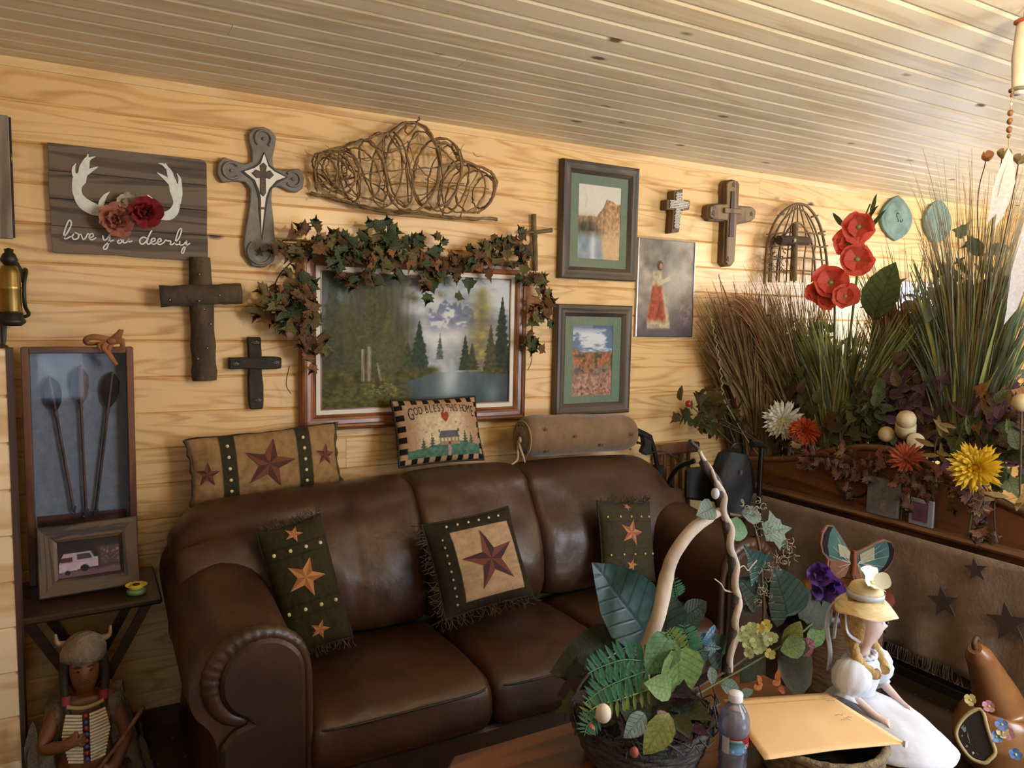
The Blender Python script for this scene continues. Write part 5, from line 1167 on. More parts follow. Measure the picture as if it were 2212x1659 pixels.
for k, (bx, by, tx, ty) in enumerate(((515, 1350, 345, 430), (605, 1370, 555, 360), (675, 1370, 790, 400))):
    a, b = CC(bx, by, CYB-.028), CC(tx, ty, CYB-.028); ar = thing('old_arrow', ['worn arrow leaning left in the glazed case, with broad fletching', 'worn upright middle arrow in the glazed case', 'worn arrow leaning right in the glazed case, with dark fletching'][k], 'arrow', a, group='arrows in the glazed case')
    mb = MB(); mb.tube([a, a.lerp(b, .5), b], .0048, 8); mb.build('shaft', SHAFT, ar)
    d = (b-a).normalized(); sx_ = Vector((d.z, 0, -d.x))
    for s_ in (1, -1):
        m0 = a.lerp(b, .72); m1 = a.lerp(b, .985); mid = a.lerp(b, .86); pts = [m0, mid.lerp(m0, .5)+sx_*s_*.020, mid+sx_*s_*.028, mid.lerp(m1, .6)+sx_*s_*.026, m1+sx_*s_*.010, m1]
        mb = MB(); n = len(pts); mb.add([q+Vector((0, -.0015, 0)) for q in pts]+[q+Vector((0, .0015, 0)) for q in pts], [tuple(range(n)), tuple(range(n, 2*n))[::-1]]+[(i, (i+1) % n, n+(i+1) % n, n+i) for i in range(n)], False); mb.build('fletching', FEAL if (k == 1 and s_ > 0) else FEA, ar)
    mb = MB(); mb.tube([a.lerp(b, .70), a.lerp(b, .735)], .0062, 8); mb.build('binding', plain('sinew', '#6e5a3c', .8), ar)
    mb = MB(); mb.prism([(-.009, 0), (0, -.03), (.009, 0), (0, .008)], -.002, .002, lambda u, v, w: a+sx_*u+d*v+Vector((0, w, 0))); mb.build('point', plain('flint', '#3a3835', .5), ar)
# leather tassel over the case corner
TAS = mott('rust_leather', '#7d4d2c', '#9a6438', 14, .8, bump=.3)
q = onY(238, 738, -.15); t = thing('leather_bow', 'rust leather strips knotted over the top corner of the glazed case', 'leather bow', (q.x, -.15, CZ1))
for pts, w in (([(238, 735), (205, 728), (186, 733), (190, 742), (215, 742)], .013), ([(240, 735), (255, 722), (262, 714), (258, 730), (268, 736)], .011), ([(240, 738), (225, 748), (236, 765), (246, 780), (252, 788)], .012), ([(245, 738), (262, 738), (264, 750), (250, 756)], .012), ([(236, 738), (214, 745), (220, 756)], .010), ([(242, 740), (236, 752), (232, 768)], .010)):
    P = spline([onY(x, y, -.160-.008*sin(1.1*i)) for i, (x, y) in enumerate(pts)], 4); mb = MB(); mb.tube(P, [w*1.0, w*.6], 6, flat=.25, flatdir=(0, 1, 0)); mb.build('strip', TAS, t)
mb = MB(); mb.ball(onY(240, 737, -.162), (.016, .010, .012)); mb.build('knot', TAS, t)
# dark walking stick between the partition and the case
t = thing('walking_stick', 'dark segmented walking stick leaning between the partition and the glazed case', 'stick', (-.222, -.22, 0))
a = onY(27, 790, -.30); SEG = [(.0, .02), (.02, .50), (.52, .30), (.84, .42), (1.28, .14)]
for i, (z0, l_) in enumerate(SEG):
    mb = MB(); mb.lathe([(.0, z0), (.012+.002*(i % 2), z0), (.013, z0+l_*.5), (.012, z0+l_), (0, z0+l_)], 12, Matrix.Translation((-.222, -.22, 0))); mb.build('segment', mott('stick_black', '#20242a', '#343a42', 14, .45) if i in (1, 3) else plain('stick_brown', '#4a3620', .6), t)
mb = MB(); mb.tube(spline([(-.222, -.22, 1.41), (-.222, -.22, 1.445), (-.21, -.235, 1.455), (-.20, -.25, 1.43)], 5), .010, 8); mb.build('crook', MATS['stick_brown'], t)
# ---- photo frame
def suv(U, V):
    n = fbm(U*8, V*6, 4); c = hexa('#241a17')[None, None, :]*(.6+.8*n)[..., None]; c = mixc(c, '#5b4147', sst(.62, .7, U)*sst(.82, .7, V)*sst(.15, .3, V)*(.3+n)); c = mixc(c, '#7a5c66', sst(.28, .15, V+.05*n)*.8)
    c = mixc(c, '#a89aa0', sst(.6, .72, fbm(U*24, V*20, 3))*sst(.66, .75, U)*sst(.75, .65, V)*sst(.25, .35, V)*.6)
    body = (U > .02) & (U < .64) & (V > .17+.12*(U-.1)) & (V < .40+.16*np.clip(U, 0, .6)); c = np.where(body[..., None], hexa('#bfa9b4')*(.9+.2*n)[..., None], c)
    roof = (U > .03+.25*(V-.4)) & (U < .60-.35*(V-.44)) & (V >= .38) & (V < .66); c = np.where(roof[..., None], hexa('#b29ca8'), c)
    win = (U > .30) & (U < .56-.3*(V-.44)) & (V > .46) & (V < .61); c = np.where(win[..., None], hexa('#3b3440'), c); w2_ = (U > .05) & (U < .24) & (V > .42) & (V < .56); c = np.where(w2_[..., None], hexa('#4a2428'), c)
    c = mixc(c, '#c8463c', sst(.03, .015, np.hypot(U-.20, (V-.42)))); c = mixc(c, '#15100f', sst(.075, .065, np.hypot(U-.42, (V-.22)*.75))); c = mixc(c, '#15100f', sst(.05, .04, np.hypot(U-.15, (V-.14)*.75)))
    return c
Mp, wp2, hp2 = from_px((80, 1152), (296, 1120), (303, 1272), (82, 1303), -.235, -.305)
Mp = Mp @ Matrix.Translation((0, 0, .012))
t = thing('photo_frame', 'rustic wood-grain photo frame holding a snapshot of a pale car at night', 'photo frame'); t.matrix_basis = Mp
RUS = [wood('rustic_frame_h', '#5a452e', '#3a2a1a', '#1c130b', 'x', 30, .6, .1, wav=2.5), wood('rustic_frame_v', '#5a452e', '#3a2a1a', '#1c130b', 'z', 30, .6, .1, wav=2.5)]
def frame_local(parent, x0, x1, z0, z1, prof, mats, name):
    C = [(x0, z0, 1, 1), (x1, z0, -1, 1), (x1, z1, -1, -1), (x0, z1, 1, -1)]
    for i in range(4):
        (ax, az, au, av), (bx, bz, bu, bv) = C[i], C[(i+1) % 4]; n = len(prof); mb = MB()
        mb.add([(ax+au*d, y, az+av*d) for d, y in prof]+[(bx+bu*d, y, bz+bv*d) for d, y in prof], [tuple(range(n))[::-1], tuple(range(n, 2*n))]+[(k, (k+1) % n, n+(k+1) % n, n+k) for k in range(n)], False)
        mb.build(name, mats[i % 2], parent, world=False)
frame_local(t, -wp2/2, wp2/2, -hp2/2, hp2/2, [(0, .012), (0, -.006), (.004, -.010), (.046, -.006), (.056, .0), (.058, .012)], RUS, 'frame_rail')
mb = MB(); a, b = wp2/2-.055, hp2/2-.055; mb.box((-a, .004, -b), (a, .008, b)); mb.build('backing', plain('photo_back', '#2a2018', .8), t, world=False)
U_, V_ = 70, 46; P_ = [[Vector((-a+2*a*i/U_, .003, -b+2*b*j/V_)) for j in range(V_+1)] for i in range(U_+1)]; mb = MB(); mb.grid(P_); uu, vv = np.meshgrid(np.linspace(0, 1, U_+1), np.linspace(0, 1, V_+1), indexing='ij')
mb.build('photograph', printed('photo_print', .35), t, world=False, recalc=False, cols=tolin(suv(uu, vv)).reshape(-1, 3))
mb = MB(); mb.box((-.02, .012, -hp2/2+.03), (.02, .016, hp2*.25), Matrix.Translation((0, .02, 0)) @ Matrix.Rotation(rad(10), 4, 'X')); mb.build('easel_back', plain('photo_back', '#2a2018', .8), t, world=False)
# ---- sunflower jar
q = onZ(295, 1276, TZ+.01); t = thing('sunflower_jar', 'little green jar with a yellow sunflower lid on the tray table', 'jar', (q.x, q.y, TZ))
M0 = Matrix.Translation((q.x, q.y, TZ)); GJ = plain('jar_green', '#6b8f5a', .4)
mb = MB(); mb.lathe([(0, 0), (.026, 0), (.031, .006), (.030, .014), (.026, .02), (0, .02)], 18, M0, wob=lambda a, z: 1+.05*sin(9*a)); mb.build('jar_body', GJ, t)
YP_ = mott('sun_petal', '#d6b83a', '#ecd65c', 20, .5)
for k in range(12):
    an = 2*PI*k/12; d = Vector((cos(an), sin(an), .12)); put_leaf(t, petal_mesh(YP_, .38, .12), Vector((q.x, q.y, TZ+.024))+d*.010, d, (0, 0, 1), .025, 'petal')
mb = MB(); mb.lathe([(0, .02), (.022, .02), (.024, .026), (.018, .030), (0, .0305)], 18, M0); mb.build('lid', YP_, t)
mb = MB(); mb.lathe([(0, .029), (.012, .029), (.011, .033), (.004, .031), (0, .030)], 16, M0); mb.build('seed_centre', plain('seed_brown', '#5a2c14', .5), t)
# ---- seated figurine in fur robe
FX, FY = -.02, -.58
fig = thing('chief_figurine', 'carved figurine in fur robe and headdress with white bone breastplate', 'figurine', (FX, FY, 0))
SK = mott('figure_skin', '#5e3720', '#78492a', 12, .55)
def fpost(c):
    # brow, nose, cheeks and chin of the face, which looks towards -y
    hx, hy, hz = c.x, c.y, c.z-.522
    if abs(hz) < .07 and abs(hx) < .05 and hy < .0:
        n_ = math.exp(-(hx/.008)**2)*math.exp(-((hz+.004)/.016)**2)*.016; br_ = math.exp(-((hz-.018)/.006)**2)*.005; ey = -math.exp(-((abs(hx)-.015)/.008)**2-((hz-.008)/.006)**2)*.007
        mo = -math.exp(-(hx/.014)**2-((hz+.026)/.003)**2)*.004; ch = math.exp(-(hx/.015)**2-((hz+.042)/.010)**2)*.006; ck = math.exp(-((abs(hx)-.024)/.010)**2-((hz+.008)/.012)**2)*.004
        c.y -= (n_+br_+ey+mo+ch+ck)*1.5
    return c
J = {'pelvis': ((0, 0, .20), (.085, .065)), 'waist': ((0, .0, .28), (.072, .055)), 'chest': ((0, .0, .37), (.085, .058)), 'neck0': ((0, -.002, .430), (.036, .034)), 'neck': ((0, -.006, .455), .026), 'jaw': ((0, -.020, .480), (.040, .044)), 'head': ((0, -.020, .522), (.052, .056)), 'crown': ((0, -.012, .575), (.044, .048)),
     'shR': ((-.075, 0, .415), .030), 'elR': ((-.125, -.045, .315), .023), 'wrR': ((-.06, -.095, .335), .017), 'haR': ((-.035, -.105, .352), (.018, .013)),
     'shL': ((.075, 0, .415), .030), 'elL': ((.120, -.03, .30), .023), 'wrL': ((.08, -.10, .25), .017), 'haL': ((.055, -.115, .245), (.018, .013)),
     'hipR': ((-.06, -.03, .19), .05), 'knR': ((-.10, -.14, .20), .045), 'anR': ((-.08, -.15, .06), .03), 'toR': ((-.08, -.20, .028), .024),
     'hipL': ((.06, -.03, .19), .05), 'knL': ((.10, -.14, .20), .045), 'anL': ((.08, -.15, .06), .03), 'toL': ((.08, -.20, .028), .024)}
for s_, S_ in ((-1, 'R'), (1, 'L')):
    hx, hy, hz = J['ha'+S_][0]; inw = -s_
    for k in range(4): J['f%s%d' % (S_, k)] = ((hx+inw*.020, hy-.008+.0*k, hz+.012-.009*k), .0062); J['g%s%d' % (S_, k)] = ((hx+inw*(.034-.003*abs(k-1.5)), hy+.004, hz+.008-.009*k), .0055)
    J['t'+S_] = ((hx+inw*.010, hy-.004, hz+.026), .0062)
B = [('pelvis', 'waist'), ('waist', 'chest'), ('chest', 'neck0'), ('neck0', 'neck'), ('neck', 'jaw'), ('jaw', 'head'), ('head', 'crown')]
for S_ in 'RL':
    B += [('chest', 'sh'+S_), ('sh'+S_, 'el'+S_), ('el'+S_, 'wr'+S_), ('wr'+S_, 'ha'+S_), ('pelvis', 'hip'+S_), ('hip'+S_, 'kn'+S_), ('kn'+S_, 'an'+S_), ('an'+S_, 'to'+S_), ('ha'+S_, 't'+S_)]
    for k in range(4): B += [('ha'+S_, 'f%s%d' % (S_, k)), ('f%s%d' % (S_, k), 'g%s%d' % (S_, k))]
FSC = 1.07
link('body', skin_mesh('body', J, B, SK, 2, fpost), fig); fig.scale = (.90, .94, 1.02)
FB = lambda mb, n, m, **k: mb.build(n, m, fig, world=False, **k)
for s_ in (-1, 1):
    mb = MB(); mb.ball((s_*.017, -.062, .531), (.0065, .004, .0045), 10, 6); mb.build('eye', plain('eye_dark', '#140c08', .3), fig, world=False)
    mb = MB(); mb.tube([(s_*.007, -.068, .541), (s_*.018, -.068, .544), (s_*.028, -.060, .540)], .0028, 6); mb.build('eyebrow', plain('hair_dark', '#231a14', .7), fig, world=False)
mb = MB(); mb.tube([(-.014, -.064, .495), (0, -.069, .4955), (.014, -.064, .495)], .0026, 6); mb.build('mouth', plain('lip_brown', '#4a2418', .5), fig, world=False)
FUR = mott('fur_grey', '#5c4f40', '#85755e', 22, .95, bump=1.0, bscale=60); FURD = mott('fur_brown', '#4a3826', '#6d563b', 22, .95, bump=1.0, bscale=60)
mb = MB(); P = []
for i in range(11):
    v = i/10; z = .005+.215*v; row = []
    for k in range(48):
        a = 2*PI*k/48; r = (.175-.055*v)*(1+.06*sin(5*a+2*v)+.04*sin(11*a+v*5)); row.append((r*cos(a)*1.02, -.06*(1-v*.3)+r*sin(a)*.92-.02, z+.008*sin(7*a)))
    P.append(row)
P.append([(q[0]*.35, -.05+(q[1]+.05)*.35, .225) for q in P[-1]]); mb.grid(P, closed_v=True); FB(mb, 'lap_robe', FURD)
for s_ in (-1, 1):
    mb = MB(); P = []
    for i in range(9):
        v = i/8; c = Vector((s_*(.075+.075*v), .02+.01*v, .43-.36*v)); P.append([c+Vector((s_*(.030+.022*v)*cos(a), .0, 0))+Vector((0, (.058-.01*v)*sin(a)*(1+.12*sin(3*a+v*7)), 0))+Vector((.010*sin(5*a+i), 0, .010*sin(4*a))) for a in np.linspace(0, 2*PI, 19)[:-1]])
    mb.grid(P, closed_v=True); n = 18; mb.add(P[0]+P[-1], [tuple(range(n)), tuple(range(n, 2*n))[::-1]], True); FB(mb, 'cloak_side', FUR)
mb = MB(); mb.lathe([(.050, .553), (.066, .556), (.066, .578), (.054, .604), (.030, .620), (0, .625)], 22, Matrix.Translation((0, -.016, 0)), wob=lambda a, z: 1+.05*sin(6*a)+.03*sin(13*a)); FB(mb, 'fur_cap', FUR)
for s_ in (-1, 1):
    mb = MB(); mb.tube(spline([(s_*.052, -.005, .595), (s_*.074, -.01, .605), (s_*.078, -.012, .632)], 4), [.011, .004], 8); FB(mb, 'horn', plain('horn_tan', '#8a7050', .5))
    mb = MB(); mb.tube(spline([(s_*.050, -.018, .555), (s_*.058, -.02, .50), (s_*.056, -.035, .45), (s_*.05, -.055, .40)], 4), [.017, .010], 8); FB(mb, 'braid', plain('hair_dark', '#231a14', .7))
    mb = MB(); mb.tube([(s_*.054, -.037, .455), (s_*.053, -.043, .43)], .0135, 8); FB(mb, 'braid_wrap', plain('red_wrap', '#8a2f34', .8))
BONEW = mott('bone_white', '#b9ac8c', '#d2c6a6', 30, .6)
def chest_pt(x, z): return Vector((x, -.062-.012*math.cos(x*18)+.04*(z-.35), z))
for s_ in (-1, 1):
    for k in range(15):
        z = .405-.0095*k; w = .058*(1-.30*abs(k-6)/9)
        mb = MB(); mb.tube([chest_pt(s_*.010, z-.004), chest_pt(s_*(.010+w*.5), z), chest_pt(s_*(.010+w), z+.004)], .0046, 6); FB(mb, 'bone_pipe', BONEW)
for k in range(8): mb = MB(); mb.ball(chest_pt(0, .402-.018*k)+Vector((0, -.003, 0)), .0075, 8, 6); FB(mb, 'bead', plain('bead_blue', '#33407a', .4) if k % 2 else plain('bead_red', '#8a2a2a', .4))
mb = MB(); mb.tube([chest_pt(k_*.052, .432-.012*math.cos(k_*1.4))+Vector((0, .012, 0)) for k_ in np.linspace(-1, 1, 11)], .006, 8); FB(mb, 'necklace', plain('necklace_tan', '#a08a5e', .7))
mb = MB(); mb.tube([(.02, -.125, .25), (.10, -.12, .33), (.165, -.115, .41)], [.006, .0075], 8); FB(mb, 'long_pipe', wood('pipe_wood', '#6e4a2c', '#5a3a20', '#3a2412', 'x', 26, .5))
mb = MB(); mb.box((-.035, -.155, .232), (-.005, -.15, .244), Matrix.Rotation(rad(-18), 4, 'Y')); FB(mb, 'white_tag', plain('tag_white', '#b9bcc6', .5))
for (x, z, r) in ((-.03, .215, .010), (-.045, .205, .008), (-.06, .18, .011)): mb = MB(); mb.ball((x, -.185, z), r, 8, 6); FB(mb, 'pendant', plain('pendant_tan', '#9a845c', .6))
for k, (x, z, an) in enumerate(((-.145, .36, 100), (-.155, .33, 95), (-.15, .30, 85), (.16, .22, -70), (.17, .19, -80), (.155, .25, -60))):
    d = Vector((cos(rad(an))*.3, -.1, -1)) if x < 0 else Vector((.3, -.1, -1)); o = put_leaf(None, leaf_mesh('lance', FUR), (0, 0, 0), d, (0, -1, .2), .12 if x < 0 else .09, 'feather')
    mm = o.matrix_basis.copy(); mm.translation = Vector((x, -.055, z+.05)); o.parent = fig; o.matrix_basis = mm
# ================================================================ right side: bench cabinet, walker, flower arrangements
FXC = 3.05; LZ = .735
CABW = wood('cabinet_wood', '#74492c', '#613a20', '#402514', 'y', 16, .4, .25)
cab = thing('bench_cabinet', 'long dark wooden bench cabinet with arched back rail along the right side', 'cabinet', (3.35, -1.1, 0))
mb = MB(); mb.box((FXC+.03, -2.15, .12), (3.62, -.14, LZ-.03)); mb.build('body', CABW, cab, bevel=.004)
mb = MB(); mb.prism([(FXC+.01, LZ-.03), (FXC-.004, LZ-.022), (FXC-.010, LZ-.012), (FXC-.004, LZ), (3.64, LZ), (3.64, LZ-.03)], -2.17, -.12, lambda u, v, t: (u, t, v)); mb.build('top_ledge', wood('ledge_wood', '#7a5535', '#664326', '#40281a', 'y', 16, .4, .25), cab)
# upright back panel with arched crest
def crest(y): return .84+.185*math.exp(-((y+.98)/.46)**2)
ys = np.linspace(-2.1, -.06, 40)
poly = [(-.06, LZ)]+[(y, crest(y)) for y in ys[::-1]]+[(-2.1, LZ)]
mb = MB(); mb.prism(poly, 3.098, 3.122, lambda u, v, t: (t, u, v)); mb.build('back_panel', CABW, cab)
mb = MB(); mb.tube([(3.110, y, crest(y)) for y in ys], .020, 10); mb.build('crest_rail', wood('crest_wood', '#6e4528', '#57351d', '#351e10', 'y', 16, .35, .3), cab)
for y in (-.16, -2.12): mb = MB(); mb.box((FXC+.03, y-.03, 0), (FXC+.09, y+.03, .12)); mb.build('foot', CABW, cab)
for y in (-.16, -2.12): mb = MB(); mb.box((3.55, y-.03, 0), (3.61, y+.03, .12)); mb.build('foot', CABW, cab)
mb = MB(); mb.box((FXC-.02, -2.1, .075), (FXC+.035, -.16, .118)); mb.build('base_rail', plain('black_rail', '#16130f', .5), cab, bevel=.004)
# star throw hanging over the front
CLOTH = mott('brown_throw', '#79644e', '#8f775e', 12, .95, bump=.3, bscale=80, sheen=.3)
thr = thing('star_throw', 'brown woven throw with dark stars and fringe hanging over the cabinet front', 'throw', (FXC, -1.1, .2))
P = []
for i in range(91):
    y = -.27-1.78*i/90; row = []
    for j in range(15):
        v = j/14; z = LZ-.045-.50*v; row.append((FXC-.018-.010*v-.012*v*sin(i*.55)-.008*v*sin(i*.21+1), y, z-.006*v*sin(i*.4)))
    P.append(row)
mb = MB(); mb.grid(P); ob = mb.build('cloth', CLOTH, thr)
so = ob.modifiers.new('thick', 'SOLIDIFY'); so.thickness = .004
DST = plain('throw_star', '#473a33', .95)
for (x, y, r) in ((2040, 1300, .085), (2180, 1345, .10), (1900, 1345, .07), (2110, 1230, .06)):
    c = onX(x, y, FXC-.034); mb = MB(); mb.prism(star_pts(c.y, c.z, r*.8, .25), FXC-.044, FXC-.036, lambda u, v, t: (t, u, v)); mb.build('star_patch', DST, thr)
mb = MB(); rn = random.Random(5)
for k in range(420):
    y = -.27-1.78*rn.random(); mb.tube([(FXC-.028, y, .205), (FXC-.032+rn.uniform(-.006, .006), y+rn.uniform(-.006, .006), .175), (FXC-.03+rn.uniform(-.012, .012), y+rn.uniform(-.012, .012), .15)], [.0018, .001], 4)
tag(mb.build('fringe', mott('fringe_grey', '#5a4a3c', '#7a6a58', 30, .95), thr), kind='stuff')
# acrylic block and lilac tile on the ledge
def on_ledge(pts, X): return [onX(x, y, X) for x, y in pts]
A = on_ledge([(1877, 1108), (1943, 1128), (1950, 1040), (1885, 1030)], FXC+.035); y0, y1, z1 = A[1].y, A[0].y, A[2].z
t = thing('acrylic_block', 'clear acrylic block with pressed dried flowers standing on the ledge', 'ornament', (FXC+.045, (y0+y1)/2, LZ))
mb = MB(); mb.box((FXC+.012, y0, LZ+.001), (FXC+.036, y1, z1)); mb.build('block', clear_glass('acrylic', '#dfe0de', .2, .03, .22), t, bevel=.002)
for k in range(9):
    yy = random.uniform(y0+.015, y1-.015); zz = random.uniform(LZ+.02, z1-.03); put_leaf(t, leaf_mesh('oval', [L_TAN, L_OLIVE, L_BROWN][k % 3]), (FXC+.024, yy, zz), (0, random.uniform(-.6, .6), 1), (-1, 0, 0), .035, 'pressed_leaf')
bloom(t, (FXC+.022, y0*.55+y1*.45, LZ+.042), (-1, 0, 0), .018, [(6, 1, 15, petal_mesh(mott('petal_gold', '#c89a2c', '#e0bb4a', 20, .7), .45, .2))], MATS['petal_gold'], .3, 'pressed_flower')
A = on_ledge([(1964, 1122), (2016, 1143), (2023, 1086), (1970, 1072)], FXC+.02); y0, y1, z1 = A[1].y, A[0].y, (A[2].z+A[3].z)/2
t = thing('lilac_tile', 'square glass tile with lilac centre propped on the ledge', 'ornament', (FXC+.03, (y0+y1)/2, LZ))
mb = MB(); mb.box((FXC+.012, y0, LZ+.001), (FXC+.024, y1, z1)); mb.build('glass_border', mott('pale_glass', '#7f88a0', '#a3acc0', 14, .15, coat=.5), t, bevel=.003)
mb = MB(); d_ = (y1-y0)*.2; mb.box((FXC+.0095, y0+d_, LZ+.001+d_*.9), (FXC+.0125, y1-d_*.8, z1-d_*.7)); mb.build('lilac_centre', mott('lilac_print', '#5b3f52', '#7a5a6c', 22, .3), t)
# dark loop handle on the ledge
a, b, c = onX(1803, 1015, FXC+.03), onX(1825, 1068, FXC+.03), onX(1880, 1045, FXC+.05); t = thing('black_loop_handle', 'thin black loop of cord hanging against the cabinet back beside the acrylic block', 'cord', b)
mb = MB(); mb.tube(spline([onX(1800, 1005, FXC+.03), a, onX(1808, 1050, FXC+.04), b, onX(1860, 1072, FXC+.035), c, onX(1884, 1020, FXC+.03)], 5), .005, 8); mb.build('cord', plain('black_cord', '#14110f', .4), t)
mb = MB(); mb.ball(onX(1800, 1005, FXC+.03), .008); mb.build('end_bead', MATS['black_cord'], t)
# ---------------------------------------------------------------- rollator walker with bag
BP = plain('black_plastic', '#121110', .45); BM = plain('black_tube', '#191716', .35, .3)
wk = thing('walker', 'black folding walker with brake handles standing beyond the sofa arm', 'walker', (2.62, -.24, 0))
yw = -.17
def wtube(pts, r, name, mat=BM): mb = MB(); mb.tube(spline(pts, 5), r, 8); return mb.build(name, mat, wk)
q = lambda x, y, Y=yw: onY(x, y, Y)
wtube([q(1404, 944), q(1413, 975), q(1420, 1010), q(1430, 1080), Vector((2.60, yw, .35)), Vector((2.62, yw, .13))], .0125, 'upright_tube')
wtube([q(1360, 926), q(1380, 934), q(1404, 946)], .018, 'grip', BP)
wtube([q(1362, 952), q(1378, 956), q(1400, 962)], .006, 'brake_lever', BP)
mb = MB(); mb.prism(wp_([(1385, 940), (1404, 950), (1402, 975), (1392, 983), (1382, 976), (1388, 962)], yw), yw-.02, yw+.015, WFN); mb.build('brake_housing', BP, wk, bevel=.004)
wtube([q(1403, 978), q(1430, 975, -.2), q(1455, 985, -.22), q(1466, 998, -.25)], .004, 'brake_cable', BP)
wtube([q(1436, 1075), q(1445, 1040, -.25), q(1465, 1010, -.32), q(1500, 995, -.40)], .0125, 'side_rail')
mb = MB(); mb.prism(wp_([(1415, 1005), (1428, 1004), (1430, 1022), (1417, 1024)], yw), yw-.018, yw+.018, WFN); mb.build('clamp', BP, wk, bevel=.003)
mb = MB(); mb.prism(wp_([(1414, 1045), (1445, 1042), (1452, 1060), (1444, 1085), (1412, 1075)], yw), yw-.025, yw+.012, WFN); mb.build('fold_joint', BP, wk, bevel=.004)
wtube([Vector((2.86, -.50, .98)), Vector((2.86, -.50, .6)), Vector((2.84, -.52, .13))], .0125, 'upright_tube')
wtube([Vector((2.86, -.50, .985)), Vector((2.80, -.52, 1.0)), Vector((2.76, -.53, 1.0))], .018, 'grip', BP)
wtube([Vector((2.60, -.17, .52)), Vector((2.86, -.50, .52))], .011, 'cross_tube')
for (x, y) in ((2.62, -.17), (2.84, -.52)): mb = MB(); mb.lathe([(.025, -.014), (.068, -.014), (.072, 0), (.068, .014), (.025, .014)], 20, Matrix.Translation((x, y, .075)) @ Matrix.Rotation(rad(90), 4, 'X')); mb.build('wheel', BP, wk)
mb = MB(); A = [onY(x, y, -.30) for x, y in ((1482, 1012), (1556, 1004), (1560, 1085), (1480, 1078))]; mb.prism([(v.x, v.z) for v in A], -.32, -.28, WFN); mb.build('back_pad', mott('black_vinyl', '#0d0c0b', '#191715', 20, .6, bump=.3), wk, bevel=.012)
# black bag on the walker
t = thing('black_bag', 'slouching black fabric bag hanging on the walker', 'bag', (2.86, -.42, .6)); cB = onY(1575, 1025, -.40); P = []
for i in range(17):
    v = i/16; z = cB.z+.115-.31*v; w = .055+.075*sin(PI*min(1, v*.9+.1)); P.append([Vector((cB.x+.0+w*cos(a)*(1+.16*sin(3*a+5*v)), -.42+.06*sin(a)*(1+.15*sin(4*a+7*v)), z+.010*sin(2*a))) for a in np.linspace(0, 2*PI, 25)[:-1]])
mb = MB(); mb.grid(P, closed_v=True); n = 24; mb.add(P[0]+P[-1], [tuple(range(n)), tuple(range(n, 2*n))[::-1]], True); mb.build('bag_body', mott('black_fabric', '#0f0e0d', '#211e1b', 14, .7, bump=.5, bscale=20), t)
mb = MB(); mb.tube(spline([cB+Vector((-.05, -.03, .10)), cB+Vector((-.03, -.05, .16)), cB+Vector((.03, -.05, .15)), cB+Vector((.05, -.03, .09))], 5), .007, 8); mb.build('strap', BP, t)
mb = MB(); mb.box(cB+Vector((-.03, -.10, .02)), cB+Vector((-.015, -.085, .04))); mb.build('buckle', plain('buckle_grey', '#8a8a8a', .3, .8), t)
# wooden armchair beyond the walker
ch = thing('wooden_armchair', 'brown wooden slat-back armchair half hidden behind the walker', 'chair', (2.72, -.10, 0)); CHW = wood('chair_wood', '#6e4626', '#5a371c', '#38200f', 'z', 18, .45, .2)
def cbar(a, b, r, name): mb = MB(); mb.tube([a, b], r, 8); mb.build(name, CHW, ch)
for x in (2.60, 2.655, 2.71, 2.765, 2.82): cbar((x, -.055, .45), (x, -.035, .90), .011, 'back_slat')
mb = MB(); mb.box((2.55, -.075, .88), (2.87, -.025, .935)); mb.build('top_rail', CHW, ch, bevel=.008)
mb = MB(); mb.box((2.56, -.145, .42), (2.86, -.05, .45)); mb.build('seat', CHW, ch, bevel=.006)
for x in (2.57, 2.85):
    for y in (-.135, -.06): cbar((x, y, 0), (x, y, .43), .014, 'leg')
    mb = MB(); mb.box((x-.022, -.15, .66), (x+.022, -.05, .685)); mb.build('armrest', CHW, ch, bevel=.006)
    cbar((x, -.14, .44), (x, -.14, .66), .011, 'arm_post')

# ---------------------------------------------------------------- dried grasses and flowers on the cabinet
def blades(t, name, mats, spec, seed, w=.0035, seg=6, curl=.0):
    """a bunch of thin curved blades; spec(rn) -> (base, mid, tip)"""
    rn = random.Random(seed); per = [MB() for _ in mats]
    n, fn = spec
    for k in range(n):
        a, m, b = fn(rn); mb = per[rn.randrange(len(mats))]; P = []
        for i in range(seg+1):
            s_ = i/seg; P.append(a*(1-s_)**2+m*2*s_*(1-s_)+b*s_*s_)
        ww = w*rn.uniform(.6, 1.3); d = (b-a).normalized(); sd = d.cross(Vector((rn.uniform(-1, 1), rn.uniform(-1, 1), .2))).normalized()
        L_ = []; 
        for i, q_ in enumerate(P): k_ = ww*(1-.85*(i/seg)**1.5); L_.append((q_-sd*k_, q_+sd*k_+d.cross(sd)*k_*.5))
        mb.grid([[l_[0], l_[1]] for l_ in L_])
    for i, (mb, m_) in enumerate(zip(per, mats)):
        if mb.v: tag(mb.build(name, m_, t, recalc=False), kind='stuff')
def fan(base, br, px, X=None, Y=None, lean=.35):
    """tips at photo points (x0, x1, y0, y1) on plane x = X or y = Y"""
    x0, x1, y0, y1 = px
    def f(rn):
        a = Vector(base)+Vector((rn.uniform(-br, br), rn.uniform(-br, br), 0)); b = (onX(rn.uniform(x0, x1), rn.triangular(y0, y1, y0+(y1-y0)*.35), X+rn.uniform(-.06, .06)) if X else onY(rn.uniform(x0, x1), rn.triangular(y0, y1, y0+(y1-y0)*.35), Y+rn.uniform(-.05, .04)))
        b = a+(b-a)*rn.uniform(.75, 1.05); m = a.lerp(b, .5); m = Vector((a.x*.6+m.x*.4, a.y*.6+m.y*.4, m.z+lean*.2*abs(b.z-a.z))); return a, m, b
    return f
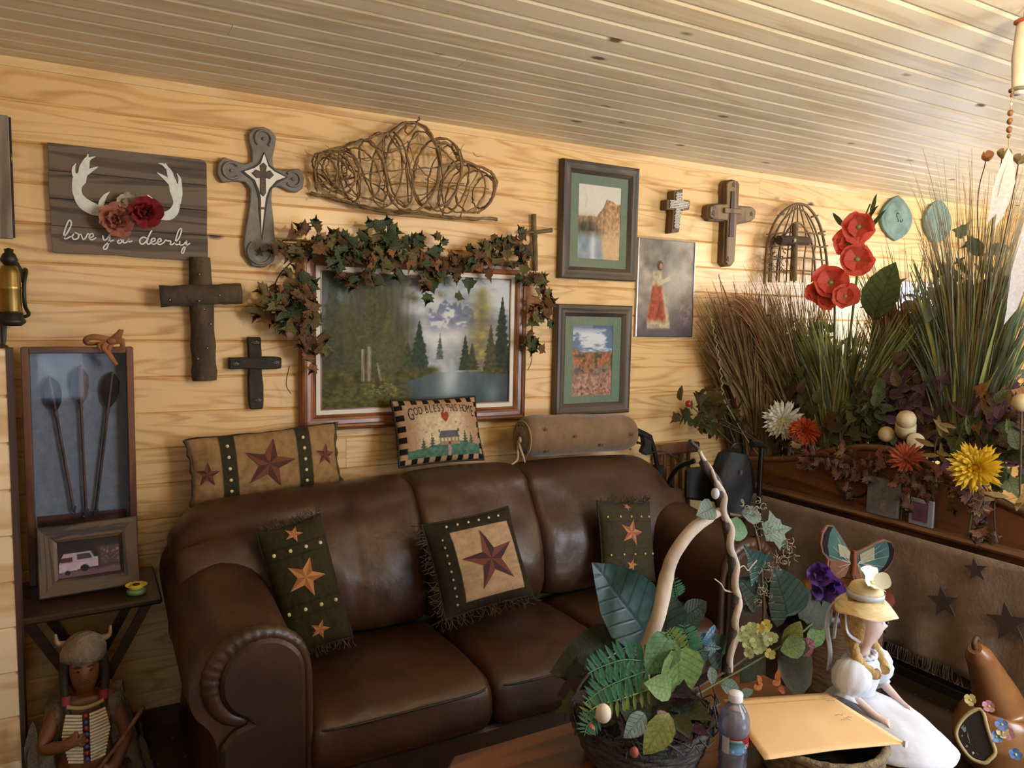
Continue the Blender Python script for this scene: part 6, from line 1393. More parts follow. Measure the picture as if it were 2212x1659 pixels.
G_BR = mott('grass_dark_brown', '#6b5434', '#87703f', 20, .9); G_OR = mott('grass_rust', '#a56a40', '#c08a5e', 20, .85); G_TAN = mott('grass_tan', '#8a7446', '#a58d5c', 20, .9)
G_GR = mott('grass_green', '#868e50', '#a8ae6a', 20, .8); G_LG = mott('grass_pale_green', '#989e68', '#b2b882', 20, .8); G_GY = mott('grass_grey', '#85846f', '#a8a692', 20, .85); G_DG = mott('grass_deep_green', '#515c4a', '#6d7860', 20, .7); G_DB = mott('grass_umber', '#75563a', '#8f6e4c', 20, .9)
def bunch(name, label, base): return thing(name, label, 'dried grass', base)
base = onY(1640, 905, -.20); base.z = LZ+.002; base = Vector((3.30, -.20, LZ))
t = bunch('brown_grass_bunch', 'bunch of dark brown dried grass arching left in front of the wall', base)
blades(t, 'blades', [G_BR, G_BR, G_DB], (820, fan(base+Vector((-.10, .06, .0)), .09, (1500, 1690, 585, 800), Y=-.10)), 1, .0075); 
def arcs(rn):
    a = base+Vector((rn.uniform(-.03, .03), rn.uniform(-.03, .03), .05)); m = onY(1700+rn.uniform(-30, 10), 600+rn.uniform(-40, 30), -.18+rn.uniform(-.03, .03)); b = onY(1520+rn.uniform(-20, 60), 665+rn.uniform(-30, 25), -.13); return a, m, b
blades(t, 'arching_strands', [G_OR, G_OR, G_TAN], (230, arcs), 2, .003, 14)
t = bunch('fine_tan_grass_bunch', 'bunch of fine tan feathery grass below the arched trellis', (3.42, -.30, LZ)); blades(t, 'blades', [G_BR, G_TAN, G_DB], (900, fan((3.42, -.30, LZ), .08, (1600, 1810, 540, 800), Y=-.16)), 3, .0048)
t = bunch('green_grass_bunch', 'upright bunch of green reed grass in the middle of the cabinet', (3.33, -.60, LZ)); gb = Vector((3.34, -.58, LZ)); blades(t, 'blades', [G_GR, G_GR, G_LG, G_DG], (860, fan(gb, .06, (1690, 2000, 640, 830), X=3.35)), 4, .0085); blades(t, 'stems', [G_LG, G_GR], (190, fan(gb, .075, (1740, 1900, 760, 860), X=3.33, lean=.1)), 14, .0085)
t = bunch('grey_grass_bunch', 'tallest bunch of wispy grey grass reaching towards the ceiling at right', (3.33, -1.30, LZ)); hb = Vector((3.33, -1.22, LZ)); blades(t, 'wisps', [G_GY, G_GY, G_TAN], (520, fan(hb, .05, (1965, 2240, 325, 560), X=3.36)), 5, .0038, 8); blades(t, 'blades', [G_DG, G_DG, G_GR], (480, fan(hb, .06, (1940, 2260, 540, 800), X=3.34)), 6, .0125)
t = bunch('umber_grass_bunch', 'loose reddish-brown grass bunch between the green and grey grasses', (3.42, -.92, LZ)); blades(t, 'blades', [G_DB, G_OR, G_BR, G_TAN], (760, fan((3.42, -.88, LZ), .08, (1840, 2070, 500, 800), X=3.45)), 7, .0058)
# corkscrew vine
t = thing('corkscrew_vine', 'pale corkscrew tendril hanging before the brown grass', 'dried vine', onY(1565, 860, -.25)); a, b = onY(1527, 655, -.22), onY(1562, 862, -.27); mb = MB(); mb.tube([a.lerp(b, s_)+Vector((.007*cos(s_*75), 0, .003*sin(s_*75)+.0))+Vector((.02*sin(s_*PI), 0, 0)) for s_ in np.linspace(0, 1, 110)], .0028, 5); mb.build('tendril', plain('tendril_pale', '#8f8262', .8), t)
mb = MB(); mb.tube(spline([b, b.lerp(base, .5)+Vector((0, 0, -.02)), Vector((3.22, -.26, LZ+.05))], 5), .003, 6); mb.build('stalk', MATS['tendril_pale'], t)
# red trumpet flowers
REDP = mott('petal_coral', '#d24a38', '#ea7058', 14, .6); THR = plain('throat_green', '#7d8f4e', .6)
def stalk(t, pts, r, mat=None, name='stalk'): mb = MB(); mb.tube(spline(pts, 6), r, 7); return mb.build(name, mat or plain('stalk_green', '#4d5a2e', .7), t)
for k, (pts, lab) in enumerate((([(1855, 490, 42), (1832, 525, 40), (1852, 560, 44)], 'taller stalk of coral red blossoms beside the teal plaque'), ([(1795, 610, 46), (1770, 632, 36), (1826, 640, 34), (1790, 645, 30)], 'shorter stalk of coral red blossoms above the green grass'))):
    c0 = onX(pts[0][0], pts[0][1], 3.30); t = thing('red_blossom_stalk', lab, 'flower', (3.33, -.52+.02*k, LZ), group='coral blossom stalks')
    stalk(t, [(3.33, -.55+.03*k, LZ), (3.33, (-.55+c0.y)/2, (LZ+c0.z)/2), c0+Vector((.03, 0, 0))], .006)
    for i, (x, y, r) in enumerate(pts):
        c = onX(x, y, 3.285-.012*(i == 0)); R_ = r/1639*2.95; pm_ = petal_mesh(REDP, .62, .25, .8)
        bloom(t, c, (Vector(CAM)-c).normalized()+Vector((random.uniform(-.25, .25), random.uniform(-.2, .2), random.uniform(-.1, .3))), R_, [(6, .98, 8, pm_), (5, .72, 26, pm_)], THR, .16, 'blossom')
    if k == 0:
        for (x, y, dx) in ((1818, 478, -1), (1875, 470, 1), (1885, 455, .3), (1890, 480, 1)): put_leaf(t, leaf_mesh('lance', L_GREEN), onX(x-8*dx, y+14, 3.31), (-.2, -.6*dx, .7), (-1, 0, .3), .11)
        stalk(t, [c0+Vector((.03, 0, 0)), onX(1868, 470, 3.31), onX(1880, 440, 3.31)], .004, None, 'tip_stalk')
# big green leaf and other tall leaves
t = thing('broad_leaf_stem', 'single broad green leaf on a stem right of the coral blossoms', 'leaf', (3.36, -.66, LZ)); a, b = onX(1888, 690, 3.38), onX(1925, 560, 3.36); stalk(t, [(3.36, -.66, LZ), (3.37, -.68, 1.2), a], .005)
put_leaf(t, leaf_mesh('oval', mott('leaf_mid_green', '#3c4f2a', '#526636', 14, .5)), a, b-a, (-1, -.2, .1), (b-a).length*.95)
# chrysanthemums
WHP = mott('petal_white', '#e6e2cc', '#f4f1e2', 20, .6); ORP = mott('petal_orange', '#b8431c', '#d4642c', 20, .6); YLP = mott('petal_yellow', '#d8a91c', '#efcf3e', 20, .6); RUP = mott('petal_rust', '#a8442c', '#c96a48', 20, .6)
def mum(px, py, X, r, P_, core, lab, tilt=(0, 0, 0), n=(36, 34, 26, 16)):
    c = onX(px, py, X); R_ = r/1639*(c-CAM).dot(_fw); X2 = X+.10 if X > 3.1 else X+.022; t = thing('chrysanthemum', lab, 'flower', (X2, c.y+.02, LZ), group='silk chrysanthemums')
    stalk(t, [(X2, c.y+.02, LZ), (X2, c.y+.01, (LZ+c.z)/2), c+Vector((.02, 0, 0))], .004); pm_ = petal_mesh(P_, .085, .22, 0, .35)
    nv = (CAM-c).normalized()+Vector(tilt)
    bloom(t, c, nv, R_, [(n[0], 1.0, 4, pm_), (n[1], .88, 20, pm_), (n[2], .7, 40, pm_), (n[3], .5, 62, pm_)], core, .18, 'flower_head', jit=.16)
    return t
mum(1692, 908, 3.14, 41, WHP, plain('mum_core', '#d9cf8a', .7), 'large white spiky chrysanthemum near the wall end of the cabinet')
mum(1738, 930, 3.125, 34, ORP, plain('mum_core_o', '#8a3a14', .7), 'bright orange spiky chrysanthemum touching the white one', (.1, .1, -.3))
mum(1957, 990, 3.06, 36, RUP, plain('mum_core_r', '#7a3020', .7), 'faded rust chrysanthemum below the pale pods', (0, 0, .5), (24, 22, 14, 8))
mum(2107, 1010, 3.05, 52, YLP, plain('mum_core_y', '#c88a1a', .7), 'large yellow chrysanthemum at the right')
# pale pods
POD = mott('pod_cream', '#b39f74', '#cdbb90', 18, .7); PODC = mott('pod_inside', '#c9bfa2', '#ded6bc', 18, .8)
for k, (px, py, r, lab, kind) in enumerate(((1957, 915, 21, 'tall cream double pod, the highest of three', 'tall'), (1915, 938, 17, 'round cream pod left of the tall pod', 'round'), (1978, 953, 18, 'round cream pod with open pale face, right of the tall pod', 'open'), (2207, 870, 20, 'cream pod at the right edge by the grey grass', 'round'))):
    X = 3.145; c = onX(px, py, X); R_ = r/1639*(c-CAM).dot(_fw); t = thing('cream_pod', lab, 'seed pod', (X+.06, c.y, LZ), group='cream pods')
    stalk(t, [(X+.06, c.y, LZ), (X+.03, c.y, (LZ+c.z)/2), c], .004, plain('stalk_brown', '#4a3a22', .8))
    nv = (CAM-c).normalized(); m = frame_m(c, nv.cross(Vector((0, 0, 1))), nv if kind != 'tall' else Vector((nv.x*.5, nv.y*.5, .9)))
    if kind == 'tall':
        mb = MB(); mb.lathe([(0, -R_*1.6), (R_*.75, -R_*1.5), (R_*1.0, -R_*.9), (R_*.98, -R_*.1), (R_*.9, 0)], 20, m); mb.build('lower_pod', POD, t)
        mb = MB(); mb.lathe([(R_*.8, -.02*R_), (R_*.92, .1*R_), (R_*.95, .7*R_), (R_*.75, 1.15*R_), (R_*.3, 1.35*R_), (0, 1.38*R_)], 20, m); mb.build('upper_pod', POD, t)
    elif kind == 'round': mb = MB(); mb.ball((0, 0, 0), (R_, R_, R_*.92), 18, 12, m); mb.build('pod', POD, t)
    else:
        mb = MB(); mb.lathe([(0, -R_*.9), (R_*.6, -R_*.75), (R_*.98, -R_*.2), (R_*1.0, .25*R_), (R_*.92, .35*R_)], 20, m); mb.build('pod', POD, t)
        mb = MB(); mb.lathe([(R_*.92, .34*R_), (R_*.55, .22*R_), (0, .16*R_)], 20, m); mb.build('pod_face', PODC, t)
# curled pale leaf sprays
HUSK = mott('husk_tan', '#8a744a', '#ab9464', 18, .8)
for k, (pts, lab) in enumerate((([(1545, 935), (1565, 925), (1585, 918), (1600, 935), (1620, 928), (1590, 955), (1612, 945)], 'spray of curled tan husks below the white chrysanthemum'), ([(2020, 965), (2035, 945), (2050, 935), (2066, 925), (2022, 975), (2030, 985), (2038, 1000)], 'spray of curled tan husks left of the yellow chrysanthemum'), ([(2150, 1080), (2190, 1090), (2195, 1105), (2180, 1075), (2205, 1095)], 'spray of curled tan husks under the yellow chrysanthemum'))):
    X = 3.06 if k else 3.13; c0 = onX(*pts[0], X); t = thing('husk_spray', lab, 'dried leaves', (X+.03, c0.y, LZ), group='tan husk sprays')
    for i, (x, y) in enumerate(pts):
        c = onX(x, y, X+random.uniform(-.03, .01)); an = random.uniform(-2.2, 2.2); mbp = Vector((random.uniform(-.4, 0), sin(an), .2+cos(an)*.6)); put_leaf(t, leaf_mesh('lance', HUSK), c, mbp, (-1, 0, .5), random.uniform(.07, .10))
    stalk(t, [(X+.03, c0.y, LZ)]+[onX(x, y, X) for x, y in pts[:3]], .003, plain('stalk_brown', '#4a3a22', .8))
# brown maple leaf garland along the crest
t = thing('maple_garland', 'garland of dusty brown and mauve maple leaves trailing along the cabinet crest', 'garland', (3.13, -1.0, LZ)); rn = random.Random(33)
L_MAU = mott('leaf_mauve', '#785c55', '#97796f', 18, .8, rnd=.2); L_DRD = mott('leaf_dusty_red', '#8a5546', '#a8755f', 18, .8, rnd=.2)
stalk(t, [onX(x, y, 3.07) for x, y in ((1725, 985), (1790, 985), (1850, 1005), (1930, 1030), (2010, 1040), (2070, 1060), (2110, 1090), (2120, 1150))], .003, plain('stalk_brown', '#4a3a22', .8), 'stem')
for (cx, cy, sx, sy, n) in ((1735, 975, 18, 14, 6), (1785, 1000, 22, 16, 9), (1820, 990, 20, 20, 8), (1880, 1020, 26, 22, 12), (1850, 1035, 20, 20, 8), (1950, 1035, 26, 22, 10), (2010, 1040, 30, 24, 14), (2070, 1055, 26, 20, 10), (1960, 1090, 18, 20, 5), (2110, 1110, 18, 28, 9), (2130, 1165, 22, 12, 7), (1745, 1000, 14, 14, 4)):
    for k in range(n):
        x = rn.gauss(cx, sx*.7); y = rn.gauss(cy, sy*.7); c = onX(x, y, 3.078-rn.random()*.05); an = rn.uniform(0, 6.28)
        put_leaf(t, leaf_mesh('maple', rn.choice([L_MAU, L_MAU, L_DRD, L_BROWN, L_TAN])), c, (rn.uniform(-.3, .1), cos(an), sin(an)-.2), (-1, rn.uniform(-.4, .2), rn.uniform(0, .6)), rn.uniform(.045, .07))
# dark filler foliage clumps
L_PUR = mott('leaf_plum', '#573844', '#6f4d5a', 18, .8, rnd=.25); L_DOL = mott('leaf_dark_olive', '#545a38', '#6f7548', 18, .75, rnd=.3); L_UMB = mott('leaf_umber', '#553f28', '#70553a', 18, .8, rnd=.3)
fill = [('olive foliage clump with rusty fern tips at the wall end of the cabinet', (1600, 890, 60, 45, 120), [L_DOL, L_UMB, L_BROWN], 3.22), ('dark brown foliage clump behind the white chrysanthemum', (1690, 870, 55, 40, 110), [L_UMB, L_BROWN, L_DOL], 3.30), ('plum coloured foliage clump behind the cream pods', (1960, 870, 65, 50, 150), [L_PUR, L_PUR, L_UMB], 3.30), ('dark green foliage clump right of the green grass', (1880, 900, 45, 60, 100), [L_DOL, L_GREEN], 3.27), ('deep green foliage clump around the yellow chrysanthemum', (2130, 990, 75, 70, 150), [L_DOL, L_GREEN, L_PUR], 3.25), ('rust foliage clump at the foot of the grey grass', (2150, 900, 60, 40, 90), [L_UMB, L_RUST, L_PUR], 3.3), ('green foliage clump spreading behind the reed grass', (1760, 800, 60, 80, 130), [L_DOL, L_OLIVE, L_GREEN], 3.42), ('low olive leaf clump along the crest under the white chrysanthemum', (1690, 945, 70, 26, 90), [L_DOL, L_UMB, L_OLIVE], 3.29), ('low brown leaf clump along the crest at the foot of the green grass', (1840, 930, 70, 28, 100), [L_UMB, L_DOL, L_BROWN], 3.29), ('low plum leaf clump along the crest under the cream pods', (1990, 955, 75, 34, 120), [L_PUR, L_UMB, L_DOL], 3.29), ('low dark leaf clump along the crest at the right edge', (2150, 960, 70, 60, 110), [L_DOL, L_PUR, L_UMB], 3.29), ('dark olive leaf clump spilling past the wall end of the cabinet, with berries beside it', (1535, 890, 42, 38, 80), [L_DOL, L_UMB, L_OLIVE], None), ('broad dark foliage clump in front of the window', (1985, 760, 80, 110, 220), [L_DOL, L_UMB, L_DOL], 3.52), ('dark green foliage clump inside the grey grass', (2090, 720, 70, 120, 200), [L_DOL, G_DG], 3.38)]
for lab, (cx, cy, sx, sy, n), ms, X in fill:
    pt_ = lambda x, y: onX(x, y, X+rn.uniform(-.05, .05)) if X else onY(x, y, -.21+rn.uniform(-.04, .03))
    c0 = pt_(cx, cy); c0.x = max(c0.x, 3.14); t = thing('foliage_clump', lab, 'foliage', (c0.x, min(c0.y, -.07), LZ), group='filler foliage on the cabinet')
    for k in range(5): e_ = pt_(cx+rn.uniform(-sx, sx)*.6, cy+rn.uniform(-sy, sy)*.4); stalk(t, [(c0.x+rn.uniform(-.02, .02), min(c0.y, -.07), LZ), (c0.x, min(c0.y, -.07), (LZ+e_.z)/2), e_], .003, plain('stalk_brown', '#4a3a22', .8), 'stem')
    for k in range(n):
        c = pt_(rn.gauss(cx, sx*.6), rn.gauss(cy, sy*.6)); c.y = min(c.y, -.05); an = rn.uniform(0, 6.28)
        put_leaf(t, leaf_mesh(rn.choice(['lance', 'oval', 'ivy', 'lance']), rn.choice(ms)), c, (rn.uniform(-.6, .3), cos(an), .5+sin(an)), (-1, rn.uniform(-.6, .3), rn.uniform(-.2, .8)), rn.uniform(.05, .10))
# small berries, glass bud vase, little pale flower
for k, (x, y, lab) in enumerate(((1487, 872, 'red berry pick at the far left of the foliage'), (1547, 851, 'red berry pick beside the olive foliage'))):
    c = onY(x, y, -.22); t = thing('berry_pick', lab, 'berry', (3.11, -.22, LZ), group='red berry picks'); mb = MB(); mb.ball(c, .017, 12, 8); mb.build('berry', plain('berry_red', '#9a2026', .35), t)
    stalk(t, [(3.11, -.22, LZ), (3.0, -.22, .9), c], .0025); put_leaf(t, leaf_mesh('lance', L_GREEN), c+Vector((0, 0, -.02)), (.3, -.2, -1), (0, -1, 0), .05)
c = onX(1615, 945, 3.12); t = thing('pale_bud', 'small white open bud among the tan husks', 'flower', (3.15, c.y, LZ)); stalk(t, [(3.15, c.y, LZ), c], .003); bloom(t, c, CAM-c, .035, [(5, 1, 35, petal_mesh(WHP, .4, .3))], WHP, .25, 'bud')
# ---------------------------------------------------------------- hanging feather chime at the right edge
hc = onY(2196, 130, -1.95); t = thing('feather_chime', 'hanging chime of pale drum, wooden beads and white feathers at right edge', 'wind chime', (hc.x, -1.95, HC))
mb = MB(); mb.tube([(hc.x+.02, -1.95, HC), (hc.x+.02, -1.95, onY(2200, 45, -1.95).z)], .002, 5); mb.build('hanger', plain('cord_tan', '#a08a60', .9), t)
D0 = onY(2212, 45, -1.95); D1 = onY(2205, 205, -1.95); mb = MB(); mb.lathe([(0, D1.z), (.016, D1.z), (.019, D1.z+.02), (.024, (D0.z+D1.z)/2), (.020, D0.z-.02), (.018, D0.z), (0, D0.z)], 18, Matrix.Translation((hc.x+.026, -1.95, 0))); mb.build('drum', mott('drum_hide', '#b9b4a8', '#d0ccc2', 14, .8), t)
for z, m_ in ((D0.z, plain('red_lace', '#9a4a34', .8)), (D1.z+.012, plain('grey_band', '#6b6a60', .8))): mb = MB(); mb.tube([(hc.x+.026+.021*cos(a), -1.95+.021*sin(a), z) for a in np.linspace(0, 2*PI, 21)[:-1]], .005, 6, closed=True); mb.build('band', m_, t)
zz = [(195, 4.5), (206, 4.5), (225, 3.5), (244, 7.5), (262, 7.5), (280, 7.5), (294, 5)]
BDW = plain('bead_wood', '#6b4a2a', .5)
for y, r in zz: c = onY(2186-.07*(y-200), y, -1.95); mb = MB(); mb.ball(c, (r/1000, r/1000, r/1000*1.15), 10, 7); mb.build('bead', BDW if y != 225 else WHP, t)
a = onY(2180, 300, -1.95); stalk(t, [onY(2187, 190, -1.95), onY(2182, 250, -1.95), a, onY(2178, 340, -1.95)], .0012, MATS['cord_tan'], 'cord')
FEW = mott('feather_white', '#b9b2ac', '#cfc9c4', 20, .8)
for (x, y, x2, y2, s_) in ((2178, 320, 2158, 470, 1), (2180, 340, 2172, 480, .8), (2215, 470, 2206, 690, 1.2), (2212, 500, 2200, 640, 1)):
    p0, p1 = onY(x, y, -1.95), onY(x2, y2, -1.96); put_leaf(t, leaf_mesh('lance', FEW), p0, p1-p0, (-.3, -1, .1), (p1-p0).length*1.05, 'feather')
for (x, y) in ((2130, 345), (2165, 340), (2200, 352)):
    p0 = onX(x, y, 3.30); tt = thing('shell_petal', ['orange dried petal pod atop the grey grass', 'brown dried petal pod beside the orange one', 'grey dried petal pod nearest the chime'][[2130, 2165, 2200].index(x)], 'seed pod', p0, group='dried petal pods'); bloom(tt, p0, (-.5, -.5, .6), .035, [(4, 1, 45, petal_mesh(G_OR if x < 2150 else G_TAN, .5, .3))], G_OR, .25, 'pod'); stalk(tt, [p0, p0+Vector((.0, .02, -.2)), Vector((3.33, -1.25, 1.5)), Vector((3.33, -1.24, LZ))], .002, MATS['stalk_brown'])
# ================================================================ coffee table and what stands on it
TB = .50
TBW = wood('coffee_table_wood', '#7a4a28', '#643a1e', '#402412', 'x', 14, .3, .35)
t = thing('coffee_table', 'brown wooden coffee table in front of the sofa', 'table', (1.27, -1.95, 0))
c_ = [(.77, -1.455), (1.775, -1.455), (1.805, -1.485), (1.805, -2.40), (1.775, -2.43), (.77, -2.43), (.735, -2.39), (.735, -1.495)]
mb = MB(); mb.prism(c_, TB-.035, TB, lambda u, v, k: (u, v, k)); mb.build('table_top', TBW, t, bevel=.006)
for x in (.82, 1.72):
    for y in (-1.54, -2.34): mb = MB(); mb.lathe([(.022, 0), (.030, .05), (.024, .12), (.034, .30), (.034, TB-.034)], 14, Matrix.Translation((x, y, 0))); mb.build('leg', TBW, t)
mb = MB(); mb.box((.80, -2.36, TB-.10), (1.74, -1.52, TB-.034)); mb.build('apron', TBW, t)
# ---------------------------------------------------------------- flower basket with driftwood handle
BC = Vector((1.18, -1.675, TB)); fb = thing('floral_basket', 'dark twig basket of silk leaves and ferns with a driftwood branch handle', 'flower basket', BC)
YB = -1.55
def fpx(x, y, Y=YB): return onY(x, y, Y-.095)
BTW = mott('basket_twig', '#2a2624', '#4a4542', 26, .7, bump=.4)
for k in range(11):
    z = .012+.011*k; r = .125+.045*(k/10)**.7; mb = MB(); mb.tube([BC+Vector((r*cos(a)*(1+.01*sin(9*a+k*2.6)), r*sin(a)*(1+.01*sin(9*a+k*2.6)), z+.003*sin(12*a+k*PI))) for a in np.linspace(0, 2*PI, 49)[:-1]], .0075, 6, closed=True); mb.build('woven_ring', BTW, fb)
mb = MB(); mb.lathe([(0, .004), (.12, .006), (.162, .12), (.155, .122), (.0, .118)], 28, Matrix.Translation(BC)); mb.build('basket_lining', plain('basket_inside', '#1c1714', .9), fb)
mb = MB(); rn = random.Random(8)
for k in range(90):
    a = rn.uniform(0, 6.28); r = .168+rn.uniform(-.02, .012); P = [BC+Vector((r*cos(a), r*sin(a), .12+rn.uniform(-.02, .03)))]
    for s_ in range(4): a += rn.uniform(.08, .2); P.append(BC+Vector(((r+rn.uniform(-.012, .02))*cos(a), (r+rn.uniform(-.012, .02))*sin(a), .12+rn.uniform(-.03, .035))))
    mb.tube(P, [.003, .0016], 4)
tag(mb.build('rim_twigs', BTW, fb), kind='stuff')
mb = MB(); mb.tube(spline([fpx(1250, 1570, -1.58), fpx(1240, 1530, -1.56), fpx(1255, 1480, -1.52), fpx(1300, 1430, -1.48), fpx(1375, 1385, -1.46), fpx(1440, 1375, -1.46)], 6), .006, 8, flat=.5); mb.build('rim_hoop', plain('black_hoop', '#1d2024', .25), fb)
DRIFT = mott('driftwood', '#a39383', '#c9baa8', 12, .8, (1, 1, .35), bump=.5, bscale=30); DRIFD = mott('dark_vine', '#2c2624', '#463d38', 20, .8, bump=.5)
mb = MB(); mb.tube(spline([fpx(1385, 1515, -1.60), fpx(1388, 1440, -1.58), fpx(1408, 1370, -1.57), fpx(1425, 1320, -1.57), fpx(1440, 1245), fpx(1455, 1200), fpx(1490, 1150), fpx(1525, 1122), fpx(1558, 1103)], 5), [.020, .019, .0185, .018, .019, .017, .0165, .016, .015, .012], 10); mb.build('branch_handle', DRIFT, fb)
vp = [(1490, 952), (1512, 975), (1522, 1005), (1548, 1040), (1556, 1075), (1563, 1110), (1572, 1150), (1578, 1190), (1584, 1235), (1588, 1280), (1588, 1320), (1584, 1360), (1578, 1400), (1570, 1450)]
sp = spline([fpx(x, y) for x, y in vp], 8); mb = MB(); mb.tube(sp, [.005, .0115, .012, .012, .012, .012, .0125, .012], 8); mb.build('vine_handle', DRIFD, fb)
mb = MB(); n = len(sp); mb.tube([q+Vector((.010*cos(i*.42), -.012*abs(sin(i*.21))-.003*sin(i*.42), .004*sin(i*.42))) for i, q in enumerate(sp) if i > 6], [.005, .009, .010, .010, .010, .009], 7); mb.build('twining_vine', DRIFT, fb)
mb = MB(); mb.tube(spline([fpx(1588, 1280), fpx(1566, 1275), fpx(1558, 1262), fpx(1543, 1250)], 4), [.003, .0015], 6); mb.build('twig', DRIFT, fb)
mb = MB(); mb.tube(spline([fpx(1590, 1235), fpx(1605, 1222), fpx(1615, 1232), fpx(1622, 1225), fpx(1635, 1210)], 4), .0018, 6); mb.build('tendril', DRIFT, fb)
mb = MB(); mb.ball(fpx(1545, 1066, YB-.01), (.011, .011, .015)); mb.build('white_bud', plain('bud_white', '#b9bcc4', .6), fb)
LT = mott('leaf_teal_dark', '#1c3a38', '#2c5350', 14, .4, rnd=.1); LG1 = mott('leaf_fresh_green', '#3f6640', '#628a54', 14, .55, rnd=.15, bump=.2); LG2 = mott('leaf_bright_green', '#5f8044', '#86a45e', 14, .55, rnd=.15, bump=.2); LYG = mott('leaf_yellow_green', '#6b7426', '#94963c', 14, .55, rnd=.15, bump=.2); LMT = mott('leaf_mint', '#566a58', '#76897a', 14, .6, rnd=.15); LOD = mott('leaf_olive_dark', '#333820', '#4b4e2c', 14, .55, rnd=.15, bump=.2); LFG = mott('leaf_forest', '#22342a', '#34483a', 14, .5, rnd=.2); LRD = mott('leaf_crimson', '#6b2230', '#8a3444', 14, .5); LBL = mott('leaf_blue_foil', '#33607a', '#5a8ea8', 14, .3); LPL = mott('leaf_plum_dark', '#2c1c28', '#44293a', 14, .6, rnd=.2)
for (bx, by, tx, ty, kind, m_, Y, f_) in ((1400, 1380, 1308, 1228, 'oval', LT, -1.46, 1.0), (1370, 1395, 1225, 1445, 'oval', LOD, -1.44, 1.1), (1430, 1400, 1452, 1280, 'heart', LFG, -1.44, 1), (1445, 1375, 1402, 1458, 'heart', LG1, -1.64, 1.0), (1462, 1400, 1478, 1515, 'heart', LG2, -1.66, 1.05), (1450, 1490, 1405, 1478, 'oval', LG2, -1.68, 1), (1445, 1540, 1398, 1632, 'oval', LYG, -1.76, 1), (1392, 1540, 1358, 1588, 'oval', LMT, -1.74, 1.1), (1420, 1535, 1452, 1578, 'oval', mott('leaf_pink', '#9a7a84', '#b596a0', 14, .6), -1.74, .8), (1500, 1560, 1545, 1585, 'oval', LYG, -1.70, 1),
        (1700, 1335, 1688, 1245, 'heart', LFG, -1.50, 1.15), (1690, 1330, 1665, 1255, 'oval', LOD, -1.48, 1.0), (1735, 1345, 1795, 1268, 'heart', LOD, -1.50, 1.0), (1690, 1400, 1735, 1345, 'oval', LYG, -1.56, 1.0), (1685, 1405, 1748, 1388, 'oval', LG2, -1.58, 1.0), (1715, 1410, 1765, 1385, 'oval', LRD, -1.54, 1), (1675, 1425, 1778, 1450, 'heart', LOD, -1.56, 1.0), (1640, 1410, 1610, 1470, 'oval', LOD, -1.52, 1.1), (1750, 1400, 1775, 1340, 'oval', LG2, -1.50, 1), (1535, 1440, 1542, 1480, 'oval', LMT, -1.66, 1), (1555, 1478, 1598, 1490, 'oval', LMT, -1.66, 1.1), (1598, 1500, 1628, 1492, 'oval', LMT, -1.64, 1), (1510, 1405, 1525, 1440, 'ivy', LFG, -1.6, 1.2),
        (1570, 1140, 1622, 1150, 'heart', LG1, -1.53, 1.0), (1600, 1108, 1652, 1118, 'oval', LMT, -1.53, 1), (1540, 1095, 1528, 1102, 'oval', LMT, -1.55, 2), (1650, 1150, 1722, 1138, 'ivy', LMT, -1.50, 1), (1640, 1240, 1620, 1185, 'ivy', LT, -1.52, 1.1), (1680, 1165, 1700, 1180, 'ivy', LT, -1.5, 1.4), (1640, 1300, 1600, 1240, 'heart', LFG, -1.50, .8), (1480, 1330, 1530, 1300, 'heart', LFG, -1.46, 1), (1600, 1330, 1630, 1310, 'oval', LOD, -1.5, 1.2), (1515, 1385, 1545, 1370, 'ivy', LBL, -1.57, 1.1), (1520, 1395, 1560, 1400, 'ivy', LT, -1.57, 1.1), (1545, 1350, 1530, 1375, 'lance', LBL, -1.57, 1.3), (1480, 1360, 1510, 1330, 'oval', LFG, -1.5, 1.2), (1560, 1420, 1530, 1380, 'heart', LFG, -1.52, 1)):
    a, b = fpx(bx, by, Y), fpx(tx, ty, Y-.02); put_leaf(fb, leaf_mesh(kind, m_), a, b-a, (-.25, -1, .45), (b-a).length*f_)
rn = random.Random(12)
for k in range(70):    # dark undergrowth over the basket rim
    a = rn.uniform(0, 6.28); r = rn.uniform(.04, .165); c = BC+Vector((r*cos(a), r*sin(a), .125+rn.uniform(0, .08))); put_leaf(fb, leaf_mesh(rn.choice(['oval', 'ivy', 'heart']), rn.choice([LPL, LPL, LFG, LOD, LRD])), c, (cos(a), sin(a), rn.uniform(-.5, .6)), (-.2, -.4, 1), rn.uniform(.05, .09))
FERN = mott('fern_green', '#2f6b50', '#4d8a68', 14, .55, rnd=.15); FERY = mott('fern_yellow_green', '#6f8a3c', '#8fa352', 14, .55, rnd=.15)
def fern(pts, Y0, Y1, m_, L0, n=13):
    P = spline([fpx(x, y, Y0+(Y1-Y0)*i/(len(pts)-1)) for i, (x, y) in enumerate(pts)], 8); mb = MB(); mb.tube(P, [.0022, .001], 5); o = mb.build('fern_frond', m_, fb)
    for i in range(n):
        s_ = (i+.5)/n; k = int(s_*(len(P)-2)); d = (P[k+1]-P[k]).normalized(); vw = (P[k]-CAM).normalized(); sd = d.cross(vw).normalized(); l_ = L0*(1-.75*abs(s_-.3)**1.1)
        for g in (-1, 1): put_leaf(o, leaf_mesh('lance', m_), P[k], sd*g+d*.45, -vw, l_*(1.0 if s_ < .9 else .7), 'pinna')
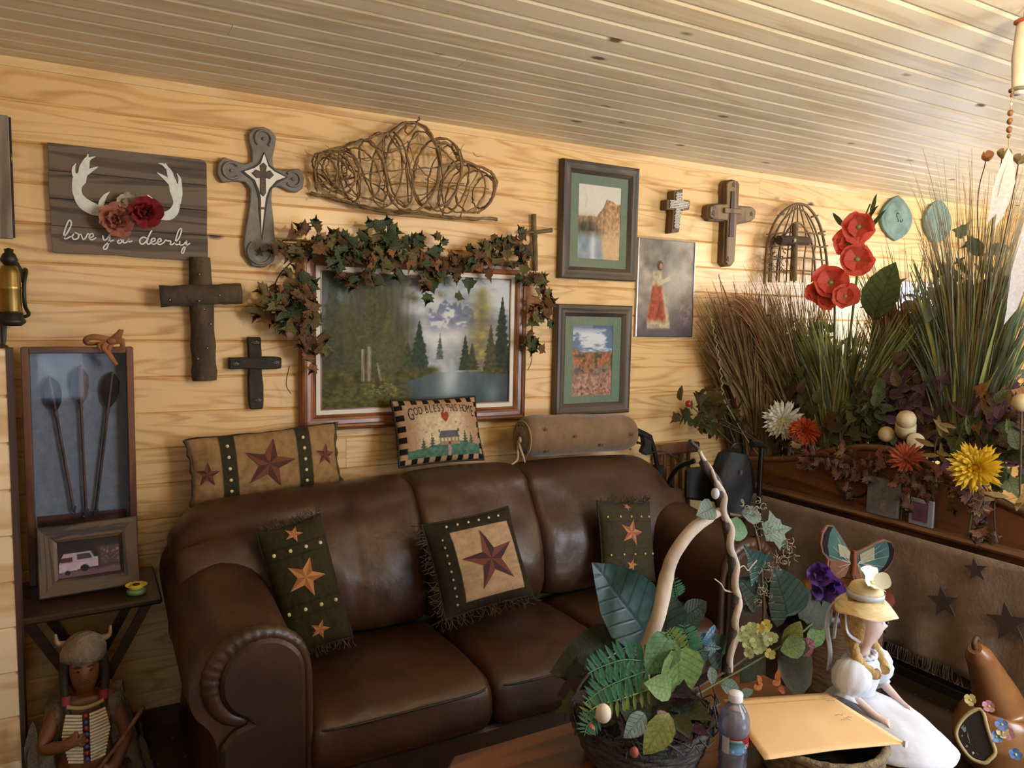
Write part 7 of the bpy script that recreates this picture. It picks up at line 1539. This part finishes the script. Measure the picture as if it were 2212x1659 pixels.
fern([(1400, 1430), (1350, 1425), (1300, 1440), (1270, 1455)], -1.62, -1.68, FERN, .050, 15); fern([(1395, 1450), (1340, 1470), (1300, 1490), (1262, 1520)], -1.64, -1.72, FERN, .048, 15); fern([(1400, 1490), (1340, 1510), (1290, 1525), (1255, 1555)], -1.66, -1.74, FERY, .040, 13); fern([(1490, 1420), (1482, 1380), (1478, 1345)], -1.60, -1.60, FERN, .045, 10); fern([(1470, 1410), (1455, 1380), (1440, 1360)], -1.62, -1.62, FERY, .035, 9); fern([(1462, 1290), (1458, 1270), (1455, 1240)], -1.52, -1.52, FERN, .03, 7); fern([(1295, 1550), (1270, 1565), (1262, 1590)], -1.74, -1.78, FERN, .03, 7)
HYD = mott('hydrangea_lime', '#98a468', '#bcc48c', 20, .65, rnd=.12); HYY = mott('hydrangea_yellow', '#a8963a', '#c2b05a', 20, .65)
for (x, y, m_) in ((1612, 1362, HYD), (1604, 1378, HYD), (1622, 1372, HYD), (1615, 1392, HYD), (1632, 1388, HYD), (1645, 1378, HYD), (1655, 1368, HYD), (1660, 1384, HYD), (1648, 1395, HYD), (1636, 1402, HYD), (1640, 1358, HYY), (1656, 1350, HYY), (1625, 1355, HYD), (1664, 1412, HYY), (1670, 1376, HYD), (1618, 1410, HYD)):
    c = fpx(x, y, -1.60+random.uniform(-.02, .02)); bloom(fb, c, (CAM-c).normalized()+rv(.3), .0145, [(4, 1, 12, petal_mesh(m_, .55, .1))], HYD, .15, 'floret')
PUP = mott('petal_purple', '#46256b', '#66408f', 20, .6)
for (x, y, r) in ((1790, 1262, .050), (1772, 1238, .038), (1808, 1285, .034)): c = fpx(x, y, -1.52); bloom(fb, c, (CAM-c).normalized()+rv(.25), r, [(6, 1, 18, petal_mesh(PUP, .5, .3, 1)), (5, .7, 50, petal_mesh(PUP, .5, .3, 1))], plain('purple_core', '#2c1740', .7), .2, 'purple_flower')
mb = MB(); mb.tube(spline([BC+Vector((.10, .0, .1)), fpx(1740, 1360, -1.52), fpx(1785, 1270, -1.51)], 6), .003, 6); mb.build('flower_stem', plain('stalk_green', '#4d5a2e', .7), fb)
mb = MB(); mb.tube(spline([BC+Vector((.08, .02, .1)), fpx(1630, 1400, -1.54), fpx(1645, 1240, -1.52), fpx(1625, 1130, -1.52), fpx(1575, 1110, -1.54)], 6), .004, 6); mb.build('flower_stem', plain('stalk_brown', '#4a3a22', .8), fb)
mb = MB(); rn = random.Random(17)
for k in range(60):
    cx, cy = rn.choice([(1690, 1195), (1705, 1185), (1655, 1235), (1640, 1255), (1660, 1150), (1612, 1105), (1625, 1100), (1640, 1290), (1690, 1210)]); p0 = fpx(cx+rn.gauss(0, 12), cy+rn.gauss(0, 10), -1.53+rn.uniform(-.02, .02)); r = rn.uniform(.006, .014); a0 = rn.uniform(0, 6); ax = rv().normalized(); u = ax.orthogonal().normalized(); v = ax.cross(u)
    mb.tube([p0+u*r*cos(a0+s_)*(1-.06*s_)+v*r*sin(a0+s_)*(1-.06*s_)+ax*.003*s_ for s_ in np.linspace(0, rn.uniform(4, 9), 16)], .0011, 4)
tag(mb.build('curly_moss', plain('moss_pale', '#8f866c', .9), fb), kind='stuff')
for (x, y, an) in ((1628, 1488, .4), (1642, 1478, 2), (1668, 1478, .3), (1680, 1488, -.4), (1675, 1470, 1.3)): c = fpx(x, y, -1.62); put_leaf(fb, leaf_mesh('oval', mott('leaf_orange', '#a8561c', '#c77428', 14, .6)), c, (cos(an), -.2, sin(an)), (0, -1, .6), .032)
for (x, y, m_, r) in ((1303, 1541, 'cream_bud', .017), (1275, 1575, 'rust_bud', .010), (1370, 1625, 'rust_bud', .010)): mb = MB(); mb.ball(fpx(x, y, -1.76), (r, r, r*1.2)); mb.build('bud', plain('cream_bud', '#cfc6b0', .6) if m_ == 'cream_bud' else plain('rust_bud', '#8a4a34', .6), fb)
# ---------------------------------------------------------------- water bottle
bp = onZ(1580, 1692, TB); BM_ = Matrix.Translation((bp.x, bp.y, TB)) @ Matrix.Scale(1.08, 4); bt = thing('water_bottle', 'small clear plastic water bottle with white cap on the coffee table', 'bottle', (bp.x, bp.y, TB))
PLA = clear_glass('clear_plastic', '#dfe4f4', .22, .05, .16)  # pale share imitates the window's reflection on clear plastic
pr = [(0, .003), (.026, .0), (.031, .006), (.031, .02), (.029, .026), (.0315, .034), (.029, .043), (.0315, .052), (.029, .061), (.0315, .07), (.0315, .078), (.0302, .080), (.0302, .118), (.0318, .121), (.033, .13), (.0325, .145), (.029, .160), (.022, .173), (.0145, .183), (.0125, .187), (.0125, .199)]
mb = MB(); mb.lathe(pr, 32, BM_); mb.build('bottle_shell', PLA, bt)
mb = MB(); mb.lathe([(0, .005)]+[(r*.95, z) for r, z in pr[1:15] if z < .152]+[(.0295, .150), (0, .150)], 32, BM_); mb.build('water', clear_glass('water', '#e2e8f4', .2, .02, .10), bt)
mb = MB(); mb.lathe([(0, .188), (.0150, .188), (.0155, .190), (.0155, .204), (.014, .2065), (0, .207)], 28, BM_, wob=lambda a, z: 1+.012*sin(40*a)); mb.build('cap', plain('cap_white', '#e2e2ec', .4), bt)
def lab_(U, V):
    n = fbm(U*20, V*5, 3); c = np.zeros(U.shape+(3,))+hexa('#8a2028'); pic = (U > .16) & (U < .60-.30*(V-.35)*(V > .35)+.12*(V < .4)*(.4-V)) & (V > .04) & (V < .88)
    sc_ = hexa('#5a8f9a')[None, None, :]*(.8+.4*n)[..., None]; sc_ = mixc(sc_, '#3f6f6a', sst(.62, .68, V)*sst(.78, .7, V)); sc_ = mixc(sc_, '#6aa0d6', sst(.5, .3, V)); sc_ = mixc(sc_, '#d8e6f4', sst(.62, .8, n)*sst(.4, .2, V)); sc_ = mixc(sc_, '#b9c9b0', sst(.84, .9, V+.04*n))
    c = np.where(pic[..., None], sc_, c); left = U < .155; c = np.where(left[..., None], hexa('#c9c9dc'), c); ed = (np.abs(U-.16) < .008); c = np.where(ed[..., None], hexa('#dfe3f0'), c)
    return c
A0, A1, nu = -2.75, .55, 60; th = lambda u: A0+(A1-A0)*u+rad(-29)
P = [[BM_ @ Vector((.0308*cos(th(i/nu)), .0308*sin(th(i/nu)), .081+.036*j/24)) for j in range(25)] for i in range(nu+1)]; uu, vv = np.meshgrid(np.linspace(0, 1, nu+1), np.linspace(0, 1, 25), indexing='ij')
mb = MB(); mb.grid(P); lo_ = mb.build('label', printed('label_print', .35), bt, recalc=False, cols=tolin(lab_(uu, vv)).reshape(-1, 3))
me = text_mesh('OZA', .0125, 0); mb = MB(); mb.add([BM_ @ Vector((.0312*cos(th(.655)+v.co.x/.0308), .0312*sin(th(.655)+v.co.x/.0308), .0975+v.co.y)) for v in me.vertices], [tuple(f.vertices) for f in me.polygons], False); mb.build('lettering', plain('label_white', '#e8e8f2', .5), lo_, recalc=False)
# ---------------------------------------------------------------- rope bowl and envelope
RC = onZ(1768, 1606, .57); RC = Vector((RC.x, RC.y, TB)); t = thing('rope_bowl', 'round coiled rope bowl under the manila envelope', 'bowl', RC)
ROPE = mott('seagrass_rope', '#5e5340', '#8a7a5c', 40, .85, bump=.8, bscale=90)
for k in range(6): r = .115+.030*(k/5)**.6; mb = MB(); mb.tube([RC+Vector((r*cos(a), r*sin(a), .013+.0165*k)) for a in np.linspace(0, 2*PI, 65)[:-1]], [.0105*(1+.10*sin(i*2.4)) for i in range(64)], 8, closed=True); mb.build('rope_coil', ROPE, t)
mb = MB(); mb.lathe([(0, .004), (.105, .006), (.125, .05), (.120, .052), (0, .05)], 28, Matrix.Translation(RC)); mb.build('dark_filling', mott('dark_potpourri', '#14100e', '#2a211c', 40, .9, bump=.8), t)
EN = mott('manila', '#e6c08a', '#edcb98', 5, .75)
ez = TB+.112; C = [onZ(1563, 1511, ez), onZ(1785, 1496, ez), onZ(1956, 1602, ez+.004), onZ(1652, 1637, ez)]
t = thing('manila_envelope', 'plain manila envelope lying tilted over the rope bowl', 'envelope', ((C[0]+C[2])/2).to_tuple())
P = []
for i in range(21):
    u = i/20; row = []
    for j in range(15): v = j/14; q_ = (C[3]*(1-u)+C[2]*u)*(1-v)+(C[0]*(1-u)+C[1]*u)*v; row.append(q_+Vector((0, 0, .006*sin(PI*u)*sin(PI*v)-.004*(1-v)*abs(2*u-1))))
    P.append(row)
mb = MB(); mb.grid(P); o = mb.build('sheet', EN, t); so = o.modifiers.new('thick', 'SOLIDIFY'); so.thickness = .0022
mb = MB(); up = Vector((0, 0, .0095)); mb.tube([C[3].lerp(C[0], .85)+up*.4, C[2].lerp(C[1], .85)+up*.4], .0008, 4); mb.build('flap_seam', mott('manila_seam', '#b98842', '#c4944c', 8, .8), t)
mb = MB(); rn = random.Random(6)
for (u, v) in ((.88, .86), (.90, .78), (.80, .50), (.83, .44), (.79, .40)):
    q_ = (C[3]*(1-u)+C[2]*u)*(1-v)+(C[0]*(1-u)+C[1]*u)*v+Vector((0, 0, .0075)); d = (C[2]-C[3]).normalized(); e = (C[0]-C[3]).normalized(); mb.tube([q_+d*(-.014+.003*i)+e*rn.uniform(-.004, .004) for i in range(9)], .0005, 4)
mb.build('pencil_note', plain('pencil', '#8f6a3a', .8), t)
mb = MB(); q_ = C[2]; mb.box(q_+Vector((-.006, -.004, -.012)), q_+Vector((.003, .003, .004))); mb.build('white_clasp', plain('clasp_white', '#e2e4ea', .4), t)
q_ = onZ(1907, 1628, TB+.008); t = thing('glass_marble', 'small clear glass marble beside the rope bowl', 'marble', (q_.x, q_.y, TB)); mb = MB(); mb.ball((q_.x, q_.y, TB+.011), .011, 16, 10); mb.build('sphere', plain('marble_silver', '#a9acb4', .08, .7), t); mb = MB(); mb.lathe([(.006, 0), (.009, .001), (.008, .003)], 14, Matrix.Translation((q_.x, q_.y, TB))); mb.build('ring', BRASS, t)
# ---------------------------------------------------------------- porcelain doll
D0 = onY(1862, 1560, -1.775); DL = onZ(1850, 1566, TB)+Vector((0, 0, .006)); RZ = rad(-80); HY = rad(44)
dl = thing('porcelain_doll', 'seated porcelain doll in white dress and straw hat at the table corner', 'doll', DL, (0, 0, RZ))
DSK = mott('porcelain', '#c9aea6', '#d8c0b8', 20, .35, coat=.3)
def dpost(c):
    ax, ay, hz = c.x-.010, c.y, c.z-.270; hx = ax*cos(HY)+ay*sin(HY); hy = -ax*sin(HY)+ay*cos(HY)
    if abs(hz) < .06 and hx > 0 and abs(hy) < .05:
        dd = math.exp(-(hy/.007)**2-((hz+.006)/.009)**2)*.013+math.exp(-(hy/.010)**2-((hz+.024)/.005)**2)*.006+math.exp(-(hy/.012)**2-((hz+.038)/.008)**2)*.007-math.exp(-((abs(hy)-.017)/.008)**2-((hz-.006)/.006)**2)*.006+math.exp(-((abs(hy)-.022)/.010)**2-((hz+.014)/.012)**2)*.005
        c.x += dd*cos(HY)*1.3; c.y += dd*sin(HY)*1.3
    return c
J = {'pelvis': ((0, 0, .045), (.045, .040)), 'waist': ((0, 0, .085), (.034, .030)), 'chest': ((.002, 0, .140), (.042, .032)), 'neck0': ((.002, 0, .182), (.020, .018)), 'neck': ((.006, 0, .208), .015), 'jaw': ((.014, 0, .236), (.026, .028)), 'head': ((.016, 0, .272), (.040, .038)), 'crown': ((.008, 0, .306), (.034, .034))}
B = [('pelvis', 'waist'), ('waist', 'chest'), ('chest', 'neck0'), ('neck0', 'neck'), ('neck', 'jaw'), ('jaw', 'head'), ('head', 'crown')]
for S_, s_ in (('R', -1), ('L', 1)):
    J.update({'sh'+S_: ((0, s_*.045, .162), .018), 'el'+S_: ((.020, s_*.072, .100), .013), 'wr'+S_: ((.075, s_*.062, .070), .009), 'ha'+S_: ((.094, s_*.058, .064), (.009, .006)), 'hip'+S_: ((.015, s_*.025, .030), .020), 'kn'+S_: ((.10, s_*.025, .020), .013), 'an'+S_: ((.16, s_*.026, .012), .009), 'to'+S_: ((.165, s_*.028, .020), .008), 'th'+S_: ((.098, s_*.048, .070), .0036)})
    B += [('chest', 'sh'+S_), ('sh'+S_, 'el'+S_), ('el'+S_, 'wr'+S_), ('wr'+S_, 'ha'+S_), ('pelvis', 'hip'+S_), ('hip'+S_, 'kn'+S_), ('kn'+S_, 'an'+S_), ('an'+S_, 'to'+S_), ('ha'+S_, 'th'+S_)]
    for k in range(4): J['f%s%d' % (S_, k)] = ((.106, s_*(.053+.0042*k), .060), .0032); J['g%s%d' % (S_, k)] = ((.116-.002*abs(k-1.2), s_*(.053+.0045*k), .053), .0028); B += [('ha'+S_, 'f%s%d' % (S_, k)), ('f%s%d' % (S_, k), 'g%s%d' % (S_, k))]
link('body', skin_mesh('body', J, B, DSK, 2, dpost), dl); dl.scale = (1.06, 1.06, 1.06)
FB = lambda mb, n, m, **k: mb.build(n, m, dl, world=False, **k)
def face_pt(lat, z, r_): return Vector((.010+r_*cos(HY)-lat*sin(HY), r_*sin(HY)+lat*cos(HY), z))
for s_ in (-1, 1):
    mb = MB(); mb.ball(face_pt(s_*.018, .277, .0415), (.0045, .0045, .004), 10, 6); FB(mb, 'eye', plain('eye_blue', '#2c3440', .2))
    mb = MB(); mb.tube([face_pt(s_*.010, .286, .046), face_pt(s_*.018, .289, .044), face_pt(s_*.026, .285, .038)], .0012, 5); FB(mb, 'eyebrow', plain('brow_brown', '#7a5a3a', .7))
mb = MB(); mb.tube([face_pt(-.006, .2455, .032), face_pt(0, .246, .036), face_pt(.006, .2455, .032)], .0026, 6); FB(mb, 'lips', plain('lip_rose', '#b06a6a', .5))
WD = mott('white_cotton', '#bfc5d2', '#d3d8e2', 14, .85, bump=.3, bscale=30); HAIR = mott('doll_hair', '#8a6a3a', '#b8975a', 30, .6, bump=.6); STRAW = mott('straw', '#d9c08a', '#ecd9ae', 26, .7, (1, 1, 6), bump=.5, bscale=40); RIB = mott('ribbon_grey', '#a9adb8', '#c6cad2', 14, .4)
mb = MB(); mb.lathe([(.036, .07), (.040, .09), (.050, .125), (.053, .150), (.046, .168), (.032, .180), (.026, .184)], 28, None, wob=lambda a, z: 1+.02*sin(14*a), sx=.92, sy=1.05); FB(mb, 'bodice', WD)
for s_ in (-1, 1):
    mb = MB(); m = Matrix.Translation((.008, s_*.062, .136)) @ Matrix.Rotation(rad(s_*28), 4, 'X'); mb.lathe([(0, .050), (.022, .048), (.040, .032), (.046, .005), (.039, -.022), (.022, -.036), (.021, -.040), (.030, -.048)], 26, m, wob=lambda a, z: 1+.06*sin(9*a)); FB(mb, 'puff_sleeve', WD)
mb = MB(); P = []
for i in range(13):
    v = i/12; row = []
    for k in range(60):
        a = 2*PI*k/60; fr_ = max(0, cos(a)); r = .036+(.060+.150*fr_**1.5)*v**.85; z = .088-.050*v**.9-.034*v**4; x = r*cos(a); 
        if fr_ > .5 and v > .55: z -= .02*(v-.55)*fr_
        row.append((x-.01, r*sin(a)*.95, max(z, .004)+.004*v*sin(11*a)))
    P.append(row)
mb.grid(P, closed_v=True); sk = FB(mb, 'skirt', WD); so = sk.modifiers.new('thick', 'SOLIDIFY'); so.thickness = .003
mb = MB(); mb.tube([Vector((.030*cos(a)+.004, .034*sin(a), .186+.003*sin(14*a))) for a in np.linspace(0, 2*PI, 43)[:-1]], .006, 6, closed=True); FB(mb, 'lace_collar', WD)
mb = MB(); mb.lathe([(.0, .335), (.025, .332), (.040, .318), (.045, .295), (.044, .265), (.038, .235), (.028, .215)], 24, Matrix.Rotation(HY, 4, 'Z') @ Matrix.Translation((-.010, 0, 0)), wob=lambda a, z: 1 if abs(a-PI) < 1.8 else .72); FB(mb, 'hair', HAIR)
for s_ in (-1, 1):
    P = spline([(-.004, s_*.038, .232), (.006, s_*.046, .205), (.022, s_*.046, .178), (.045, s_*.030, .158), (.052, s_*.018, .155)], 5)
    mb = MB(); mb.tube([Vector(q_) for q_ in P], [.0115*(1+.22*abs(sin(i*1.05))) for i in range(len(P))], 8); FB(mb, 'braid', HAIR)
HM = Matrix.Translation((.002, .000, .331)) @ Matrix.Rotation(HY, 4, 'Z') @ Matrix.Rotation(rad(2), 4, 'Y')
mb = MB(); P = []
for r_, z in ((.036, .004), (.047, .002), (.060, -.004), (.072, -.012), (.074, -.014)): P.append([HM @ Vector((r_*cos(a)*(1.08 if cos(a) > 0 else .95), r_*sin(a), z-.024*(r_/.074)**2*(.55+.45*cos(2*a)**2)+.004*sin(3*a))) for a in np.linspace(0, 2*PI, 49)[:-1]])
mb.grid(P, closed_v=True); br_ = FB(mb, 'hat_brim', STRAW); so = br_.modifiers.new('thick', 'SOLIDIFY'); so.thickness = .003
mb = MB(); mb.lathe([(.042, .0), (.041, .020), (.035, .034), (.020, .041), (0, .042)], 28, HM); FB(mb, 'hat_crown', STRAW)
mb = MB(); mb.lathe([(.0445, .003), (.0440, .016), (.0430, .016), (.0430, .003)], 28, HM); FB(mb, 'hat_ribbon', RIB)
for (pts, w) in (([(-.045, -.02, .318), (-.07, -.03, .29), (-.075, -.035, .24), (-.06, -.04, .18), (-.06, -.042, .13)], .010), ([(-.045, .0, .318), (-.066, .0, .27), (-.07, -.005, .2)], .010), ([(-.02, -.05, .30), (-.01, -.055, .25), (.02, -.05, .232)], .008)): mb = MB(); mb.tube(spline([Vector(q_) for q_ in pts], 5), [w, w*.9], 6, flat=.2, flatdir=(1, 0, 0)); FB(mb, 'ribbon_tail', RIB)
fo = HM @ Vector((.005, -.02, .045)); MD = MW(dl); bloom(dl, MD @ fo, (-.1, -.5, .8), .045, [(4, 1, 22, petal_mesh(mott('hat_petal', '#dfe4d8', '#f0f3ea', 20, .6), .62, .25, .6))], plain('hat_core', '#c9c88a', .6), .14, 'hat_flower')
# ---------------------------------------------------------------- log stump with butterfly
SC = Vector((2.70, -1.11, 0)); SH = .485; t = thing('log_stump', 'short log stump with polished top and reddish bark rim', 'stump', SC)
mb = MB(); mb.lathe([(.16, 0), (.15, .15), (.15, .35), (.156, SH-.05)], 34, Matrix.Translation(SC), wob=lambda a, z: 1+.03*sin(5*a)+.02*sin(11*a)); mb.build('trunk', mott('log_side', '#5a4632', '#7d6548', 10, .85, (1, 1, 3), bump=.8, bscale=24), t)
mb = MB(); mb.lathe([(.150, SH-.055), (.185, SH-.04), (.205, SH-.022), (.200, SH-.006), (.186, SH)], 40, Matrix.Translation(SC), wob=lambda a, z: 1+.07*sin(2*a+.6)+.03*sin(7*a)); mb.build('bark_rim', mott('red_bark', '#5a2418', '#7d3a24', 12, .6, bump=.5), t)
mb = MB(); mb.lathe([(0, SH+.001), (.08, SH+.002), (.15, SH+.0015), (.190, SH-.002)], 40, Matrix.Translation(SC), wob=lambda a, z: 1+.07*sin(2*a+.6)+.03*sin(7*a)); mb.build('polished_top', mott('slab_top', '#8a5428', '#b07a3c', 9, .3, (1, 3, 1), coat=.4), t)
mb = MB(); mb.lathe([(.150, SH-.10), (.175, SH-.07), (.188, SH-.052), (.15, SH-.05)], 30, Matrix.Translation(SC), wob=lambda a, z: 1+.06*sin(2*a+.6)+.04*sin(6*a)); mb.build('pale_underside', plain('pale_bark', '#a39a96', .8), t)
YBF = -1.13; CB = lambda pts: wp_(pts, YBF, 5.1844, 1640, 1100)
bf = thing('butterfly_ornament', 'painted clay butterfly with teal and brown wings standing on the log stump', 'ornament', (2.72, YBF, SH))
TER = mott('terracotta', '#6e4a38', '#875c46', 20, .7); TEL = mott('wing_teal', '#2c4c50', '#557868', 8, .3, coat=.4); WDK = plain('wing_dark', '#1c1a1c', .35, coat=.3); WCR = mott('wing_cream', '#8a8468', '#a8a284', 12, .35, coat=.4); WBR = mott('wing_brown', '#6a4634', '#80583f', 12, .35, coat=.4)
wl_ = [(700, 180), (760, 95), (830, 100), (900, 200), (960, 300), (1015, 390), (1010, 500), (990, 590), (960, 670), (880, 705), (790, 690), (750, 600), (765, 490), (705, 410), (680, 300)]; wr_ = [(1085, 400), (1200, 350), (1300, 290), (1400, 258), (1480, 290), (1515, 370), (1500, 480), (1440, 580), (1380, 640), (1310, 660), (1290, 740), (1200, 800), (1120, 790), (1060, 720), (1030, 640), (1050, 540)]
ZLIFT = SH+.003-min(v for u, v in CB(wr_)+CB(wl_))
fl_ = lambda u, v, k: (u, k, v+ZLIFT)
for nm, ol, parts in (('left_wing', wl_, (([(715, 190), (765, 108), (825, 112), (890, 205), (945, 305), (1000, 395), (995, 500), (780, 470), (715, 400), (695, 300)], TEL), ([(715, 190), (765, 108), (810, 110), (770, 200), (750, 320), (770, 440), (715, 400), (695, 300)], WDK), ([(780, 490), (995, 515), (980, 590), (945, 660), (880, 690), (800, 675), (765, 600)], WBR), ([(860, 300), (945, 330), (1000, 400), (985, 470), (880, 440)], WCR))), ('right_wing', wr_, (([(1100, 410), (1205, 365), (1300, 305), (1400, 275), (1465, 300), (1500, 370), (1485, 475), (1430, 565), (1370, 620), (1300, 640), (1080, 545)], TEL), ([(1420, 285), (1465, 300), (1500, 370), (1485, 475), (1430, 565), (1370, 620), (1320, 630), (1400, 540), (1445, 440), (1440, 350)], WDK), ([(1060, 570), (1290, 655), (1270, 730), (1195, 780), (1125, 770), (1075, 710), (1050, 640)], WBR), ([(1105, 425), (1200, 375), (1270, 340), (1270, 480), (1120, 530)], WCR)))):
    mb = MB(); mb.prism(CB(ol), YBF-.006, YBF+.008, fl_); w_ = mb.build(nm, TER, bf, bevel=.003)
    for i, (pl, m_) in enumerate(parts): mb = MB(); mb.prism(CB(pl), YBF-.0075-.0012*i, YBF-.004, fl_); mb.build('glazed_field', m_, w_)
    mb = MB()
    for e_ in ((760, 430), (800, 330), (850, 230), (900, 470), (860, 560), (840, 640)) if nm == 'left_wing' else ((1430, 440), (1400, 350), (1330, 320), (1380, 560), (1220, 720), (1140, 730)): strip(mb, CB([(1000 if nm == 'left_wing' else 1075, 520), e_]), [.0025, .001], fl_, YBF-.0125, YBF-.0115)
    mb.build('veins', plain('vein_pale', '#b8b2a0', .5), w_)
A = CB([(1055, 380), (1040, 640)]); mb = MB(); mb.tube([(A[0][0], YBF-.008, A[0][1]+ZLIFT), ((A[0][0]+A[1][0])/2, YBF-.010, (A[0][1]+A[1][1])/2+ZLIFT), (A[1][0], YBF-.008, A[1][1]+ZLIFT)], [.0095, .012], 10); mb.build('body', plain('butterfly_body', '#8a4526', .5), bf)
# ---------------------------------------------------------------- carved gourd
GC = onZ(2152, 1585, .145); YG = GC.y; GR = .142
gd = thing('carved_gourd', 'tall brown gourd with a cut opening and small painted flowers on the floor', 'gourd', (GC.x, YG, 0))
GRD = mott('gourd_skin', '#7a4f2c', '#996838', 6, .3, coat=.4)
gp = [(2150, 1500), (2138, 1468), (2126, 1440), (2114, 1415), (2106, 1400)]
GP = [Vector((GC.x, YG, .003)), Vector((GC.x, YG, .02)), Vector((GC.x, YG, .07)), GC.copy(), GC+Vector((0, 0, .07)), GC+Vector((-.002, 0, .115))]+[onY(x, y, YG) for x, y in gp[1:]]; gr = [.03, .075, .122, GR, .122, .082, .060, .050, .042, .022]
mb = MB(); S2 = spline(GP, 9); R2 = [float(np.interp(i/(len(S2)-1), np.linspace(0, 1, len(gr)), gr)) for i in range(len(S2))]; mb.tube(S2, R2, 32); mb.build('gourd_body', GRD, gd)
mb = MB(); e_ = GP[-1]; mb.tube(spline([e_, e_+Vector((-.008, 0, .02)), e_+Vector((.004, 0, .034)), e_+Vector((.018, 0, .026))], 5), [.010, .006], 8); mb.build('stem', mott('stem_brown', '#4a2c18', '#6a4428', 20, .6), gd)
def on_gourd(x, y, lift=.002):
    """point of the gourd's skin seen at a photo point: nearest of its swept circles"""
    d = ray(x, y).normalized(); best = None
    for k in range(160):
        q_ = CAM+d*(2.2+.006*k); j = min(range(len(S2)), key=lambda i: (S2[i]-q_).length_squared)
        if (q_-S2[j]).length < R2[j]+lift:
            lo_, hi_ = 2.2+.006*(k-1), 2.2+.006*k
            for _ in range(9):
                md = (lo_+hi_)/2; q_ = CAM+d*md; j = min(range(len(S2)), key=lambda i: (S2[i]-q_).length_squared)
                if (q_-S2[j]).length < R2[j]+lift: hi_ = md
                else: lo_ = md
            best = CAM+d*hi_; break
    return best or CAM+d*2.75
op = [(2112, 1532), (2124, 1540), (2132, 1570), (2142, 1600), (2150, 1625), (2138, 1640), (2126, 1648), (2100, 1640), (2080, 1618), (2066, 1590), (2070, 1568), (2088, 1545)]
OP = [on_gourd(x, y, .004) for x, y in op]
def skin_patch(pts, c, lift):
    R_ = [[on_gourd(c[0]+(x-c[0])*k, c[1]+(y-c[1])*k, lift) for x, y in pts] for k in (.02, .35, .7, 1)]; mb = MB(); mb.grid(R_, closed_v=True); return mb
skin_patch(op, (2106, 1592), .004).build('opening', plain('gourd_inside', '#1c130c', .9), gd)  # dark patch laid on the skin, painting the shade of the hollow
mb = MB(); mb.tube(spline(OP, 3, True), .0055, 7, closed=True); mb.build('cut_rim', plain('rim_cream', '#a89468', .7), gd)
li = [(2088, 1550), (2092, 1552), (2090, 1580), (2096, 1605), (2108, 1625), (2118, 1638), (2100, 1635), (2082, 1615), (2070, 1590), (2074, 1570)]
skin_patch(li, (2088, 1594), .0150).build('pale_lining', plain('lining_grey', '#7d8478', .8), gd)
for (x, y, c_) in ((2096, 1512, '#b3a060'), (2136, 1526, '#b37a8a'), (2164, 1565, '#5a7ab0'), (2166, 1582, '#cfc68a'), (2178, 1586, '#a8748a'), (2152, 1592, '#6a9ad0'), (2194, 1630, '#4a74b0')):
    p_ = on_gourd(x, y, .004); bloom(gd, p_, (CAM-p_).normalized()+Vector((0, 0, .2)), .015, [(5, 1, 10, petal_mesh(plain('fl_'+c_[1:], c_, .6), .5, .1))], plain('fl_core', '#c9b870', .6), .25, 'painted_flower')
